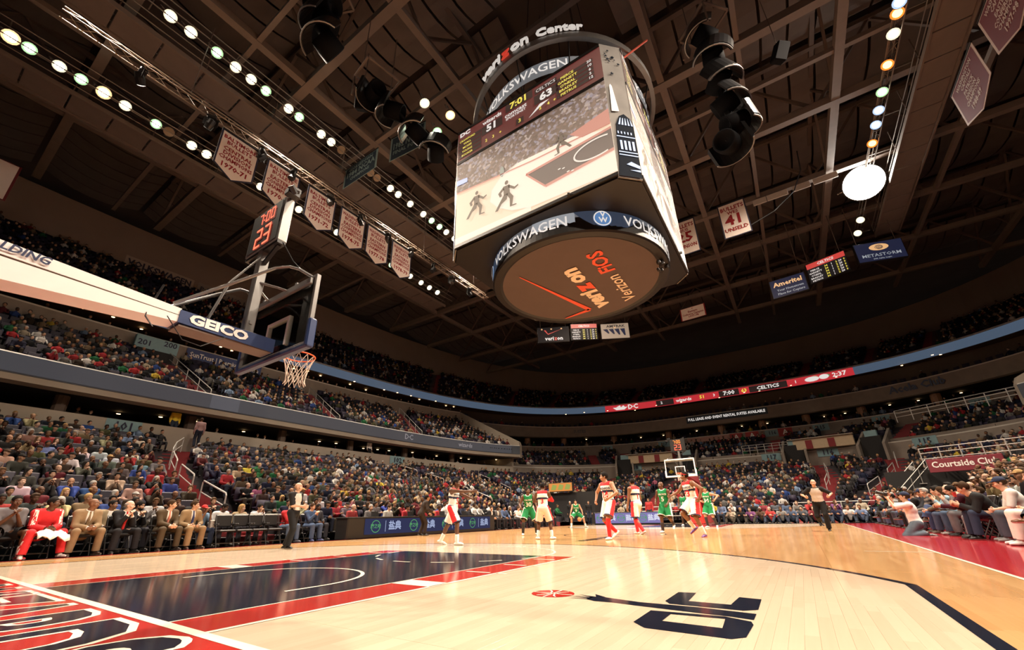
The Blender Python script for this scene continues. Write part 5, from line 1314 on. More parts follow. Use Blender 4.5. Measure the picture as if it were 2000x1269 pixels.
# catwalks: pans underneath, rails and hangers -----------------
def catwalk(x0, x1, y0, y1, label, xr):
    t = empty('catwalk', ((x0+x1)/2, y0, 24.3)); tag(t, label, 'catwalk'); w_ = x1-x0; n = int((y1-y0)/1.9)
    mb = MB(); mb.bevbox((0, .93, 0), (w_-.04, 1.82, .12), .02); pan = mb.mesh('floor_pan', [M_cat])
    for k in range(n): link('floor_pan', pan, t, (0, 1.9*k, 0))
    L = y1-y0
    for sx in (-1, 1):
        mb = MB(); mb.bar((sx*(w_/2+.05), 0, -.02), (sx*(w_/2+.05), L, -.02), .1, .3); mb.build('edge_beam', [M_beam], t)
        for z in (.55, 1.1): mb = MB(); mb.tube([(sx*w_/2, 0, z), (sx*w_/2, L, z)], .03, 5); mb.build('rail', [M_yoke], t)
    for k in range(int(L/3.8)+1):
        for sx in (-1, 1): mb = MB(); mb.bar((sx*w_/2, k*3.8, 0), (sx*w_/2, k*3.8, 2.1), .05); mb.build('hanger', [M_thin], t)
    for z in (.2, .75, 1.25): mb = MB(); mb.tube([(xr-(x0+x1)/2, 0, z+.1), (xr-(x0+x1)/2, L, z+.1)], .035, 5); mb.build('lamp_rail', [M_yoke], t)
    for k in range(int(L/3.8)+1): mb = MB(); mb.bar((w_/2*(1 if xr > x0 else -1), k*3.8+.9, 1.25), (xr-(x0+x1)/2, k*3.8+.9, 1.3), .05); mb.build('lamp_bracket', [M_yoke], t)
    return t
catwalk(-26.0, -24.3, -9, 31, 'outer brown catwalk with a row of lamps along it, beyond the banners', -23.2)
catwalk(-18.2, -16.6, -9, 31, 'inner brown catwalk with lamps directly above the banner truss', -15.25)
catwalk(17.2, 18.8, 6, 44, 'brown catwalk beside the stage lamps on the side opposite the benches', 16.0)
# light trusses (three chords with zigzag lacing) --------------
def light_truss(x, z, y0, y1, label, hang):
    t = empty('lighting_truss', (x, y0, z)); tag(t, label, 'truss'); L = y1-y0; P3 = [(-.25, 0, -.2), (.25, 0, -.2), (0, 0, .24)]
    M_al = mat('truss_aluminium', (.30, .225, .165), .6, .2)
    for p in P3: mb = MB(); mb.tube([p, (p[0], L, p[2])], .035, 5); mb.build('chord', [M_al], t)
    n = int(L/.62); mb = MB()
    for i in range(3):
        a, b = np.array(P3[i]), np.array(P3[(i+1) % 3])
        for k in range(n):
            y_a, y_b = L*k/n, L*(k+1)/n; p, q = (a, b) if k % 2 == 0 else (b, a); mb.tube([(p[0], y_a, p[2]), (q[0], y_b, q[2])], .016, 4)
    lc = mb.build('lacing', [M_al], t); lc['kind'] = 'stuff'
    for yy in hang: mb = MB(); mb.tube([(0, yy-y0, .24), (0, yy-y0, ZB-z-.1)], .02, 5); mb.build('hanger_cable', [M_thin], t)
    return t
light_truss(-15.2, 20.75, -2.7, 27.0, 'long thin aluminium truss carrying the championship banners', (1.9, 10.4, 18.4, 25))
light_truss(15.9, 25.2, 14, 37, 'aluminium truss carrying coloured stage lamps, opposite the banner truss', (15, 22, 29, 36))
# moving-head lamps clamped under the banner truss
b = MB(); b.bevbox((0, 0, -.25), (.42, .3, .16), .03); MHB = b.mesh('yoke_base', [M_boxk])
b = MB(); b.lathe([(0, -.28), (.17, -.26), (.2, 0), (.16, .26), (0, .3)], 12, c=(0, 0, -.72), R=rotm(.5, .4, 0)); MHH = b.mesh('lamp_head', [M_boxk])
b = MB(); b.bar((-.25, 0, -.3), (-.25, 0, -.8), .05, .14); b.bar((.25, 0, -.3), (.25, 0, -.8), .05, .14); MHA = b.mesh('lamp_fork', [M_boxk])
for i, y in enumerate((.1, 3.0, 5.6, 7.4, 9.9, 12.3, 14.7, 17.0, 19.6, 21.9, 24.4)):
    t = empty('moving_head_lamp', (-15.2, y, 20.6)); tag(t, f'black moving-head lamp under the banner truss, {ORD[i]} from its near end', 'lamp', 'moving-head lamps under the banner truss'); t.rotation_euler = (0, 0, i*1.1)
    link('yoke_base', MHB, t); link('lamp_head', MHH, t); link('lamp_fork', MHA, t)
# line-array loudspeakers --------------------------------------
M_gloss = mat('speaker_gloss', (.010, .010, .011), .65, spec=.02); M_grill = mat('speaker_grille', (.003, .003, .003), .9, spec=0.0)
M_glint = mat('horn_glint', (.30, .29, .28), .35, .3)
def horn_cluster(label, pts, yaw0, twist, r=.85):
    """twisting stack of loudspeakers: each has a drum-shaped driver and a curved glossy horn with a pale strip painting its glint"""
    P = np.array(pts, float); t = empty('speaker_cluster', tuple(P[0])); tag(t, label, 'loudspeaker'); Q = P-P[0]
    mb = MB(); R = rotm(0, 0, yaw0); zf = .9
    for sx in (-1, 1): mb.bar(R@np.array((sx*.9, -.7, zf)), R@np.array((sx*.9, .7, zf)), .09); mb.bar(R@np.array((-.9, sx*.7, zf)), R@np.array((.9, sx*.7, zf)), .09)
    for sx in (-1, 1): mb.bar(R@np.array((sx*.9, .7, zf)), R@np.array((sx*.9, .7, -.5)), .07)
    mb.build('flying_frame', [M_beam], t)
    for sx in (-1, 1): mb = MB(); mb.tube([R@np.array((sx*.8, 0, zf)), R@np.array((sx*.8, 0, ZB-P[0][2]))], .025, 5); mb.build('hanger_cable', [M_thin], t)
    for i in range(len(Q)-1): mb = MB(); mb.bar(Q[i], Q[i+1], .18); mb.build('spine', [M_boxk], t)
    for i, q in enumerate(Q):
        R = rotm(.35, .15*(-1)**i, yaw0+twist*i)
        mb = MB(); mb.lathe([(0, -.55), (r*.50, -.55), (r*.56, -.1), (r*.56, .35), (r*.48, .38), (r*.40, .1), (0, .05)], 16, c=q, R=R@rotm(math.pi/2, 0, 0)); d_ = mb.build('driver', [M_gloss], t, smooth=True)
        mb = MB(); n = 12; vs = []; lip = []
        for k in range(n+1):
            an = -1.35+2.7*k/n; ri, ro, w_ = r*.92, r*1.06, .42+.25*math.cos(an)
            for rr_, zz in ((ri, -w_), (ro, -w_*.8), (ro, w_*.8), (ri, w_)): vs.append((rr_*math.sin(an), rr_*math.cos(an)*.9+.15, zz))
        mb.add(np.array(vs)@R.T+q, [(4*k+j, 4*k+(j+1) % 4, 4*k+4+(j+1) % 4, 4*k+4+j) for k in range(n) for j in range(4)]+[(0, 1, 2, 3), (4*n+3, 4*n+2, 4*n+1, 4*n)]); h = mb.build('horn', [M_shell], t)
        mb = MB(); pts_ = [R@np.array((r*1.0*math.sin(a), r*1.0*math.cos(a)*.9+.15, -(.42+.25*math.cos(a))*.95))+q for a in np.linspace(-1.35, 1.35, 13)]; mb.tube(pts_, .035, 5); mb.build('horn_glint_strip', [M_glint], h)  # pale tube along the edge paints the horn's glint
    return t
M_shell = mat('horn_shell', (.012, .012, .013), .28, spec=.35)
horn_cluster('tall twisted cluster of black curved horn loudspeakers beyond the scoreboard', [(7.05, 14.9, 22.2), (7.1, 15.0, 20.6), (7.0, 15.1, 19.2), (6.95, 15.1, 17.8), (7.1, 15.0, 16.5), (6.7, 14.8, 15.5)], 2.4, .7)
horn_cluster('black horn loudspeaker cluster cut by the top picture edge', [(-7.8, 4.2, 24.0), (-7.7, 4.3, 22.4), (-7.5, 4.5, 20.9)], 2.0, .6, 1.0)
horn_cluster('black horn loudspeaker cluster between the inner catwalk and the scoreboard', [(-7.6, 7.2, 21.2), (-7.1, 8.2, 20.4), (-6.7, 9.4, 19.7), (-6.3, 10.4, 19.0)], 1.4, .8, .8)
for i, (x, y, z, c) in enumerate(((-6.9, 9.9, 22.7, 'white'), (-6.2, 11.3, 22.7, 'amber'), (-7.6, 11.7, 22.7, 'green'))): lamp(x, y, z, c, (0, 12, 0), f'{CN[c]} lamp hanging beside the middle speaker cluster, {ORD[i]} from the near end', None, 1.0)
for x, y, z, lab in ((-9.4, 7.6, 22.2, 'small black loudspeaker hanging by the nearest horn cluster'), (10.0, 17.6, 22.0, 'small black loudspeaker hanging beyond the tall curved cluster')):
    t = empty('hanging_speaker', (x, y, z)); tag(t, lab, 'loudspeaker'); mb = MB(); mb.bevbox((0, 0, 0), (.6, .5, .9), .05, R=rotm(.5, .2, .6)); mb.build('cabinet', [M_gloss], t); mb = MB(); mb.tube([(0, 0, .3), (0, 0, ZB-z)], .02, 5); mb.build('hanger_cable', [M_thin], t)
# pale lit boxes by the far crossbeam, strands of cable
for i, (x, w_) in enumerate(((8.7, 1.0), (10.0, 1.5), (11.7, 1.2), (13.3, 1.6))):
    o = MB().bevbox((0, 0, 0), (w_, .12, .55), .02).build('bounce_panel', [mat('bounce_white', (.62, .55, .5), .6)], None, (x, 34.25, 25.55)); tag(o, f'pale rectangular panel on the far crossbeam beside the strobe, {ORD[i]} from the middle', 'panel', 'pale panels on the crossbeam')
mb = MB(); mb.tube([(11.5, 30.2, 25.9), (11.3, 30.0, 24.0), (10.5, 29.6, 22.2), (9.0, 29.3, 20.9), (7.4, 29.0, 20.2)], .04, 5); tag(mb.build('loose_cable', [M_boxk]), 'black cable drooping from the roof steel to the retired-number banner', 'cable')
# ---------------------------------------------------------------- banners
M_bw = mat('banner_white', (.86, .76, .70), .85, var=.06, scale=3); M_bedge = mat('banner_navy_edge', (.03, .03, .06), .85); M_bred = mat('banner_red_print', (.30, .012, .018), .85, var=0)
M_bmar = mat('banner_maroon', (.13, .012, .016), .85, var=.08, scale=2); M_bgold = mat('banner_silver_print', (.52, .40, .34), .8, var=0); M_bnavy = mat('banner_dark_blue', (.015, .028, .045), .8); M_bteal = mat('banner_pale_print', (.28, .36, .33), .8, var=0)
def banner(name, top0, top1, h, pt, lines, label, face_m, edge_m, ink, group=None, sizes=None, drop=(0, 0, -1), year_gap=.0, sign=1):
    """pennant hung from top0 to top1; pt is how far its point drops below its sides"""
    a = np.array(top0, float); b = np.array(top1, float); r = unit(b-a); W = np.linalg.norm(b-a); dn = np.array(drop, float); n = unit(np.cross(r, -dn))*sign
    t = empty(name, tuple((a+b)/2)); tag(t, label, 'banner', group); o = (a+b)/2
    def out(w_, h_, p_, off): return [a-o+r*(W/2-w_/2)+dn*(h-h_)/2+n*off, a-o+r*(W/2+w_/2)+dn*(h-h_)/2+n*off, a-o+r*(W/2+w_/2)+dn*((h+h_)/2)+n*off, a-o+r*(W/2)+dn*((h+h_)/2+p_)+n*off, a-o+r*(W/2-w_/2)+dn*((h+h_)/2)+n*off]
    mb = MB(); q0 = out(W, h, pt, -.012); q1 = out(W, h, pt, .012); mb.add(q0+q1, [tuple(range(5)), tuple(range(5, 10))[::-1]]+[(i, (i+1) % 5, 5+(i+1) % 5, 5+i) for i in range(5)]); mb.build('border', [edge_m], t)
    for s in (1, -1):
        mb = MB(); q = out(W*.91, h*.955, pt*.97, .016*s); mb.add(q, [tuple(range(5))[::s]]); mb.build('cloth', [face_m], t)
    rr = r if sign > 0 else r
    y = h*.10; k = len(lines); sizes = sizes or [h*.105]*k
    for txt, sz in zip(lines, sizes):
        y += sz*.5
        if txt:
            co, fs = text_mesh(txt, sz*1.22, bold=.035*sz, res=1); w_ = co[:, 0].max()-co[:, 0].min()
            if w_ > W*.84: co[:, 0] *= W*.84/w_
            mb = MB(); mb.add(plane_map(co, a-o+r*W/2+dn*y, rr, -dn, .026), fs); mb.build('lettering', [ink], t)
        y += sz*.62
    mb = MB(); mb.bar(a-o-dn*.05, b-o-dn*.05, .07); mb.build('pole', [M_boxk], t)
    return t
Y0 = (3.55, 5.95, 8.45, 10.8, 12.95, 15.2)
TXT = ((('BALTIMORE', 'BULLETS', '', 'CENTRAL', 'DIVISION', 'CHAMPIONS', '', '1970-71')), (('BALTIMORE', 'BULLETS', '', 'EASTERN', 'CONFERENCE', 'CHAMPIONS', '', '1970-71')), (('BALTIMORE', 'BULLETS', '', 'CENTRAL', 'DIVISION', 'CHAMPIONS', '', '1971-72')),
       (('WASHINGTON', 'BULLETS', '', 'EASTERN', 'CONFERENCE', 'CHAMPIONS', '', '1974-75')), (('WASHINGTON', 'BULLETS', '', 'EASTERN', 'CONFERENCE', 'CHAMPIONS', '', '1977-78')), (('WASHINGTON', 'BULLETS', '', 'EASTERN', 'CONFERENCE', 'CHAMPIONS', '', '1978-79')))
SZ = [.27, .27, .08, .27, .27, .27, .09, .34]
for i, y in enumerate(Y0):
    banner('pennant_banner', (-15.2, y, 20.15), (-15.2, y+1.95, 20.15), 2.25, .58, TXT[i], f'white championship pennant with red lettering {TXT[i][3].lower()} {TXT[i][7]}, {ORD[i]} along the truss', M_bw, M_bedge, M_bred, 'pennants under the banner truss', SZ, sign=1)
# red pennants beyond the lamps
for i, (y, l) in enumerate(((23.2, ('WASHINGTON', 'CAPITALS', '', 'PATRICK', 'DIVISION', 'CHAMPIONS', '', '1988-89')), (18.6, ('WASHINGTON', 'CAPITALS', '', 'EASTERN', 'CONFERENCE', 'CHAMPIONS', '', '1997-98')), (14.2, ('WASHINGTON', 'CAPITALS', '', 'SOUTHEAST', 'DIVISION', 'CHAMPIONS', '', '1999-00')))):
    banner('pennant_banner', (18.3, y+3.6, 22.7), (18.3, y, 22.7), 2.25, .6, l, f'maroon pennant with pale lettering {l[3].lower()} division or conference {l[7]}, beside the stage lamps', M_bmar, M_bgold, M_bgold, 'maroon pennants', [.27, .27, .07, .27, .27, .27, .07, .34])
# retired numbers, conference champions, college banners
banner('retired_number_banner', (5.55, 29.0, 22.7), (7.4, 29.0, 22.7), 3.0, .02, ('BULLETS', 'WES', '41', 'UNSELD'), 'white retired-number banner 41 hanging under the roof beyond the scoreboard', M_bw, M_bedge, M_bred, None, [.4, .3, 1.0, .36])
banner('retired_number_banner', (2.0, 29.0, 22.6), (3.85, 29.0, 22.6), 3.1, .02, ('BULLETS', 'GUS', '25', 'JOHNSON'), 'white retired-number banner half hidden behind the scoreboard', M_bw, M_bedge, M_bred, None, [.4, .3, 1.0, .36])
banner('champions_banner', (-.25, 41.3, 20.75), (2.2, 41.3, 20.85), 1.35, .02, ('*', 'Eastern', 'Conference Champions', '1977-78'), 'small pale champions banner hanging low at the far end', M_bw, M_bred, M_bred, None, [.2, .25, .25, .25])
banner('college_banner', (-16.6, 11.5, 24.6), (-13.0, 11.5, 24.6), 1.7, .02, ('GEORGETOWN', '1984 NCAA', 'CHAMPIONS'), 'dark blue college banner hanging over the inner catwalk', M_bnavy, M_bteal, M_bteal, None, [.3, .5, .3])
banner('college_banner', (-11.8, 11.6, 24.7), (-8.9, 11.9, 24.7), 2.0, .02, ('HOYAS', '1982 NCAA', 'FINAL FOUR'), 'dark teal college banner hanging between the loudspeakers and the scoreboard', M_bnavy, M_bteal, M_bteal, None, [.35, .6, .35])
o = banner('sponsor_banner', (-31.2, -4.3, 22.3), (-31.2, -1.75, 22.3), 2.7, .02, ('I',), 'white banner with red border hanging at the edge of the roof beyond the arm', M_bw, M_bmar, M_bred, None, [2.0])
# ---------------------------------------------------------------- small hung scoreboards at the far end
B_dk = screen_mat('board_dark', (.012, .012, .015), .6, .05); B_navy = screen_mat('board_navy', (.012, .018, .05), .8, .05); B_amt = screen_mat('board_cream', (.36, .26, .18), .9, .2); B_gold = screen_mat('board_gold', (.75, .42, .18), 1.0); B_redl = screen_mat('board_red', (.55, .03, .03), 1.0)
def hung_board(label, p0, p1, h, bg, build):
    a = np.array(p0, float); b = np.array(p1, float); r = unit(b-a); W = np.linalg.norm(b-a); c = (a+b)/2-np.array((0, 0, h/2)); t = empty('hung_board', tuple(c)); tag(t, label, 'signboard')
    n = np.cross(r, (0, 0, 1)); R = np.stack([r, -n, (0, 0, 1)], 1)
    mb = MB(); mb.bevbox((0, 0, 0), (W, .3, h), .03, R=R); mb.build('housing', [M_boxk], t)
    mb = MB(); mb.add(np.array([(-W/2+.06, -.16, -h/2+.06), (W/2-.06, -.16, -h/2+.06), (W/2-.06, -.16, h/2-.06), (-W/2+.06, -.16, h/2-.06)])@R.T, [(0, 1, 2, 3)]); sc = mb.build('lit_face', [bg], t)
    L = lambda txt, x, z, s, m, bold=.02, xs=1.0: letters('face_lettering', txt, R@np.array((x, -.16, z)), r, (0, 0, 1), s, m, sc, bold, xs, lift=.02, res=1)
    def P(name, pts, m):
        mb = MB(); mb.add(np.array([(x, -.175, z) for x, z in pts])@R.T, [tuple(range(len(pts)))]); return mb.build(name, [m], sc)
    build(L, P, W, h)
    for sx in (-.4, .4): mb = MB(); mb.tube([R@np.array((sx*W, 0, h/2)), R@np.array((sx*W, 0, ZB+.1-c[2]))], .03, 5); mb.build('hanger_cable', [M_thin], t)
    return t
def stats(L, P, W, h):
    P('title_bar', [(-W/2+.06, h*.22), (W/2-.06, h*.22), (W/2-.06, h/2-.06), (-W/2+.06, h/2-.06)], B_redl); L('CELTICS', 0, h*.34, h*.17, S_wht, .03)
    for i, nm in enumerate(('PIERCE', 'GARNETT', "O'NEAL", 'BRADLEY', 'PIETRUS')):
        z = h*(.10-.13*i); L(nm, -W*.30, z, h*.11, S_wht, .02)
        for j, (x, v) in enumerate(((-.02, '34'), (.12, '1'), (.24, '2'), (.33, '20'), (.43, '9'))): L(v, W*x, z, h*.12, S_yel if j % 2 == 0 else S_wht, .03)
def f_amer(L, P, W, h): L('Ameritel', 0, h*.20, h*.34, B_gold, .03); L('Your Hometown', .1, -h*.12, h*.16, S_ringl); L('Place for Copiers', .1, -h*.32, h*.16, S_ringl)
def f_meta(L, P, W, h):
    P('eye_logo', circle(0, h*.2, W*.2, h*.17, 18), B_gold); P('eye_iris', circle(0, h*.2, W*.09, h*.12, 14), B_navy); P('eye_glint', circle(.02, h*.21, W*.045, h*.07, 10), B_gold); L('METASTORM', 0, -h*.2, h*.22, S_ringl, .01, 1.1); L('BPM. Agility. Insight.', 0, -h*.38, h*.08, S_ringl)
def f_veri(L, P, W, h):
    P('check_mark', [(-W*.3, h*.3), (-W*.24, h*.3), (-W*.17, h*.06), (W*.28, h*.34), (-W*.17, h*.0)], B_redl); L('veri', -W*.13, -h*.26, h*.34, S_wht, .03); L('z', W*.065, -h*.26, h*.34, B_redl, .04); L('on', W*.2, -h*.26, h*.34, S_wht, .03)
    for x in (-.36, -.06, .26): P('picture_light', circle(W*x, h*.36, .1, .1, 8), B_gold)
def f_amt(L, P, W, h):
    L('AMTRAK', .1, h*.30, h*.22, B_dk, .02, 1.2)
    for i in range(4): x = -W*.42+W*.2*i; P('logo_stripe', [(x, h*.12-.0*i), (x+W*.16, h*.14), (x+W*.22-.05*i, -h*.30+h*.05*(3-i)), (x+W*.17-.05*i, -h*.30+h*.05*(3-i))], B_navy)
    P('picture_light', circle(0, h*.22, .12, .1, 8), B_gold)
hung_board('dark blue hung board with gold lettering, first of three beneath the strobe', (8.0, 40.4, 20.75), (10.8, 40.3, 20.85), 1.85, B_navy, f_amer)
hung_board('hung stats board with red title bar, between the two dark blue boards', (11.0, 40.5, 21.5), (14.0, 40.6, 22.0), 2.0, B_dk, stats)
hung_board('dark blue hung board with a gold eye logo, beneath the strobe', (14.7, 41.0, 22.4), (18.0, 41.6, 22.2), 1.9, B_navy, f_meta)
hung_board('black hung board with red check mark, below the scoreboard drum', (-14.8, 36.3, 20.75), (-11.7, 38.1, 20.8), 1.9, B_dk, f_veri)
hung_board('hung stats board with red title bar, below the scoreboard drum', (-11.3, 37.6, 20.75), (-8.8, 39.3, 20.8), 2.0, B_dk, stats)
hung_board('cream hung board with a striped dark logo, below the scoreboard drum', (-8.5, 39.5, 20.7), (-5.7, 40.9, 20.65), 1.9, B_amt, f_amt)
# ---------------------------------------------------------------- ribbon boards, fascia lettering
RBB = screen_mat('ribbon_blue', (.055, .085, .13), 1.0, .1); RBR = screen_mat('ribbon_red', (.50, .025, .035), 1.0, .1); RBK = screen_mat('ribbon_black', (.02, .012, .012), .8, .1)
rib = empty('ribbon_board', (0, 60.5, 16)); tag(rib, 'long thin electronic ribbon board curving round the front of the upper deck', 'ribbon board'); RO3 = np.array((0, 60.5, 16.))
def ring_patch(name, ring, s0, s1, z0, z1, m, parent, off=.0, origin=RO3, n=None):
    n = n or max(2, int(abs(s1-s0)/.8)); s = np.linspace(s0, s1, n+1); p = ring.at(s); tn = ring.tan(s); nn = np.stack([-tn[:, 1], tn[:, 0]], 1)
    cen = np.array((0, CY)); flip = np.sign(((cen-p)*nn).sum(1, keepdims=True)); p = p+nn*flip*off
    vs = [(x-origin[0], y-origin[1], z-origin[2]) for (x, y) in p for z in (z0, z1)]
    mb = MB(); mb.add(vs, [(2*i, 2*i+2, 2*i+3, 2*i+1) for i in range(n)]); return mb.build(name, [m], parent)
def ring_words(name, ring, txt, s, z, size, m, parent, off=.05, origin=RO3, bold=.02, xs=1.0):
    """lettering laid along a ring; s runs from the bench side towards the far end, so text reads left to right from the court"""
    co, fs = text_mesh(txt, size, bold=bold*size, xscale=xs, res=1); ss = s+co[:, 0]; p = ring.at(ss); tn = ring.tan(ss); nn = np.stack([-tn[:, 1], tn[:, 0]], 1)
    flip = np.sign(((np.array((0, CY))-p)*nn).sum(1, keepdims=True)); p = p+nn*flip*off
    mb = MB(); mb.add(np.column_stack([p[:, 0]-origin[0], p[:, 1]-origin[1], z+co[:, 1]-origin[2]]), fs); return mb.build(name, [m], parent)
sR = lambda x, y: RB.near(x, y)
sA, sB = sR(-15.6, 57.7), sR(14.2, 57.9)
ring_patch('blue_screen', RB, RB.s_of(-2.4), sA, 15.35, 16.28, RBB, rib, .06); ring_patch('blue_screen', RB, sB, RB.s_of(2.4), 15.35, 16.28, RBB, rib, .06); rs = ring_patch('red_screen', RB, sA, sB, 15.35, 16.28, RBR, rib, .06)
Lr = sB-sA
for f0, f1 in ((.245, .325), (.52, .60), (.64, .78)): ring_patch('dark_panel', RB, sA+Lr*f0, sA+Lr*f1, 15.4, 16.23, RBK, rs, .09)
for txt, f, sz, mm in (('DC', .135, .95, S_wht), ('wizards', .37, .62, S_wht), ('51', .45, .62, S_yel), ('3', .50, .5, S_wht), ('7:00', .56, .75, S_wht), ('63', .62, .62, S_yel), ('CELTICS', .71, .62, S_wht), ('1', .81, .5, S_wht), ('2:37', .955, .72, S_wht), ('2', .27, .5, S_wht)):
    ring_words('screen_lettering', RB, txt, sA+Lr*f, 15.82, sz, mm, rs, .12, bold=.03, xs=1.1)
s = sA+Lr*.075
for q in ([(-1.1, .1), (1.1, .1), (.6, -.3), (-.6, -.3)], [(-.6, .12), (0, .42), (.1, .12)], [(.15, .12), (.5, .36), (.7, .12)]):
    p = [RB.at(s+a) for a, b in q]; mb = MB(); mb.add([(x-RO3[0], y-.15-RO3[1], 15.8+b-RO3[2]) for (x, y), (a, b) in zip(p, q)], [tuple(range(len(q)))]); mb.build('screen_emblem', [S_wht], rs)
for a, b, rx, rz, mm in ((.865, 0, .75, .3, S_wht), (.875, .05, .42, .33, screen_mat('screen_face', (.55, .26, .15), .8)), (.905, .05, .5, .3, S_wht), (.915, .1, .3, .2, screen_mat('screen_green', (.05, .3, .12), .8))):
    q = circle(0, 0, rx, rz, 14); p = [RB.at(sA+Lr*a+x) for x, z in q]; mb = MB(); mb.add([(x-RO3[0], y-.16-.01*rx-RO3[1], 15.8+b+z-RO3[2]) for (x, y), (_, z) in zip(p, q)], [tuple(range(14))]); mb.build('screen_portrait', [mm], rs)
FF = Ring(31.1, 42.8)
def sign_on_ring(label, ring, txt, x, y, z, size, bg, ink, H, padx=.5, off=.06, xs=1.0, bold=.02, cat='sign'):
    co, _ = text_mesh(txt, size, xscale=xs); w_ = co[:, 0].max()-co[:, 0].min()+padx; s = ring.near(x, y); p = ring.at(s); org = np.array((p[0], p[1], z))
    t = empty('wall_sign', tuple(org)); tag(t, label, cat)
    if bg is not None: ring_patch('sign_face', ring, s-w_/2, s+w_/2, z-H/2, z+H/2, bg, t, off, org); 
    ring_words('sign_lettering', ring, txt, s, z, size, ink, t, off+.05, org, bold, xs); return t
def ray_ring(dx, dy, h): return (CAMP.x+dx*h, CAMP.y+dy*h)
sign_on_ring('black fascia sign with white capitals about rental suites, under the ribbon board', FF, 'FULL LEASE AND EVENT RENTAL SUITES AVAILABLE', .6, 57.1, 12.15, .47, screen_mat('fascia_black', (.01, .01, .01), .5, .03), S_wht, .85, xs=.82)
sign_on_ring('dark metal letters on the tan fascia near the far corner', FF, 'Acela Club', 17.5, 52.8, 12.05, 1.0, None, mat('acela_letters', (.03, .05, .12), .5), .9, bold=.03)
sign_on_ring('faint dark letters on the tan far fascia, beyond the end of the club seats', FF, 'SUITES', -17.5, 52.5, 11.95, .6, None, M_fascia, .8)
WU = Ring(43.6, 67.2)
sign_on_ring('pale wall sign with dark capitals above the upper deck, behind the basket', WU, 'VOLKSWAGEN', -43.5, 9.1, 24.6, .86, mat('sign_tan', (.42, .34, .28), .8), M_bedge, 1.25, xs=.92, off=.12, bold=.04)
sign_on_ring('grey wall sign with spaced capitals beside the Volkswagen wall sign'.replace('the Volkswagen', 'the longer'), WU, 'P E N T H O U S E', -43.4, 15.3, 24.5, .8, mat('sign_grey', (.28, .24, .21), .8), M_bedge, 1.4, off=.12)
SU = Ring(31.9, 41.4)
sign_on_ring('blue sponsor sign with pale lettering on the suite parapet, behind the basket arm', SU, 'SunTrust | Premium Lounge', -31.8, 12.5, 13.2, .55, mat('sign_royal', (.02, .04, .17), .5), M_let_white, 1.0, xs=.85, off=.08)
for ph, yv in ((-1, 5.9),): pass
FC = Ring(23.95, 33.35)
fcl = empty('fascia_board', (-23.9, 14, 7.9)); tag(fcl, 'dark slate electronic board along the front of the club seats, bench side', 'ribbon board'); OF = np.array((-23.9, 14, 7.9))
ring_patch('slate_screen', FC, FC.s_of(-2.4), FC.near(-20.4, 38.9), 7.48, 8.34, screen_mat('slate_screen', (.030, .038, .052), .9, .08), fcl, .05, OF)
ring_patch('pale_segment', FC, FC.near(-23.9, 9.2), FC.near(-23.9, 11.0), 7.48, 8.34, screen_mat('slate_pale', (.05, .062, .085), .9, .1), fcl, .08, OF)
ring_words('screen_lettering', FC, 'DC', FC.near(-23, 26), 7.9, .7, screen_mat('slate_letters', (.09, .11, .15), .9, .1), fcl, .1, OF); ring_words('screen_lettering', FC, 'wizards', FC.near(-21.8, 33), 7.9, .6, screen_mat('slate_letters', (0, 0, 0)), fcl, .1, OF)
fc2 = copy_tree(fcl); fc2.location = (23.9, 14, 7.9); fc2.scale = (-1, 1, 1); tag(fc2, 'dark slate electronic board along the front of the club seats, side opposite the benches', 'ribbon board')
# ---------------------------------------------------------------- section plates, portals, press boxes, columns, stairs
M_plate = mat('plate_blue', (.20, .33, .36), .6); M_ltan = mat('box_tan', (.52, .40, .26), .6)
LW_ = Ring(24.55, 35.35)
for txt, x, y, z, rg, place_ in (('101', -24.4, 5.6, 5.75, LW_, 'first'), ('102', -23.6, 25.3, 5.75, LW_, 'second'), ('118', -9.5, 48.7, 5.85, LW_, 'third'), ('117', 4.5, 49.6, 5.85, LW_, 'fourth'), ('116', 9.2, 48.8, 5.85, LW_, 'fifth'), ('115', 15.6, 46.2, 5.85, LW_, 'sixth')):
    sign_on_ring(f'pale blue section plate on the parapet above the lower seats, {place_} from the near end', rg, txt, x, y, z, .62, M_plate, M_bedge, .72, padx=.9, off=.04)
TK = Ring(30.8, 42.6)
for i, (x, y) in enumerate(((-14.3, 53.3), (-7.5, 55.9), (5.0, 56.6), (9.6, 55.6), (14.2, 53.4), (19.5, 49.6))):
    sign_on_ring(f'small pale blue plate on the wall below the far suites, {ORD[i]} from the bench side', TK, str(118-i), x, y, 9.35, .55, M_plate, M_bedge, .75, padx=.8, off=.04)
for i, x in enumerate((1.3, 3.0, 6.3)):
    sign_on_ring(f'small red sign with a pale letter A below the far suites, {ORD[i]} from the basket', TK, 'A', x, 56.8, 9.3, .8, mat('sign_red', (.35, .03, .03), .6), M_let_white, .95, padx=.9, off=.05)
sign_on_ring('long pale pink lit strip on the wall below the far suites, behind the far basket', TK, ' ', -3.2, 56.9, 9.35, .5, mat('strip_pink', (.45, .24, .20), .6), M_bw, .75, padx=4.5, off=.05) if False else None
o = ring_patch('sign_panel', TK, TK.near(-4.6, 56.7), TK.near(.2, 56.9), 8.95, 9.75, mat('strip_pink', (.42, .22, .18), .6), None, .06, np.array((-2.2, 56.7, 9.35))); o.location = (-2.2, 56.7, 9.35); tag(o, 'long pale pink panel on the wall below the far suites, behind the far basket', 'panel')
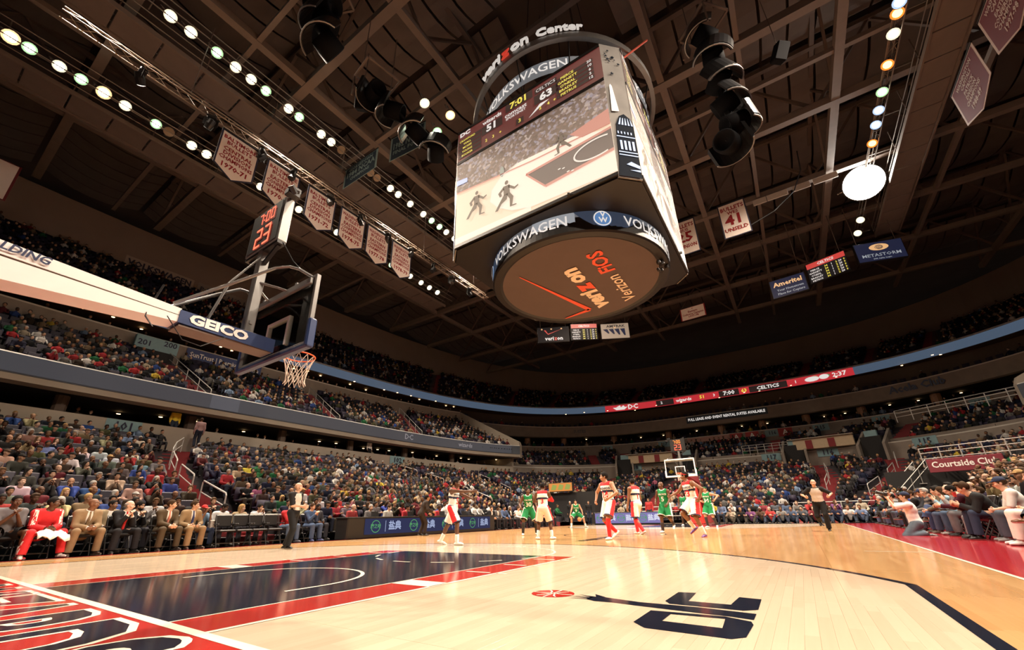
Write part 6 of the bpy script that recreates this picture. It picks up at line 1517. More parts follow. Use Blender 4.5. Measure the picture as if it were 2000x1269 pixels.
# dark portals with red stairs in the far stand
def ring_frame(ring, x, y):
    s = ring.near(x, y); p = ring.at(s); t = ring.tan(s); n = np.array((-t[1], t[0])); n = n*np.sign((np.array((0, CY))-p)@n); return p, t, n
PORT = [(-10.5, 48.4), (-3.6, 49.7), (6.6, 49.4), (12.5, 47.7)]
for i, (x, y) in enumerate(PORT):
    p, t, n = ring_frame(LW_, x, y); R = np.array([[t[0], n[0], 0], [t[1], n[1], 0], [0, 0, 1]])
    o = empty('portal', (p[0], p[1], 4.6)); tag(o, f'dark stair portal in the far stand, {ORD[i]} from the bench side', 'portal', 'portals in the far stand')
    mb = MB(); mb.box(R@np.array((0, .12, .9)), (1.5, .5, 2.6), R=R); mb.build('opening_shade', [M_black], o)  # solid black block; the dark inside the portal is its colour
    for sx in (-1, 1): mb = MB(); mb.add(np.array([(sx*.85, -1.8, -.2), (sx*.85, .9, -.2), (sx*.85, .9, 1.5), (sx*.85, -1.8, 3.0), (sx*1.05, -1.8, -.2), (sx*1.05, .9, -.2), (sx*1.05, .9, 1.5), (sx*1.05, -1.8, 3.0)])@R.T, [(0, 1, 2, 3), (7, 6, 5, 4), (0, 4, 5, 1), (1, 5, 6, 2), (2, 6, 7, 3), (3, 7, 4, 0)]); mb.build('side_wall', [M_conc], o)
    mb = MB(); mb.box(R@np.array((.1, .2, 2.45)), (.9, .3, .55), R=R); mb.build('number_plate', [M_plate], o)
for i, (x, y) in enumerate(((-8.0, 51.0), (9.2, 50.8))):
    p, t, n = ring_frame(LW_, x, y); R = np.array([[t[0], n[0], 0], [t[1], n[1], 0], [0, 0, 1]]); o = empty('press_box', (p[0], p[1], 6.2)); tag(o, f'tan press box with two red doors in the far stand, {("bench side of", "beyond")[i]} far basket', 'press box')
    mb = MB(); mb.bevbox(R@np.array((0, .2, .55)), (5.2, .5, 1.0), .03, R=R); mb.build('front', [M_ltan], o)
    for sx in (-.9, .9): mb = MB(); mb.box(R@np.array((sx, .47, .5)), (.55, .06, .8), R=R); mb.build('door_panel', [M_red], o)
    mb = MB(); mb.box(R@np.array((0, .3, 1.1)), (5.3, .6, .08), R=R); mb.build('ledge', [M_parapet], o)
for i, (x, y) in enumerate(((-24, 49.3), (-20, 52.5), (-14, 55.5), (-7, 57.4), (0, 57.9), (4.2, 57.8), (8.6, 57.3), (13.5, 55.8), (18.5, 53.2), (23.5, 49.6))):
    p, t, n = ring_frame(Ring(32.0, 43.8), x, y); mb = MB(); mb.lathe([(.42, 0), (.42, 1.9)], 12); o = mb.build('suite_column', [M_wood], None, (p[0], p[1], 9.3)); o['kind'] = 'structure'
for sd in (-1, 1):
    for i, y in enumerate((-3, 3, 9, 15, 21, 27, 33)):
        x = sd*(Ring(25.5, 36.3).pt(Ring(25.5, 36.3).phi_y(y, 1))[0]); mb = MB(); mb.lathe([(.3, 0), (.3, 1.75)], 10); o = mb.build('concourse_column', [M_wood if sd > 0 else M_suite], None, (x, y, 5.35)); o['kind'] = 'structure'
# small ceiling lights glowing in the suites and concourses
M_dl = mat('downlight_amber', (1, .62, .28), emit=7); mb = MB(); mb.lathe([(0, -.02), (.1, -.02), (.11, 0)], 8); DL = mb.mesh('downlight', [M_dl]); rr = random.Random(11); kdl = 0
for (a, b, z, f0, f1, n_, nm) in ((34.0, 43.5, 15.2, -1.75, -1.02, 22, 'bench-side suites'), (27, 37.6, 7.05, -1.7, -.85, 16, 'concourse under the club seats'), (33.5, 45.2, 15.2, -.6, .9, 16, 'far suites'), (33.0, 45, 11.0, -.5, .75, 14, 'far lower suites')):
    r = Ring(a, b)
    for k in range(n_):
        s = lerp(r.s_of(f0), r.s_of(f1), (k+.5+rr.uniform(-.3, .3))/n_); p = r.at(s)
        o = link('ceiling_downlight', DL, None, (p[0]+rr.uniform(-1, 1), p[1]+rr.uniform(-1, 1), z)); tag(o, f'tiny glowing amber ceiling light in the {nm}, {ORD[k]} along', 'light', f'ceiling lights in the {nm}')
# stair aisles with steps and handrails ------------------------------------------------
M_nose = mat('step_nosing', (.5, .36, .3), .6)
def aisle(side_pts, label, prof, w_=1.35, n_rows=16, i0=0, pale=False):
    """red stair running up between seat blocks; side_pts fixes the ring position"""
    t = empty('aisle_stair', (0, 0, 0)); first = None; m = M_parapet if pale else M_red
    for i in range(i0, n_rows):
        f0, f1 = i/prof['n'], (i+1)/prof['n']; r0 = Ring(lerp(prof['a0'], prof['a1'], f0), lerp(prof['b0'], prof['b1'], f0)); r1 = Ring(lerp(prof['a0'], prof['a1'], f1), lerp(prof['b0'], prof['b1'], f1))
        z = lerp(prof['z0'], prof['z1'], i/(prof['n']-1)); ph = side_pts; p0 = r0.pt(ph); p1 = r1.pt(ph); d = unit(p1-p0); q = np.array((-d[1], d[0]))*w_/2; dz = (prof['z1']-prof['z0'])/(prof['n']-1); mid = (p0+p1)/2
        if first is None: first = np.array((*p0, z)); t.location = first
        mb = MB()
        for (a, b, h, lo_) in ((p0-d*.04, p1, .03, dz+.02), (mid, p1, dz*.5, .02)):
            vs = [(*(a-q), z-lo_), (*(a+q), z-lo_), (*(b+q), z-lo_), (*(b-q), z-lo_), (*(a-q), z+h), (*(a+q), z+h), (*(b+q), z+h), (*(b-q), z+h)]
            mb.add(np.array(vs)-first, [(0, 3, 2, 1), (4, 5, 6, 7), (0, 1, 5, 4), (1, 2, 6, 5), (2, 3, 7, 6), (3, 0, 4, 7)])
        mb.build('step', [m], t)
    tag(t, label, 'stairs'); return t
def handrail(ph, prof, i, label, group, off=0.0):
    """steel hoop rail standing in the middle of an aisle over two rows"""
    P = []
    for k in (i, i+2):
        f = (k+.3)/prof['n']; r = Ring(lerp(prof['a0'], prof['a1'], f), lerp(prof['b0'], prof['b1'], f)); p = r.pt(ph); P.append(np.array((*p, lerp(prof['z0'], prof['z1'], k/(prof['n']-1)))))
    o = P[0]; t = empty('handrail', tuple(o)); d = P[1]-o; up = np.array((0, 0, 1.))
    mb = MB(); mb.tube([(0, 0, 0), up*.86, up*.93+d*.03, d*.97+up*.93, d+up*.86, d], .03, 6); mb.build('hoop', [M_rail], t); mb = MB(); mb.tube([up*.48, d+up*.48], .022, 5); mb.build('mid_rail', [M_rail], t); tag(t, label, 'handrail', group); return t
LBA = Ring(24.55, 35.35)
PH = {'a': LBA.phi_y(8.7, -1), 'b': LBA.phi_y(23.5, -1), 'c': LBA.phi_y(33.5, -1), 'd': -.33, 'e': -.05, 'f': .18, 'g': .42, 'h': LBA.phi_y(33, 1)}
PW_ = {'a': 'bench-side stand, first from the near end', 'b': 'bench-side stand, second from the near end', 'c': 'bench-side stand, third from the near end', 'd': 'far stand, on its bench side', 'e': 'far stand, behind the basket', 'f': 'far stand, beside the running referee', 'g': 'far corner stand near the maroon sign', 'h': 'stand opposite the benches'}
for k, ph in PH.items(): aisle(ph, f'red carpeted aisle stair in the {PW_[k]}', LB, pale=False)
for k, rows in (('a', (2, 5, 8, 11, 13)), ('b', (3, 6, 9, 12)), ('c', (3, 7, 11)), ('f', (6, 10)), ('g', (4, 8, 12))):
    for j, i in enumerate(rows): handrail(PH[k], LB, i, f'steel hoop handrail, {ORD[j]} up the aisle of the {PW_[k]}', 'aisle handrails in the lower stands')
CLB = dict(a0=24.3, b0=33.7, z0=7.9, a1=32, b1=41.5, z1=11.9, n=9)
for k, y in enumerate((-1.5, 8.9, 19.5, 29.5)):
    aisle(Ring(28, 37.5).phi_y(y, -1), f'red aisle stair in the club seats, {ORD[k]} from the near end', CLB, n_rows=9, w_=1.0)
    for j in range(4): handrail(Ring(28, 37.5).phi_y(y, -1), CLB, 2*j if j < 3 else 6, f'steel handrail, {ORD[j]} up the {ORD[k]} aisle of the club seats', 'aisle handrails in the club seats')
FARP = dict(a0=25.2, b0=36.2, z0=5.9, a1=31, b1=42.6, z1=8.2, n=6)
for k, ph in enumerate((-.42, -.27, -.1, .07, .2, .42)): aisle(ph, f'red aisle stair in the upper rows of the far stand, {ORD[k]} from the bench side', FARP, n_rows=6, w_=1.1)
for k, ph in enumerate((-1.2, -.85, -.62, -.42, -.22, -.03, .15, .33, .5)): aisle(ph, f'dim red aisle stair in the dark upper deck, {ORD[k]} from the bench side', UD, n_rows=15, w_=1.3)
# club portal with blue number panel
p = np.array((-31.5, 8.3)); o = empty('club_portal', (-31.2, 7.6, 12.0)); tag(o, 'blue-grey number panel 200 over a dark portal in the club seats', 'portal')
mb = MB(); mb.bevbox((0, 0, 1.0), (.4, 2.6, 1.0), .03); mb.build('number_panel', [M_plate], o); letters('panel_lettering', '201', (.21, -.75, .95), (0, 1, 0), (0, 0, 1), .55, M_bedge, o); letters('panel_lettering', '200', (.21, .75, 1.2), (0, 1, 0), (0, 0, 1), .55, M_bedge, o)
mb = MB(); mb.box((.1, 0, -.1), (.5, 2.2, 1.2)); mb.build('opening_shade', [M_black], o)  # black block colours in the dark of the portal
# corner opposite: black slab for the shade, metal stairs, maroon sign, tunnel on the bench side
o = empty('tunnel', (-10.2, 32.4, 0)); tag(o, 'black player tunnel in the far corner under a glowing orange screen', 'tunnel')
mb = MB(); mb.box((0, .8, 1.25), (4.6, 2.6, 2.5)); mb.build('opening_shade', [M_black], o)  # solid block whose black stands in for the tunnel's dark depth
mb = MB(); mb.box((-.6, -.6, 2.95), (2.3, .25, .75)); sc = mb.build('screen', [M_boxk], o)
mb = MB(); mb.add([(-1.7, -.74, 2.62), (.5, -.74, 2.62), (.5, -.74, 3.28), (-1.7, -.74, 3.28)], [(0, 1, 2, 3)]); mb.build('screen_picture', [screen_mat('tunnel_orange', (.75, .26, .05), 1.0, .03)], sc)
mb = MB()
for k in range(3): mb.add([(-1.5+.65*k, -.76, 2.75), (-1.05+.65*k, -.76, 2.72), (-.9+.65*k, -.76, 3.1), (-1.3+.65*k, -.76, 3.2)], [(0, 1, 2, 3)])
for k in range(1): q = mb.build('screen_shape', [screen_mat('tunnel_green', (.35, .40, .08), .9, .03)], sc); q['kind'] = 'stuff'
o = empty('stand_shade_slab', (13.6, 34.6, 0)); tag(o, 'black slab standing in for the shade under the end of the corner stand, beside metal stairs', 'gap')
mb = MB(); mb.slab([(-2.9, -.9), (2.0, -1.2), (3.6, 3), (-1.4, 3)], .05, 2.8); mb.build('opening_shade', [M_black], o)  # black slab stands in for the shade under the stand
M_alu = mat('stair_aluminium', (.42, .40, .37), .5, .5)
o = empty('metal_stair', (10.2, 33.2, 0)); tag(o, 'grey metal access stair with railings beside the black shade slab', 'stairs')
for k in range(9): mb = MB(); mb.bevbox((.28*k, .12*k, .15+.27*k), (1.1, .32, .05), .01, R=rotm(0, 0, -1.2)); mb.build('step', [M_alu], o)
for sgn in (-1, 1):
    dx = np.array((-.2*sgn, .5*sgn, 0)); mb = MB(); mb.tube([np.array((-.1, 0, 1.0))+dx, np.array((2.4, 1.0, 3.4))+dx], .025, 5); mb.tube([np.array((-.1, 0, .6))+dx, np.array((2.4, 1.0, 3.0))+dx], .018, 5)
    for k in range(6): mb.tube([np.array((.5*k-.1, .2*k, .1+.48*k))+dx, np.array((.5*k-.1, .2*k, 1.0+.48*k))+dx], .02, 5)
    mb.build('railing', [M_alu], o)
def fence(x0, y0, x1, y1, z, h, label, n):
    t = empty('guard_rail', (x0, y0, z)); d = np.array((x1-x0, y1-y0, 0)); up = np.array((0, 0, 1.)); tag(t, label, 'railing')
    for k in range(n+1): mb = MB(); mb.tube([d*k/n, d*k/n+up*h], .03, 5); mb.build('post', [M_rail], t)
    for q in (.45, .75, 1.0): mb = MB(); mb.tube([up*h*q, d+up*h*q], .025, 5); mb.build('rail', [M_rail], t)
    return t
fence(5.6, 31.6, 9.6, 31.3, 0, 1.15, 'low steel crowd barrier at the foot of the far stand, behind the running referee', 5)
fence(-4.2, 31.8, -1.2, 31.8, 0, 1.15, 'low steel crowd barrier behind the far advertising board', 4)
fence(12.7, 33.8, 16.6, 31.3, 2.95, 1.1, 'steel guard rail above the maroon sign in the far corner stand', 5)
fence(14.5, 46.6, 21, 41.5, 7.6, 1.0, 'steel and glass guard rail in the upper corner of the far stand', 7)
fence(2.0, 50.2, 6.2, 50.0, 6.3, 1.0, 'steel guard rail in front of the upper rows behind the far basket', 6)
o = empty('hanging_sign', (14.15, 32.6, 2.98)); tag(o, 'maroon sign with white lettering on the corner stand', 'sign'); R = rotm(0, 0, -.45)
mb = MB(); mb.bevbox((0, 0, 0), (3.1, .1, .75), .02, R=R); mb.build('board', [mat('sign_maroon', (.20, .02, .035), .6)], o); letters('sign_lettering', 'Courtside Club', R@np.array((0, -.055, .04)), R@np.array((1., 0, 0)), (0, 0, 1), .46, M_let_white, o, .02, .95)
# ---------------------------------------------------------------- spectators and seats
def objcolor_mat(name, kind, ramp=None, rough=.8):
    """cloth takes the object's colour; skin, hair and trousers vary from person to person"""
    m = bpy.data.materials.new(name); m.use_nodes = True; nt = m.node_tree; b = nt.nodes['Principled BSDF']; b.inputs['Roughness'].default_value = rough; b.inputs['Specular IOR Level'].default_value = .25
    oi = nt.nodes.new('ShaderNodeObjectInfo')
    if kind == 'color': nt.links.new(oi.outputs['Color'], b.inputs['Base Color'])
    else:
        r = nt.nodes.new('ShaderNodeValToRGB'); r.color_ramp.interpolation = 'CONSTANT'; src = oi.outputs['Random']
        if kind != 1:
            mm = nt.nodes.new('ShaderNodeMath'); mm.operation = 'MULTIPLY'; mm.inputs[1].default_value = kind; fr = nt.nodes.new('ShaderNodeMath'); fr.operation = 'FRACT'; nt.links.new(src, mm.inputs[0]); nt.links.new(mm.outputs[0], fr.inputs[0]); src = fr.outputs[0]
        e = r.color_ramp.elements; e[0].color = (*ramp[0], 1); e[0].position = 0; e[1].color = (*ramp[1], 1); e[1].position = 1/len(ramp)
        for i, c in enumerate(ramp[2:], 2): q = e.new(i/len(ramp)); q.color = (*c, 1)
        nt.links.new(src, r.inputs[0]); nt.links.new(r.outputs[0], b.inputs['Base Color'])
    return m
CM_top = objcolor_mat('spectator_top', 'color'); CM_leg = objcolor_mat('spectator_trousers', 3.7, [(.018, .022, .038), (.009, .009, .010), (.028, .038, .062), (.04, .034, .026), (.012, .012, .013)])
SKL = [tuple(v*.72 for v in SKIN[k]) for k in ('fair', 'pale', 'tan', 'brown', 'fair', 'dark', 'tan')]
CM_skin = objcolor_mat('spectator_skin', 1, SKL, .55); HRL = [HAIRC['brown'], HAIRC['black'], HAIRC['black'], (.10, .055, .025), HAIRC['grey'], HAIRC['black'], HAIRC['blond'], HAIRC['brown']]
CM_hair = objcolor_mat('spectator_hair', 5.3, HRL); CM_shoe = mat('spectator_shoe', (.03, .028, .027), .5)
CMATS = [CM_top, CM_leg, CM_skin, CM_hair, CM_shoe]
def variant(p, hair, sleeve=1.0, g=.012, vox=.028):
    parts = []
    s = Shape(.04); torso_into(s, p, g); sleeves(s, p, .016, sleeve); neckhole(s, p); parts.append((*s.mesh(vox), 0))
    s = Shape(.03); legs_into(s, p, .012, 1.0, .006); parts.append((*s.mesh(vox), 1))
    s = Shape(.02)
    for i in (0, 1): s.cap(p.el[i], p.wr[i], .042*p.S, .028*p.S)
    parts.append((*s.mesh(.028), 2)); parts.append((place(LOHEAD_V, p.head, p.hr, p.hf, p.hup, p.S), LOHEAD_F, 2))
    for i in (0, 1):
        v, f = HANDS_LO['relaxed']; z = p.hd[i]; y = (-p.r if i == 0 else p.r); y = unit(y-(y@z)*z); x = np.cross(y, z); v2 = v.copy()
        if i == 0: v2[:, 0] *= -1; f = f[:, ::-1]
        parts.append((place(v2, p.wr[i], x, y, z, p.S*1.05), f, 2))
    if hair: hv, hf = HAIR_LO[hair]; parts.append((place(hv, p.head, p.hr, p.hf, p.hup, p.S), hf, 3))
    for i in (0, 1): parts.append((*shoe_shape(p, i, p.S).mesh(.026), 4))
    V = []; F = []; Mi = []; n = 0
    for v, f, m in parts: V.append(v); F.append(f+n); Mi += [m]*len(f); n += len(v)
    return np_mesh('spectator', np.concatenate(V), np.concatenate(F), CMATS, Mi)
HAIR_LO = {k: hair_shape(k).mesh(.019) for k in ('short', 'full', 'long', 'cap', 'fringe')}
POSES = [('with hands in lap', seated(hands='lap', lean=-.05), 'short'), ('with elbows on knees', seated(hands='clasp', lean=.45, head=(0, 1, .1)), 'short'), ('clapping', seated(hands='clap', lean=.05), 'full'), ('with chin on hand', seated(hands='chin', lean=.25, head=(.2, 1, 0)), 'full'),
         ('with hands on knees', seated(hands='knees', lean=.05, head=(-.5, 1, 0)), 'cap'), ('with arms folded', seated(hands='arms', lean=-.1, head=(-.4, 1, 0)), 'short'), ('with hands in lap', seated(hands='lap', lean=-.02, S=.94, head=(-.3, 1, -.1)), 'long'), ('holding a phone', seated(hands='phone', lean=.15, S=.95, head=(0, 1, -.5)), 'long'),
         ('with hands at mouth', seated(hands='mouth', lean=.3, bulk=1.1), 'fringe'), ('with elbows on knees', seated(hands='clasp', lean=.4, head=(-.6, 1, .05), bulk=1.12), 'cap'), ('clapping', seated(hands='clap', S=.95, head=(-.4, 1, 0)), 'long'), ('with arms folded', seated(hands='arms', bulk=1.12, head=(-.6, 1, 0)), 'fringe')]
VAR = [(a, variant(p, h), h) for a, p, h in POSES]
STAND = variant(Pose(hip=(0, 0, .94), hands=((.24, .05, .85), (-.24, .05, .85))), 'short'); CROUCH = variant(Pose(hip=(0, -.1, .16), lean=(0, .25, 1), hands=((.2, .35, .45), (-.2, .35, .45)), feet=((.22, .42, 0), (-.22, .42, 0)), knee=((.6, .6, 1), (-.6, .6, 1))), 'short')
TOPS = [('black', (.007, .007, .008), 24), ('charcoal', (.025, .024, .025), 17), ('navy', (.010, .013, .032), 11), ('dark brown', (.032, .02, .013), 9), ('grey', (.11, .105, .10), 7), ('white', (.50, .47, .44), 8), ('cream', (.34, .28, .20), 3), ('red', (.28, .02, .024), 6), ('maroon', (.085, .012, .016), 6), ('green', (.012, .085, .032), 4), ('olive', (.055, .052, .025), 4), ('tan', (.19, .13, .078), 4), ('light blue', (.14, .20, .30), 3), ('blue', (.025, .055, .20), 2), ('yellow', (.48, .34, .04), 1), ('pink', (.34, .1, .15), 1)]
TOPW = [t[2] for t in TOPS]
rr = random.Random(5)
# every seat: (x, y, z, yaw, region, row, seat number, brightness of occupancy)
AISLE_PHI = sorted(PH.values()); SEATS = []
fwd_c = np.array(_f); 
def screen_uv(x, y, z):
    d = np.array((x, y, z))-np.array(CAMP); dep = d@np.array(_f)
    if dep < .4: return None
    return 1000-7.92+806.09*(d@np.array(_r2))/dep, 634.5+59+(-806.09)*(d@np.array(_u2))/dep, dep
def row_seats(ring, z, s0, s1, region, row, occ, aisles=(), gap=1.05, pitch=.53, inset=.0):
    k = 0; s = s0; an = [ring.s_of(a) for a in aisles]
    n = int((s1-s0)/pitch); 
    for k in range(n):
        s = s0+pitch*(k+.5)
        if any(abs(s-a) < gap for a in an): continue
        p = ring.at(s)
        uv = screen_uv(p[0], p[1], z+.8)
        if uv is None or not (-150 < uv[0] < 2150 and 380 < uv[1] < 1200): continue
        t = ring.tan(s); nn = np.array((-t[1], t[0])); nn = nn*np.sign((np.array((0, CY))-p)@nn)
        if region == 'L' and (np.hypot(p[0]+10.2, p[1]-32.8) < 2.9 or (11.0 < p[0] < 17.0 and p[1] < 38 and 1690 < uv[0] < 1915 and 872 < uv[1] < 968)): continue
        if region in ('L', 'F') and any((np.hypot(p[0]-a, p[1]-b) < 1.9) for a, b in PORT): continue
        if region == 'F' and any(np.hypot(p[0]-a, p[1]-b) < 2.9 and row < 2 for a, b in ((-8.0, 51.0), (9.2, 50.8))): continue
        SEATS.append([p[0], p[1], z, math.atan2(-nn[0], nn[1]), region, row, k, occ, uv[2], uv])
for i in range(16):
    f = (i+.45)/16; r = Ring(lerp(10.2, 24.6, f), lerp(18.6, 35.4, f)); row_seats(r, lerp(.22, 4.55, i/15), r.s_of(-2.3), r.s_of(2.3), 'L', i, .9 if i < 13 else .62, AISLE_PHI)
for i in range(9):
    f = (i+.45)/9; r = Ring(lerp(24.3, 32, f), lerp(33.7, 41.5, f)); z = lerp(7.9, 11.9, i/8); al = [Ring(28, 37.5).phi_y(y, -1) for y in (-1.5, 8.9, 19.5, 29.5)]
    row_seats(r, z, r.s_of(-2.2), r.s_of(YEb(r))-.6, 'C', i, .82 if i < 5 else .55, al); row_seats(r, z, r.s_of(YEr(r))+.6, r.s_of(2.0), 'D', i, .7, ())
for i in range(6):
    f = (i+.45)/6; r = Ring(lerp(25.2, 31, f), lerp(36.2, 42.6, f)); row_seats(r, lerp(5.9, 8.2, i/5), r.s_of(YEb(r))+.5, r.s_of(YEr(r))-.5, 'F', i, .75, (-.42, -.27, -.1, .07, .2, .42))
for i in range(15):
    f = (i+.45)/15; r = Ring(lerp(34, 43.6, f), lerp(46.6, 67.2, f)); row_seats(r, lerp(16.1, 23.4, i/14), r.s_of(-2.0), r.s_of(1.6), 'U', i, .42, (-1.2, -.85, -.62, -.42, -.22, -.03, .15, .33, .5), .9, .58)
for sx, x0, nm in ((-1, 27.5, 'K'),):
    r = Ring(25.6, 36.4); row_seats(r, 5.4, r.s_of(-1.9), r.s_of(YEb(r)), 'K', 0, .28, ())
r = Ring(32.6, 42.1); row_seats(r, 13.05, r.s_of(-1.75), r.s_of(-1.0), 'S', 0, .35, ()); r = Ring(31.6, 43.2); row_seats(r, 9.4, r.s_of(YEb(r)), r.s_of(YEr(r)), 'S', 1, .55, (), 0, .7); r = Ring(31.7, 43.4); row_seats(r, 12.3, r.s_of(YEb(r)), r.s_of(YEr(r)), 'S', 2, .35, (), 0, .8)
rr2 = random.Random(21)
hole = lambda s: s[4] == 'L' and s[0] < 0 and s[5] in (9, 10, 11, 12, 13, 14) and (math.sin(s[1]*.9+s[5]*1.7) > .72)
people = [s for s in SEATS if rr2.random() < s[7] and not hole(s)]; taken = {id(s) for s in people}
people.sort(key=lambda s: s[8]); near = [s for s in people if -40 < s[9][0] < 2040 and s[4] in 'LC'][:268]; nid = {id(s) for s in near}; rest = [s for s in people if id(s) not in nid]
REG = {'L': lambda s: 'bench-side stand' if s[0] < -6 and s[1] < 40 else ('opposite stand' if s[0] > 8 and s[1] < 34 else 'far stand'), 'C': lambda s: 'club stand'}
cnt = {}
_TEN = {20: 'twent', 30: 'thirt', 40: 'fort', 50: 'fift', 60: 'sixt', 70: 'sevent', 80: 'eight', 90: 'ninet'}
def ordn(n):
    if n <= 19: return ORD[n-1]
    if n > 99: return 'hundred-and-'+ordn(n-100) if n > 100 else 'hundredth'
    t, u = n//10*10, n % 10
    return _TEN[t]+'ieth' if u == 0 else _TEN[t]+'y-'+ORD[u-1]
for s in near:
    v = rr.randrange(len(VAR)); act, me, hr = VAR[v]; c = rr.choices(TOPS, TOPW)[0]; o = bpy.data.objects.new('person', me); COL.objects.link(o)
    o.location = (s[0], s[1], s[2]); o.rotation_euler = (0, 0, s[3]+rr.uniform(-.25, .25)); k = rr.uniform(.9, 1.0); o.scale = (k, k, k*rr.uniform(.97, 1.05)); o.color = (*[min(1, x*rr.uniform(.8, 1.2)) for x in c[1]], 1)
    reg = REG[s[4]](s); key = (reg, s[5]); cnt[key] = cnt.get(key, 0)+1; s.append((o, key, c[0], act, hr))
rows = {}
for s in near: rows.setdefault(s[-1][1], []).append(s[-1])
for (reg, row), L in rows.items():
    far_ = reg.startswith('far'); L.sort(key=lambda q: q[0].location.x if far_ else q[0].location.y)
    for i, (o, _k, oc, oa, oh) in enumerate(L):
        h = {'long': 'long-haired ', 'cap': 'capped ', 'fringe': 'balding '}.get(oh, '')
        tag(o, f"{h}{oc.replace(' ', '-')}-clad spectator {oa}, {ordn(row+1)} row of {reg}, {ordn(i+1)} from {'bench side' if far_ else 'near end'}", 'person', 'spectators in the '+reg)
# the rest of the crowd: one mass of simpler figures
def tiny_person(full=True):
    mb = MB(); T = lambda pts, r, seg, mi, r2=None: mb.tube(pts, r, seg, mi, r2=r2)
    mb.lathe([(0, .60), (.135, .58), (.17, .72), (.19, .93), (.17, 1.04), (.06, 1.09), (.055, 1.14)], 6, 0, c=(0, -.02, -.12))
    mb.lathe([(0, 1.02), (.075, 1.06), (.088, 1.14), (.07, 1.20)], 6, 2, c=(0, .015, 0)); mb.lathe([(.092, 1.13), (.09, 1.19), (.06, 1.25), (0, 1.27)], 6, 3, c=(0, .0, 0))
    for s in (-1, 1):
        T([(s*.19, -.02, .88), (s*.25, .12, .66), (s*.12, .33, .62)], .055, 4, 0, .04)
        T([(s*.09, -.02, .50), (s*.14, .42, .50)], .085, 4, 1, .065)
        if not full: continue
        T([(s*.14, .42, .50), (s*.15, .42, .05)], .06, 4, 1, .045); mb.box((s*.15, .49, .04), (.09, .25, .08), 4)
    V = np.concatenate(mb.v); F = []; Mi = []
    for f, m in zip(mb.f, mb.m):
        for k in range(1, len(f)-1): F.append((f[0], f[k], f[k+1])); Mi.append(m)
    return V, np.array(F), np.array(Mi)
def mass(name, insts, V, F, Mi, colfn, mat_, label, cat):
    n = len(insts); P = np.array([(s[0], s[1], s[2]) for s in insts]); yw = np.array([s[3] for s in insts])+np.random.RandomState(2).uniform(-.3, .3, n); sc = np.random.RandomState(3).uniform(.92, 1.06, n)
    c, s_ = np.cos(yw), np.sin(yw); X = V[None, :, 0]*sc[:, None]; Y = V[None, :, 1]*sc[:, None]
    W = np.stack([X*c[:, None]-Y*s_[:, None]+P[:, :1], X*s_[:, None]+Y*c[:, None]+P[:, 1:2], V[None, :, 2]*sc[:, None]+P[:, 2:3]], -1).reshape(-1, 3)
    FF_ = (F[None]+(np.arange(n)*len(V))[:, None, None]).reshape(-1, 3); me = np_mesh(name, W, FF_, [mat_])
    at = me.attributes.new('Col', 'FLOAT_COLOR', 'FACE'); C = np.ones((n, len(F), 4), np.float32); C[..., :3] = colfn(n)[:, Mi]
    at.data.foreach_set('color', C.ravel()); o = link(name, me); tag(o, label, cat, kind='stuff'); return o
def attr_mat(name, rough=.8):
    m = bpy.data.materials.new(name); m.use_nodes = True; nt = m.node_tree; b = nt.nodes['Principled BSDF']; b.inputs['Roughness'].default_value = rough; b.inputs['Specular IOR Level'].default_value = .2
    a = nt.nodes.new('ShaderNodeAttribute'); a.attribute_name = 'Col'; nt.links.new(a.outputs['Color'], b.inputs['Base Color']); return m
def crowd_cols(n):
    R = np.random.RandomState(9); out = np.zeros((n, 5, 3), np.float32); tw = np.array(TOPW)/sum(TOPW)
    out[:, 0] = np.array([t[1] for t in TOPS])[R.choice(len(TOPS), n, p=tw)]*R.uniform(.7, 1.25, (n, 1)); out[:, 1] = np.array([(.018, .022, .038), (.009, .009, .010), (.028, .038, .062), (.04, .034, .026)])[R.randint(0, 4, n)]
    out[:, 2] = np.array(SKL)[R.randint(0, 7, n)]; out[:, 3] = np.array(HRL)[R.randint(0, 8, n)]; out[:, 4] = (.03, .03, .03); return np.clip(out, 0, 1)
tv, tf, tm_ = tiny_person()
tv2, tf2, tm2 = tiny_person(False); far_ = [s for s in rest if s[4] in 'USK']; rest = [s for s in rest if s[4] not in 'USK']; M_cc = attr_mat('crowd_cloth')
mass('crowd', far_, tv2, tf2, tm2, crowd_cols, M_cc, 'dim distant crowd scattered through the dark upper deck and suites', 'crowd')
mass('crowd', rest, tv, tf, tm_, crowd_cols, M_cc, 'seated crowd filling the lower stands and club seats', 'crowd')
# seats ----------------------------------------------------
M_seat = mat('seat_purple', (.030, .025, .045), .55, var=.2); mb = MB(); mb.bevbox((0, .02, .42), (.46, .42, .06), .02); SE0 = mb.mesh('seat_pan', [M_seat]); mb = MB(); mb.bevbox((0, -.22, .68), (.47, .06, .50), .025, R=rotm(.12, 0, 0)); SE1 = mb.mesh('seat_back', [M_seat]); mb = MB(); mb.bar((0, -.15, 0), (0, -.05, .42), .06, .1); SE2 = mb.mesh('stanchion', [M_boxk])
free = sorted([s for s in SEATS if id(s) not in taken and s[4] in 'LC' and -20 < s[9][0] < 2020], key=lambda s: s[8])[:150]; fid = {id(s) for s in free}; sn = {}
for s in free:
    t = empty('stadium_seat', (s[0], s[1], s[2]), s[3]); link('seat_pan', SE0, t); link('seat_back', SE1, t); link('stanchion', SE2, t); s.append(t); reg = REG[s[4]](s); sn.setdefault((reg, s[5]), []).append(t)
for (reg, row), L in sn.items():
    L.sort(key=lambda o: o.location.y)
    for i, t in enumerate(L): tag(t, f'empty purple seat, {ordn(row+1)} row of {reg}, {ordn(i+1)} empty one from near end', 'seat', 'empty seats in the '+reg)
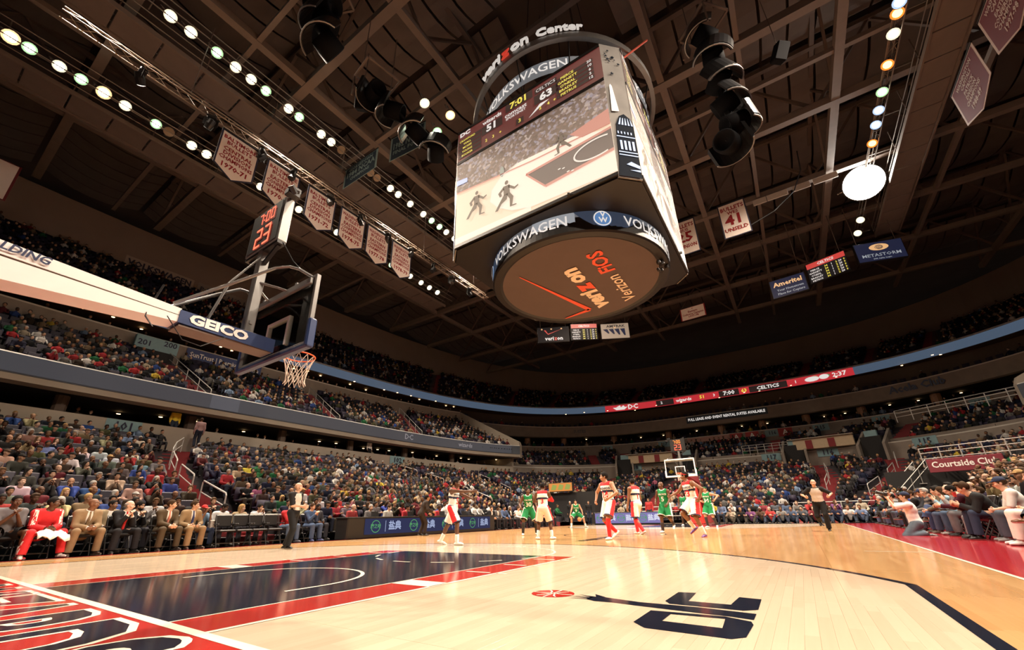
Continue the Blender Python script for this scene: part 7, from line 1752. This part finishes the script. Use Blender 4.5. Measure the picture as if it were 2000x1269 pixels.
mb = MB(); mb.box((0, .02, .42), (.46, .42, .06)); mb.box((0, -.24, .68), (.47, .06, .50)); sv = np.concatenate(mb.v); sf = np.array([(f[0], f[k], f[k+1]) for f in mb.f for k in (1, 2)])
mass('stadium_seats', [s for s in SEATS if id(s) not in fid], sv, sf, np.zeros(len(sf), int), lambda n: np.full((n, 1, 3), (.030, .025, .045), np.float32), attr_mat('seat_shell', .55), 'rows of dark purple stadium seats under and between the spectators', 'seats')
# ---------------------------------------------------------------- the people on and round the floor
V1, V2 = .0215, .029
def at(x, y): return (x, y, 0)
WZ = [W_WHITE, W_RED, W_NAVY, W_RED]; WS = [W_WHITE, W_RED, W_NAVY, W_NAVY]; GJ = [C_GREEN, T_WHITE, T_WHITE]; GS = [C_GREEN, T_WHITE, T_WHITE, T_WHITE]
SHW = [M_shoe_w, M_sole]
def num_white(n, **k): return dict(top=('jersey', WZ, W_RED, W_NAVY), bottom=('shorts', WS), number=n, **k)
def num_green(n, **k): return dict(top=('jersey', GJ, T_WHITE, T_WHITE), bottom=('shorts', GS), number=n, **k)
TEAM = 'players on the court'
# pointing player, seen from behind his shoulder
person('white-jersey player pointing with both arms stretched out, nearest the painted lane', at(-2.2, 7.83), face(.93, .36),
       Pose(hip=(0, .0, .93), lean=(0, .10, 1), head=(-.2, 1, 0), hands=((.10, .66, 1.36), (-.02, .60, 1.16)), feet=((.12, .20, 0), (-.14, -.36, .03)), toes=((.2, 1, 0), (-.2, 1, 0)), toe_up=(0, -.35), elbow=((.6, -.2, -1), (-.6, -.2, -1)), S=1.0, turn=-.15),
       'dark', (('fade', 'black'),), shoes=SHW, sock=((.8, .79, .76), .35), hands=('open', 'relaxed'), vox=V1, group=TEAM, word='WIZARDS', **num_white('5'))
person('white-jersey player with his back turned and a red sleeve, beside the green-jersey guard', at(-1.0, 10.88), face(-.35, .95),
       Pose(hip=(0, 0, .92), lean=(0, .06, 1), head=(.35, 1, -.05), hands=((.06, .30, 1.20), (-.08, .28, 1.14)), feet=((.24, .02, 0), (-.20, .04, 0)), knee=((.3, 1, 0), (-.3, 1, 0)), toes=((.6, 1, 0), (-.6, 1, 0)), elbow=((1, -.2, -.5), (-1, -.2, -.5)), S=.99),
       'dark', (('fade', 'black'),), shoes=SHW, sock=((.8, .79, .76), .35), vox=V1, group=TEAM, word='WIZARDS', extra=lambda p, r: part('arm_sleeve', (lambda s: s.cap(p.shs[0]+(p.el[0]-p.shs[0])*.55, p.el[0], .052, .05).cap(p.el[0], p.wr[0], .05, .036))(Shape(.01)), W_RED, r, .016), **num_white('3'))
person('green-jersey player half crouched, defending beside the white player seen from behind', at(-3.05, 13.4), face(.55, -.8),
       Pose(hip=(0, -.05, .94), lean=(.05, .25, 1), head=(-.2, 1, -.05), hands=((.33, .35, 1.0), (-.30, .38, .95)), feet=((.26, .12, 0), (-.28, -.1, 0)), knee=((.4, 1, 0), (-.4, 1, 0)), S=1.05),
       'dark', (('fade', 'black'),), shoes=SHW, sock=((.03, .03, .03), .75), vox=V2, group=TEAM, word='CELTICS', **num_green('30'))
person('green-jersey player crouched low and dribbling the ball, far on the bench side', at(-5.35, 22.75), face(.45, -.9),
       Pose(hip=(0, -.12, .80), lean=(0, .42, 1), head=(.1, 1, -.15), hands=((.40, .34, .62), (-.36, .30, .78)), feet=((.34, .16, 0), (-.50, -.16, 0)), knee=((.6, 1, 0), (-.8, 1, 0)), toes=((.4, 1, 0), (-.8, 1, 0)), S=1.03),
       'tan', (('short', 'black'),), shoes=SHW, sock=((.8, .79, .76), .3), hands=('open', 'relaxed'), palm=((0, .2, -1), None), vox=V2, group=TEAM, word='CELTICS', **num_green('9'))
person('tall white-jersey player number 14 jogging towards the camera in one red sock', at(1.06, 11.35), face(-.42, -.9),
       Pose(hip=(0, 0, 1.03), lean=(.02, .04, 1), head=(.75, 1, 0), hands=((.42, .14, 1.10), (-.26, .26, 1.14)), feet=((.10, -.26, .12), (-.16, .26, .0)), knee=((.15, 1, 0), (-.2, 1, 0)), toes=((.2, 1, 0), (-.25, 1, 0)), toe_up=(-.75, 0), elbow=((1, -.4, -.2), (-1, -.6, -.2)), S=1.13, turn=.1),
       'tan', (('short', 'black'),), shoes=SHW, sock=((.62, .03, .035), .95), hands=('fist', 'fist'), vox=V1, group=TEAM, word='WIZARDS', **num_white('14'))
person('tattooed white-jersey player walking away in red knee socks, between number 14 and the green players', at(.85, 14.7), face(-.80, .45),
       Pose(hip=(0, 0, 1.04), lean=(0, .06, 1), head=(.4, 1, -.1), hands=((.34, .12, .88), (-.30, .16, .90)), feet=((.12, .22, 0), (-.12, -.32, .03)), toes=((.1, 1, 0), (-.1, 1, 0)), toe_up=(0, -.4), S=1.15),
       'brown', (('fade', 'black'),), shoes=[mat('shoe_redwhite', (.65, .42, .40), .45), M_sole], sock=((.62, .03, .035), .9), vox=V1, group=TEAM, word='WIZARDS', **num_white('1'))
person('green-jersey player number 5 jogging towards the camera with a shaved head', at(1.55, 16.05), face(-.1, -1),
       Pose(hip=(0, 0, 1.0), lean=(0, .10, 1), head=(.5, 1, 0), hands=((.26, .28, 1.06), (-.20, .32, 1.0)), feet=((.14, .22, 0), (-.12, -.3, .2)), toes=((.15, 1, 0), (-.15, 1, 0)), toe_up=(0, -.8), S=1.08),
       'dark', (), shoes=SHW, sock=((.04, .03, .03), .5), hands=('fist', 'fist'), vox=V1, group=TEAM, word='CELTICS', **num_green('5'))
person('white-jersey player in a red headband running in front of the far red stand', at(3.15, 13.1), face(-.62, -.72),
       Pose(hip=(0, 0, 1.03), lean=(.06, .10, 1), head=(.9, .7, 0), hands=((.50, .40, 1.22), (-.36, .04, 1.10)), feet=((.02, .10, .18), (-.22, -.05, 0)), knee=((.1, 1, 0), (-.2, 1, 0)), toes=((.2, 1, 0), (-.5, 1, 0)), toe_up=(-.7, -.1), elbow=((.7, -.6, -.3), (-1, -.5, .1)), S=1.13),
       'brown', (('fade', 'black'), ('band', 'red')), shoes=[mat('shoe_purple', (.13, .05, .20), .45), mat('shoe_redsole', (.5, .06, .05), .5)], sock=((.8, .79, .76), .4), hands=('relaxed', 'fist'), vox=V1, group=TEAM, word='WIZARDS', **num_white('43'))
person('green-jersey player number 34 in a green headband, in front of the far basket', at(2.15, 22.0), face(-.25, -1),
       Pose(hip=(0, 0, 1.02), lean=(0, .06, 1), head=(.2, 1, 0), hands=((.16, .34, 1.20), (-.44, .16, 1.28)), feet=((.16, .1, 0), (-.18, -.15, .04)), toes=((.2, 1, 0), (-.3, 1, 0)), toe_up=(0, -.4), elbow=((1, -.2, -.4), (-1, -.2, -.4)), S=1.12),
       'tan', (('fade', 'black'), ('band', 'green')), shoes=[M_shoe_w, M_sole], sock=((.04, .03, .03), .75), vox=V2, group=TEAM, word='CELTICS', **num_green('34'))
person('green-jersey player far off under the basket, half hidden behind the red-headband player', at(.35, 25.2), face(-.1, -1),
       Pose(hip=(0, 0, 1.0), lean=(0, .12, 1), hands=((.28, .26, 1.0), (-.28, .26, 1.0)), feet=((.2, .1, 0), (-.2, -.1, 0)), S=1.06), 'dark', (('fade', 'black'),), shoes=SHW, vox=V2, group=TEAM, **num_green('0'))
# referees
REF = [cloth('referee_grey', (.56, .50, .44)), M_blackcloth]
person('bald referee in grey and black standing with hands clasped, by the empty bench chairs', at(-5.6, 5.2), face(.75, .30),
       Pose(hip=(0, 0, .91), lean=(0, -.02, 1), head=(-.2, 1, 0), hands=((.06, .30, 1.06), (-.06, .28, 1.02)), feet=((.10, .04, 0), (-.12, -.2, 0)), toes=((.2, 1, 0), (-.3, 1, 0)), S=.97),
       'fair', (), ('ref', REF), ('trousers', (.010, .010, .011)), (.012, .012, .012), vox=V1, group='referees')
person('bald referee in grey and black running up the court with bent arms', at(6.5, 17.55), face(-.05, -1),
       Pose(hip=(0, 0, .93), lean=(0, .08, 1), head=(0, 1, 0), hands=((.34, .30, 1.14), (-.36, .30, 1.14)), feet=((.12, -.34, .26), (-.10, .14, .0)), toes=((.1, 1, 0), (-.1, 1, 0)), toe_up=(-1.1, 0), elbow=((1, -.4, -.4), (-1, -.4, -.4)), S=1.0, bulk=1.1),
       'fair', (('fringe', 'grey'),), ('ref', REF), ('trousers', (.010, .010, .011)), (.012, .012, .012), hands=('fist', 'fist'), vox=V1, group='referees')
# bench
BX = -9.2; SUIT = 'people on the team bench'
def bench(y, label, x=BX, d=(1, .18), pose=None, ch=True, chl=None, hz=.50, **k):
    if ch: chair(x+.06, y, face(1, .05), chl or 'folding chair under the '+' '.join(label.split(',')[0].split()[:9]), 'bench chairs')
    person(label, at(x, y), face(*d), pose or seated(hz=hz), vox=k.pop('vox', V1), group=SUIT, **k)
bench(.50, 'dark-skinned man in a grey shirt clapping, cut by the picture edge at the bench end', pose=seated(hands='clap', lean=.2, S=1.08, hz=.52, spread=.24), skin='dark', hair=(('fade', 'black'),), top=('tee', (.16, .15, .16)), bottom=('shorts', [M_blackcloth]*4), shoes=[mat('shoe_crimson', (.45, .03, .04), .45), M_sole], sock=((.8, .78, .76), .35), hands=('open', 'open'))
def towel(p, r):
    mb = MB(); rg = random.Random(4); n, m = 9, 7; vs = []
    c = (p.wr[0]+p.wr[1])/2+np.array((-.05, .05, -.01))
    for i in range(n):
        for j in range(m): u, v = i/(n-1)-.5, j/(m-1)-.5; vs.append(c+np.array((u*.55, .08+v*.26+.03*math.sin(u*9), -.02-.22*abs(v+.2)-.12*(u < -.1)*abs(u)+.05*math.sin(u*13+v*7))))
    mb.add(vs, [(i*m+j, (i+1)*m+j, (i+1)*m+j+1, i*m+j+1) for i in range(n-1) for j in range(m-1)])
    o = mb.build('towel', [mat('towel_white', (.80, .77, .72), .9, bump=.3, scale=90)], None, smooth=True); o.modifiers.new('t', 'SOLIDIFY').thickness = .014
    o.matrix_world = Matrix.Translation(r.location) @ Matrix.Rotation(r.rotation_euler[2], 4, 'Z'); tag(o, 'white towel held by the man in the red warm-up suit', 'towel')
bench(1.08, 'dark-skinned man in a red warm-up suit with white stripes holding a towel', pose=seated(hands='clasp', lean=.30, S=1.06, hz=.51, spread=.30, fwd=.5, head=(-.9, .9, .05)), skin='dark', hair=(('fade', 'black'),), top=('warmup', [W_RED, W_WHITE]), bottom=('trousers', [W_RED, W_WHITE]), stripe=True, shoes=[mat('shoe_whitered', (.72, .62, .6), .45), mat('shoe_redtrim', (.5, .05, .05), .5)], extra=towel)
bench(1.80, 'bald man in a tan suit leaning forward with clasped hands, on the bench', pose=seated(hands='clasp', lean=.32, hz=.51, S=1.05, spread=.24, fwd=.40, head=(-.8, 1, .0), bulk=1.06), skin='brown', hair=(), top=('suit', (.27, .185, .105), (.70, .66, .60), (.22, .15, .08)), bottom=('trousers', (.24, .16, .09)), shoes=(.04, .022, .015))
bench(2.45, 'man in a pale tan suit behind the bench, half hidden by the bald tan-suited man', x=-10.05, ch=False, pose=seated(hands='lap', lean=.1, hz=.52, S=1.02, head=(-.6, 1, 0)), skin='brown', hair=(('fade', 'black'),), top=('suit', (.30, .23, .14), (.7, .66, .6), None), vox=V2)
bench(2.56, 'bald pale man in a black suit and red tie clapping, on the bench', pose=seated(hands='clap', lean=.18, hz=.50, spread=.22, head=(-.8, 1, -.05)), skin='pale', hair=(('fringe', 'grey'),), top=('suit', (.014, .014, .017), (.74, .71, .68), (.50, .03, .03)), bottom=('trousers', (.013, .013, .016)), shoes=(.015, .013, .012), hands=('open', 'open'))
bench(3.02, 'bearded man in a black suit clapping behind the bench', x=-9.95, ch=False, pose=seated(hands='clap', lean=.1, hz=.52, head=(-.5, 1, -.2)), skin='tan', hair=(('short', 'black'), ('beard', 'black')), top=('suit', (.016, .015, .017), (.3, .3, .32), None), vox=V2)
bench(3.50, 'brown-haired man in a dark brown suit and salmon tie, on the bench', pose=seated(hands='clasp', lean=.22, hz=.51, S=1.03, spread=.2, head=(-.8, 1, .0)), skin='fair', hair=(('short', 'brown'),), top=('suit', (.075, .052, .028), (.68, .62, .58), (.55, .20, .14)), bottom=('trousers', (.07, .05, .028)), shoes=(.03, .02, .015))
bench(4.12, 'man in a tan suit and blue tie last seated on the bench', pose=seated(hands='lap', lean=.10, hz=.50, S=1.02, head=(-.7, 1, .0)), skin='fair', hair=(('short', 'brown'),), top=('suit', (.27, .185, .10), (.5, .5, .58), (.04, .05, .14)), bottom=('trousers', (.25, .17, .09)), shoes=(.05, .025, .015))
bench(4.62, 'person in a red cap and blue shirt raising a paper bag behind the bench end', x=-9.75, ch=False, pose=seated(hands='phone', lean=.1, S=.93, hz=.48), skin='brown', hair=(('cap', 'red'),), top=('tee', (.12, .20, .30)), bottom=('trousers', (.04, .06, .12)), vox=V2)
o = MB().bevbox((0, 0, 0), (.2, .14, .3), .02).build('paper_bag', [mat('bag_paper', (.66, .60, .55), .8)], None, (-9.45, 4.86, .62)); tag(o, 'white paper snack bag held by the person in the red cap', 'bag')
for i, y in enumerate((5.08, 5.58, 6.05, 6.55)): chair(-9.0, y, face(1, -.05), f'empty black padded folding chair, {ORD[i]} of four beyond the seated coaches', 'empty bench chairs')
bench(5.25, 'dark-skinned man in a white shirt behind the empty chairs', x=-10.0, ch=False, pose=seated(hands='lap', lean=.15, hz=.5, bulk=1.12, head=(-.4, 1, -.4)), skin='dark', hair=(('fade', 'black'),), top=('shirt', (.72, .70, .68)), vox=V2)
bench(5.85, 'blond woman in a spotted top behind the empty chairs', x=-10.0, ch=False, pose=seated(hands='lap', lean=.1, S=.95, head=(-.4, 1, 0)), skin='fair', hair=(('long', 'blond'),), top=('shirt', (.34, .25, .15)), vox=V2)
bench(6.4, 'man in a pale shirt resting his chin behind the empty chairs', x=-10.0, ch=False, pose=seated(hands='mouth', lean=.25), skin='tan', hair=(('short', 'black'),), top=('shirt', (.62, .61, .63)), vox=V2)
bench(7.15, 'person in a red jacket and jeans beyond the empty chairs', x=-9.35, pose=seated(hands='chin', lean=.2), skin='fair', hair=(('short', 'brown'),), top=('jacket', (.50, .03, .04)), bottom=('trousers', (.10, .15, .24)), shoes=(.2, .2, .25))
bench(8.0, 'man in a blue denim shirt and jeans clapping, beside the scorers table', x=-9.3, pose=seated(hands='clap', lean=.1), skin='fair', hair=(('short', 'brown'),), top=('shirt', (.06, .10, .20)), bottom=('trousers', (.07, .11, .20)), shoes=(.1, .12, .3))
bench(8.55, 'dark-skinned man in a grey jacket at the near end of the scorers table', x=-9.75, pose=seated(hands='lap', lean=.05), skin='dark', hair=(('fade', 'black'),), top=('jacket', (.05, .05, .06)), bottom=('trousers', (.04, .04, .05)))
# coach bending in front of the table
person('man in a dark suit bending forward in front of the scorers table', at(-7.75, 12.35), face(.55, .85),
       Pose(hip=(0, -.10, .90), lean=(.0, .42, 1), head=(.1, 1, .1), hands=((.24, .36, .95), (-.20, .30, .88)), feet=((.13, .05, 0), (-.13, -.1, 0)), S=.98), 'tan', (('short', 'black'),), ('suit', (.035, .026, .022), (.4, .38, .36), None), ('trousers', (.03, .022, .02)), (.015, .012, .012), vox=V2)
# officials behind the table
for i, (y, c, h, s) in enumerate(((10.0, (.30, .04, .04), ('fringe', 'grey'), 'fair'), (10.9, (.16, .15, .15), ('short', 'grey'), 'fair'), (11.9, (.45, .42, .38), ('full', 'brown'), 'pale'), (13.0, (.40, .03, .04), ('short', 'black'), 'tan'), (14.1, (.40, .03, .04), ('long', 'blond'), 'fair'), (15.2, (.40, .03, .04), ('short', 'brown'), 'brown'), (16.4, (.13, .12, .12), ('short', 'grey'), 'fair'), (17.5, (.05, .05, .06), ('full', 'black'), 'tan'))):
    person(f'official in a {["maroon", "grey", "pale", "red", "red", "red", "grey", "black"][i]} top seated behind the scorers table, {ORD[i]} from its near end', at(-9.55, y), face(1, .1), seated(hands='lap', lean=.08, head=((-.4, .3, -.2)[i % 3], 1, -.1)), s, (h,), ('shirt', c), ('trousers', (.03, .03, .03)), vox=.034, group='officials at the scorers table')
# visitors seated along the bench side beyond the table
VT = (('black suit', (.014, .014, .016), 1), ('grey suit', (.13, .13, .14), 1), ('blue jacket', (.07, .11, .22), 0), ('black suit', (.012, .012, .013), 1), ('white top', (.62, .60, .57), 0), ('green warm-up', (.02, .17, .06), 0), ('green warm-up', (.02, .15, .05), 0), ('black suit', (.02, .02, .02), 1), ('maroon jacket', (.16, .02, .03), 0), ('tan jacket', (.28, .19, .11), 0), ('black coat', (.014, .014, .014), 0))
for i, (nm, c, st) in enumerate(VT):
    y = 19.2+i*.72
    chair(-9.14, y, face(1, -.1), f'black folding chair under the {ORD[i]} person seated beyond the scorers table', 'chairs beyond the scorers table')
    person(f'person in a {nm} on the chairs beyond the scorers table, {ORD[i]} from the table', at(-9.2, y), face(1, -.25), seated(hands=('clasp', 'lap', 'knees', 'arms')[i % 4], lean=(.3, .05, .1, -.05)[i % 4], head=((.3, -.3, 0)[i % 3], 1, 0)), ('fair', 'dark', 'tan', 'brown')[i % 4], ((('short', 'full', 'fade', 'long')[i % 4], ('brown', 'black', 'black', 'grey')[i % 4]),), ('suit', c, (.6, .58, .55), None) if st else ('jacket', c), ('trousers', (.02, .02, .025)), vox=.034, group='people seated beyond the scorers table')
# photographer kneeling by the sideline
def camera_prop(p, r):
    c = (p.wr[0]+p.wr[1])/2+np.array((0, .04, .09)); mb = MB(); mb.bevbox((0, 0, 0), (.15, .09, .11), .015); mb.lathe([(0, 0), (.045, 0), (.05, .16), (.055, .2), (0, .2)], 14, R=rotm(-math.pi/2, 0, 0)); mb.bevbox((0, -.01, .075), (.06, .06, .05), .01)
    o = mb.build('camera', [M_boxk], None); o.matrix_world = Matrix.Translation(r.location) @ Matrix.Rotation(r.rotation_euler[2], 4, 'Z') @ Matrix.Translation(Vector(c)) @ Matrix.Rotation(.35, 4, 'X'); tag(o, 'black camera held up by the kneeling photographer in white', 'camera')
person('kneeling photographer in a white tee shirt, jeans and black cap holding up a camera', at(8.2, 14.7), face(-1, .12),
       Pose(hip=(0, -.26, .30), lean=(0, .08, 1), head=(.1, 1, .22), hands=((.09, .12, 1.02), (-.07, .16, .95)), feet=((.14, -.40, -.03), (-.14, -.40, -.03)), knee=((.35, 1, -.55), (-.35, 1, -.55)), toes=((0, -1, 0), (0, -1, 0)), elbow=((.5, .2, -1), (-.5, .2, -1)), S=1.02, bulk=1.08),
       'fair', (('short', 'brown'), ('cap', 'navy')), ('tee', (.74, .70, .68)), ('trousers', (.11, .15, .19)), (.05, .05, .05), vox=V1, extra=camera_prop)
# courtside row opposite the benches
CR = 'courtside row opposite the benches'
JEANS = (.06, .075, .10)
def court(y, label, x=9.55, d=(-1, .12), pose=None, **k):
    chair(x-.04, y, face(-1, 0), 'folding chair under the '+' '.join(label.split(',')[0].split()[:9])+', courtside', 'courtside chairs'); person(label, at(x, y), face(*d), pose or seated(), vox=k.pop('vox', V1), group=CR, **k)
court(10.75, 'person in white trousers and white sneakers, nearest the camera courtside', x=9.75, pose=seated(hands='lap', lean=-.05, spread=.13, fwd=.50, S=1.06, bulk=1.08), skin='fair', hair=(('short', 'brown'),), top=('tee', (.40, .22, .2)), bottom=('trousers', (.78, .70, .64)), shoes=SHW)
court(10.1, 'person with crossed legs in dark jeans and brown boots, cut by the picture edge', x=9.85, pose=seated(hands='knees', lean=-.05, feet=((-.16, .62, .40), (-.14, .40, 0)), S=1.03), skin='tan', hair=(('full', 'black'),), top=('jacket', (.03, .03, .035)), bottom=('trousers', (.03, .035, .05)), shoes=(.14, .06, .025))
court(12.75, 'young man in a black hoodie leaning far forward with clasped hands, courtside', x=9.6, d=(-1, -.05), pose=seated(hands='fwd', lean=.72, spread=.16, S=1.06, head=(.2, 1, -.25), fwd=.5), skin='fair', hair=(('full', 'brown'),), top=('hoodie', (.016, .017, .019)), bottom=('trousers', (.03, .045, .085)), shoes=(.014, .014, .015), hands=('relaxed', 'open'))
court(12.0, 'man in a navy cap and white tee shirt just beyond the black hoodie', x=9.85, pose=seated(hands='clasp', lean=.35, S=1.02, head=(0, 1, -.1)), skin='fair', hair=(('short', 'brown'), ('cap', 'navy')), top=('tee', (.72, .69, .66)), bottom=('trousers', JEANS), shoes=(.2, .2, .2))
court(13.55, 'boy in a grey top drinking from a red cup, courtside', x=9.6, pose=seated(hands='mouth', lean=0.0, S=.84, hz=.47, fwd=.38, head=(0, 1, .45)), skin='fair', hair=(('full', 'brown'),), top=('shirt', (.24, .24, .25)), bottom=('trousers', (.20, .20, .21)), shoes=(.03, .03, .03))
o = MB().lathe([(0, 0), (.032, 0), (.042, .11), (.0, .11)], 12).build('drink_cup', [mat('cup_red', (.6, .04, .04), .4)], None, (9.19, 13.62, .93)); tag(o, 'red drink cup held at the mouth of the boy in grey', 'cup')
court(14.3, 'dark-haired man in a maroon sweater looking down at his hands, courtside', x=9.6, pose=seated(hands='fwd', lean=.38, head=(0, 1, -.55)), skin='fair', hair=(('short', 'black'),), top=('shirt', (.055, .012, .026)), bottom=('trousers', (.14, .14, .15)), shoes=(.02, .02, .02))
court(15.05, 'bald older man clapping, courtside', x=9.6, pose=seated(hands='clap', lean=.25, head=(-.1, 1, -.2)), skin='pale', hair=(('fringe', 'grey'),), top=('shirt', (.26, .26, .27)), bottom=('trousers', (.055, .09, .15)), shoes=(.45, .44, .42), hands=('open', 'open'))
court(15.85, 'brown-haired woman in light blue clapping, courtside', x=9.55, pose=seated(hands='clap', lean=.2, S=.95), skin='fair', hair=(('long', 'brown'),), top=('shirt', (.26, .42, .52)), bottom=('trousers', (.05, .07, .12)), shoes=(.1, .07, .05), hands=('open', 'open'))
court(16.6, 'person in an olive coat with one leg crossed, courtside', x=9.55, pose=seated(hands='knees', lean=.1, feet=((-.12, .56, .30), (-.14, .42, 0))), skin='fair', hair=(('full', 'black'),), top=('jacket', (.12, .10, .07)), bottom=('trousers', (.04, .06, .13)), shoes=(.11, .095, .075))
court(17.45, 'grey-haired man in a striped dark jacket, courtside', x=9.5, pose=seated(hands='clasp', lean=.25, bulk=1.1, head=(-.5, 1, 0)), skin='fair', hair=(('full', 'grey'),), top=('shirt', [cloth('plaid_dark', (.04, .04, .042)), cloth('plaid_pale', (.22, .21, .19))]), bottom=('trousers', JEANS), shoes=(.04, .03, .03))
court(18.3, 'person in a black cap and dark jacket beyond the striped jacket, courtside', x=9.5, pose=seated(hands='knees', lean=.1), skin='tan', hair=(('short', 'black'), ('cap', 'navy')), top=('jacket', (.02, .022, .028)), bottom=('trousers', JEANS), vox=V2)
for i, (nm, c, h) in enumerate((('black jacket', (.014, .014, .015), 'short'), ('blue shirt', (.04, .08, .30), 'full'), ('charcoal sweater', (.05, .05, .05), 'short'), ('brown coat', (.09, .055, .03), 'long'), ('grey sweater', (.2, .2, .2), 'short'), ('red top', (.42, .03, .04), 'full'), ('white shirt', (.62, .6, .57), 'short'), ('black coat', (.016, .016, .017), 'long'), ('navy jacket', (.02, .03, .07), 'short'))):
    y = 19.15+i*.95
    court(y, f'person in a {nm} in the courtside row, {ORD[i]} beyond the black cap', x=9.45, pose=seated(hands=('clasp', 'knees', 'lap', 'clap')[i % 4], lean=(.3, .1, 0, .1)[i % 4], feet=((-.1, .55, .3), (-.14, .4, 0)) if i % 3 == 1 else None, head=((-.3, .2, 0)[i % 3], 1, 0)), skin=('fair', 'tan', 'pale', 'brown')[i % 4], hair=((h, ('brown', 'black', 'grey')[i % 3]),), top=('jacket', c), bottom=('trousers', (JEANS, (.02, .02, .02), (.07, .10, .17))[i % 3]), shoes=(.05, .04, .035), vox=.034)
# photographers and guests on the floor behind the far baseline
rr = random.Random(31)
BL = (('blue shirt', (.16, .22, .36)), ('white tee', (.62, .6, .57)), ('navy jacket', (.02, .025, .06)), ('black top', (.013, .013, .014)), ('maroon top', (.2, .03, .04)), ('slate shirt', (.08, .09, .11)), ('denim jacket', (.07, .10, .17)), ('grey sweater', (.22, .21, .2)), ('red top', (.40, .04, .04)), ('brown jacket', (.10, .06, .04)), ('purple top', (.17, .06, .17)), ('black coat', (.015, .015, .015)), ('cream jacket', (.4, .34, .26)))
for i, (nm, c) in enumerate(BL):
    x = 8.7-i*.55
    o = link('person', CROUCH, None, (x, 30.2+rr.uniform(-.1, .25), .0), (0, 0, face(rr.uniform(-.4, .2), -1))); o.color = (*c, 1); tag(o, f'person in a {nm} on the floor behind the far baseline, {ORD[i]} from courtside corner', 'person', 'people on the floor behind the far baseline')
for i, (nm, c) in enumerate(BL[::-1]):
    x = 8.9-i*.62
    if abs(x) < .9: continue
    o = link('person', VAR[(i*5) % 12][1], None, (x, 31.15, .0), (0, 0, face(rr.uniform(-.3, .3), -1))); o.color = (*c, 1); tag(o, f'person in a {nm} behind those on the floor, {ORD[i]} from courtside corner', 'person', 'people seated behind the far baseline'); chair(x, 31.12, face(0, -1), f'folding chair in the far baseline row, {ORD[i]} from the courtside corner', 'far baseline chairs')
for i, (x, y, z, d, nm, c) in enumerate(((-7.9, 30.6, 0, (.4, -1), 'black suit', (.013, .013, .014)), (-9.4, 30.4, 0, (.6, -1), 'black coat', (.014, .014, .015)), (-3.2, 30.6, 0, (0, -1), 'red top', (.45, .04, .04)), (-.9, 30.9, 0, (0, -1), 'grey shirt', (.2, .2, .2)), (-24.95, 8.0, 5.6, (1, 0), 'yellow jacket', (.72, .5, .04)), (-22.9, 8.7, 4.85, (-1, 0), 'pink striped shirt', (.32, .2, .2)), (-24.9, 22.6, 5.6, (1, 0), 'white shirt', (.66, .62, .58)), (10.4, 30.4, 0, (-.3, -1), 'red jacket', (.36, .05, .05)))):
    o = link('person', STAND, None, (x, y, z), (0, 0, face(*d))); o.color = (*c, 1)
    tag(o, f'standing person in a {nm}, {("by the far tunnel", "beside the far tunnel, nearer the benches", "behind the far advertising board", "beside the far red stand", "in the dark concourse above the first aisle", "climbing the first bench-side aisle", "in the concourse above the second aisle", "at the far courtside corner")[i]}', 'person')
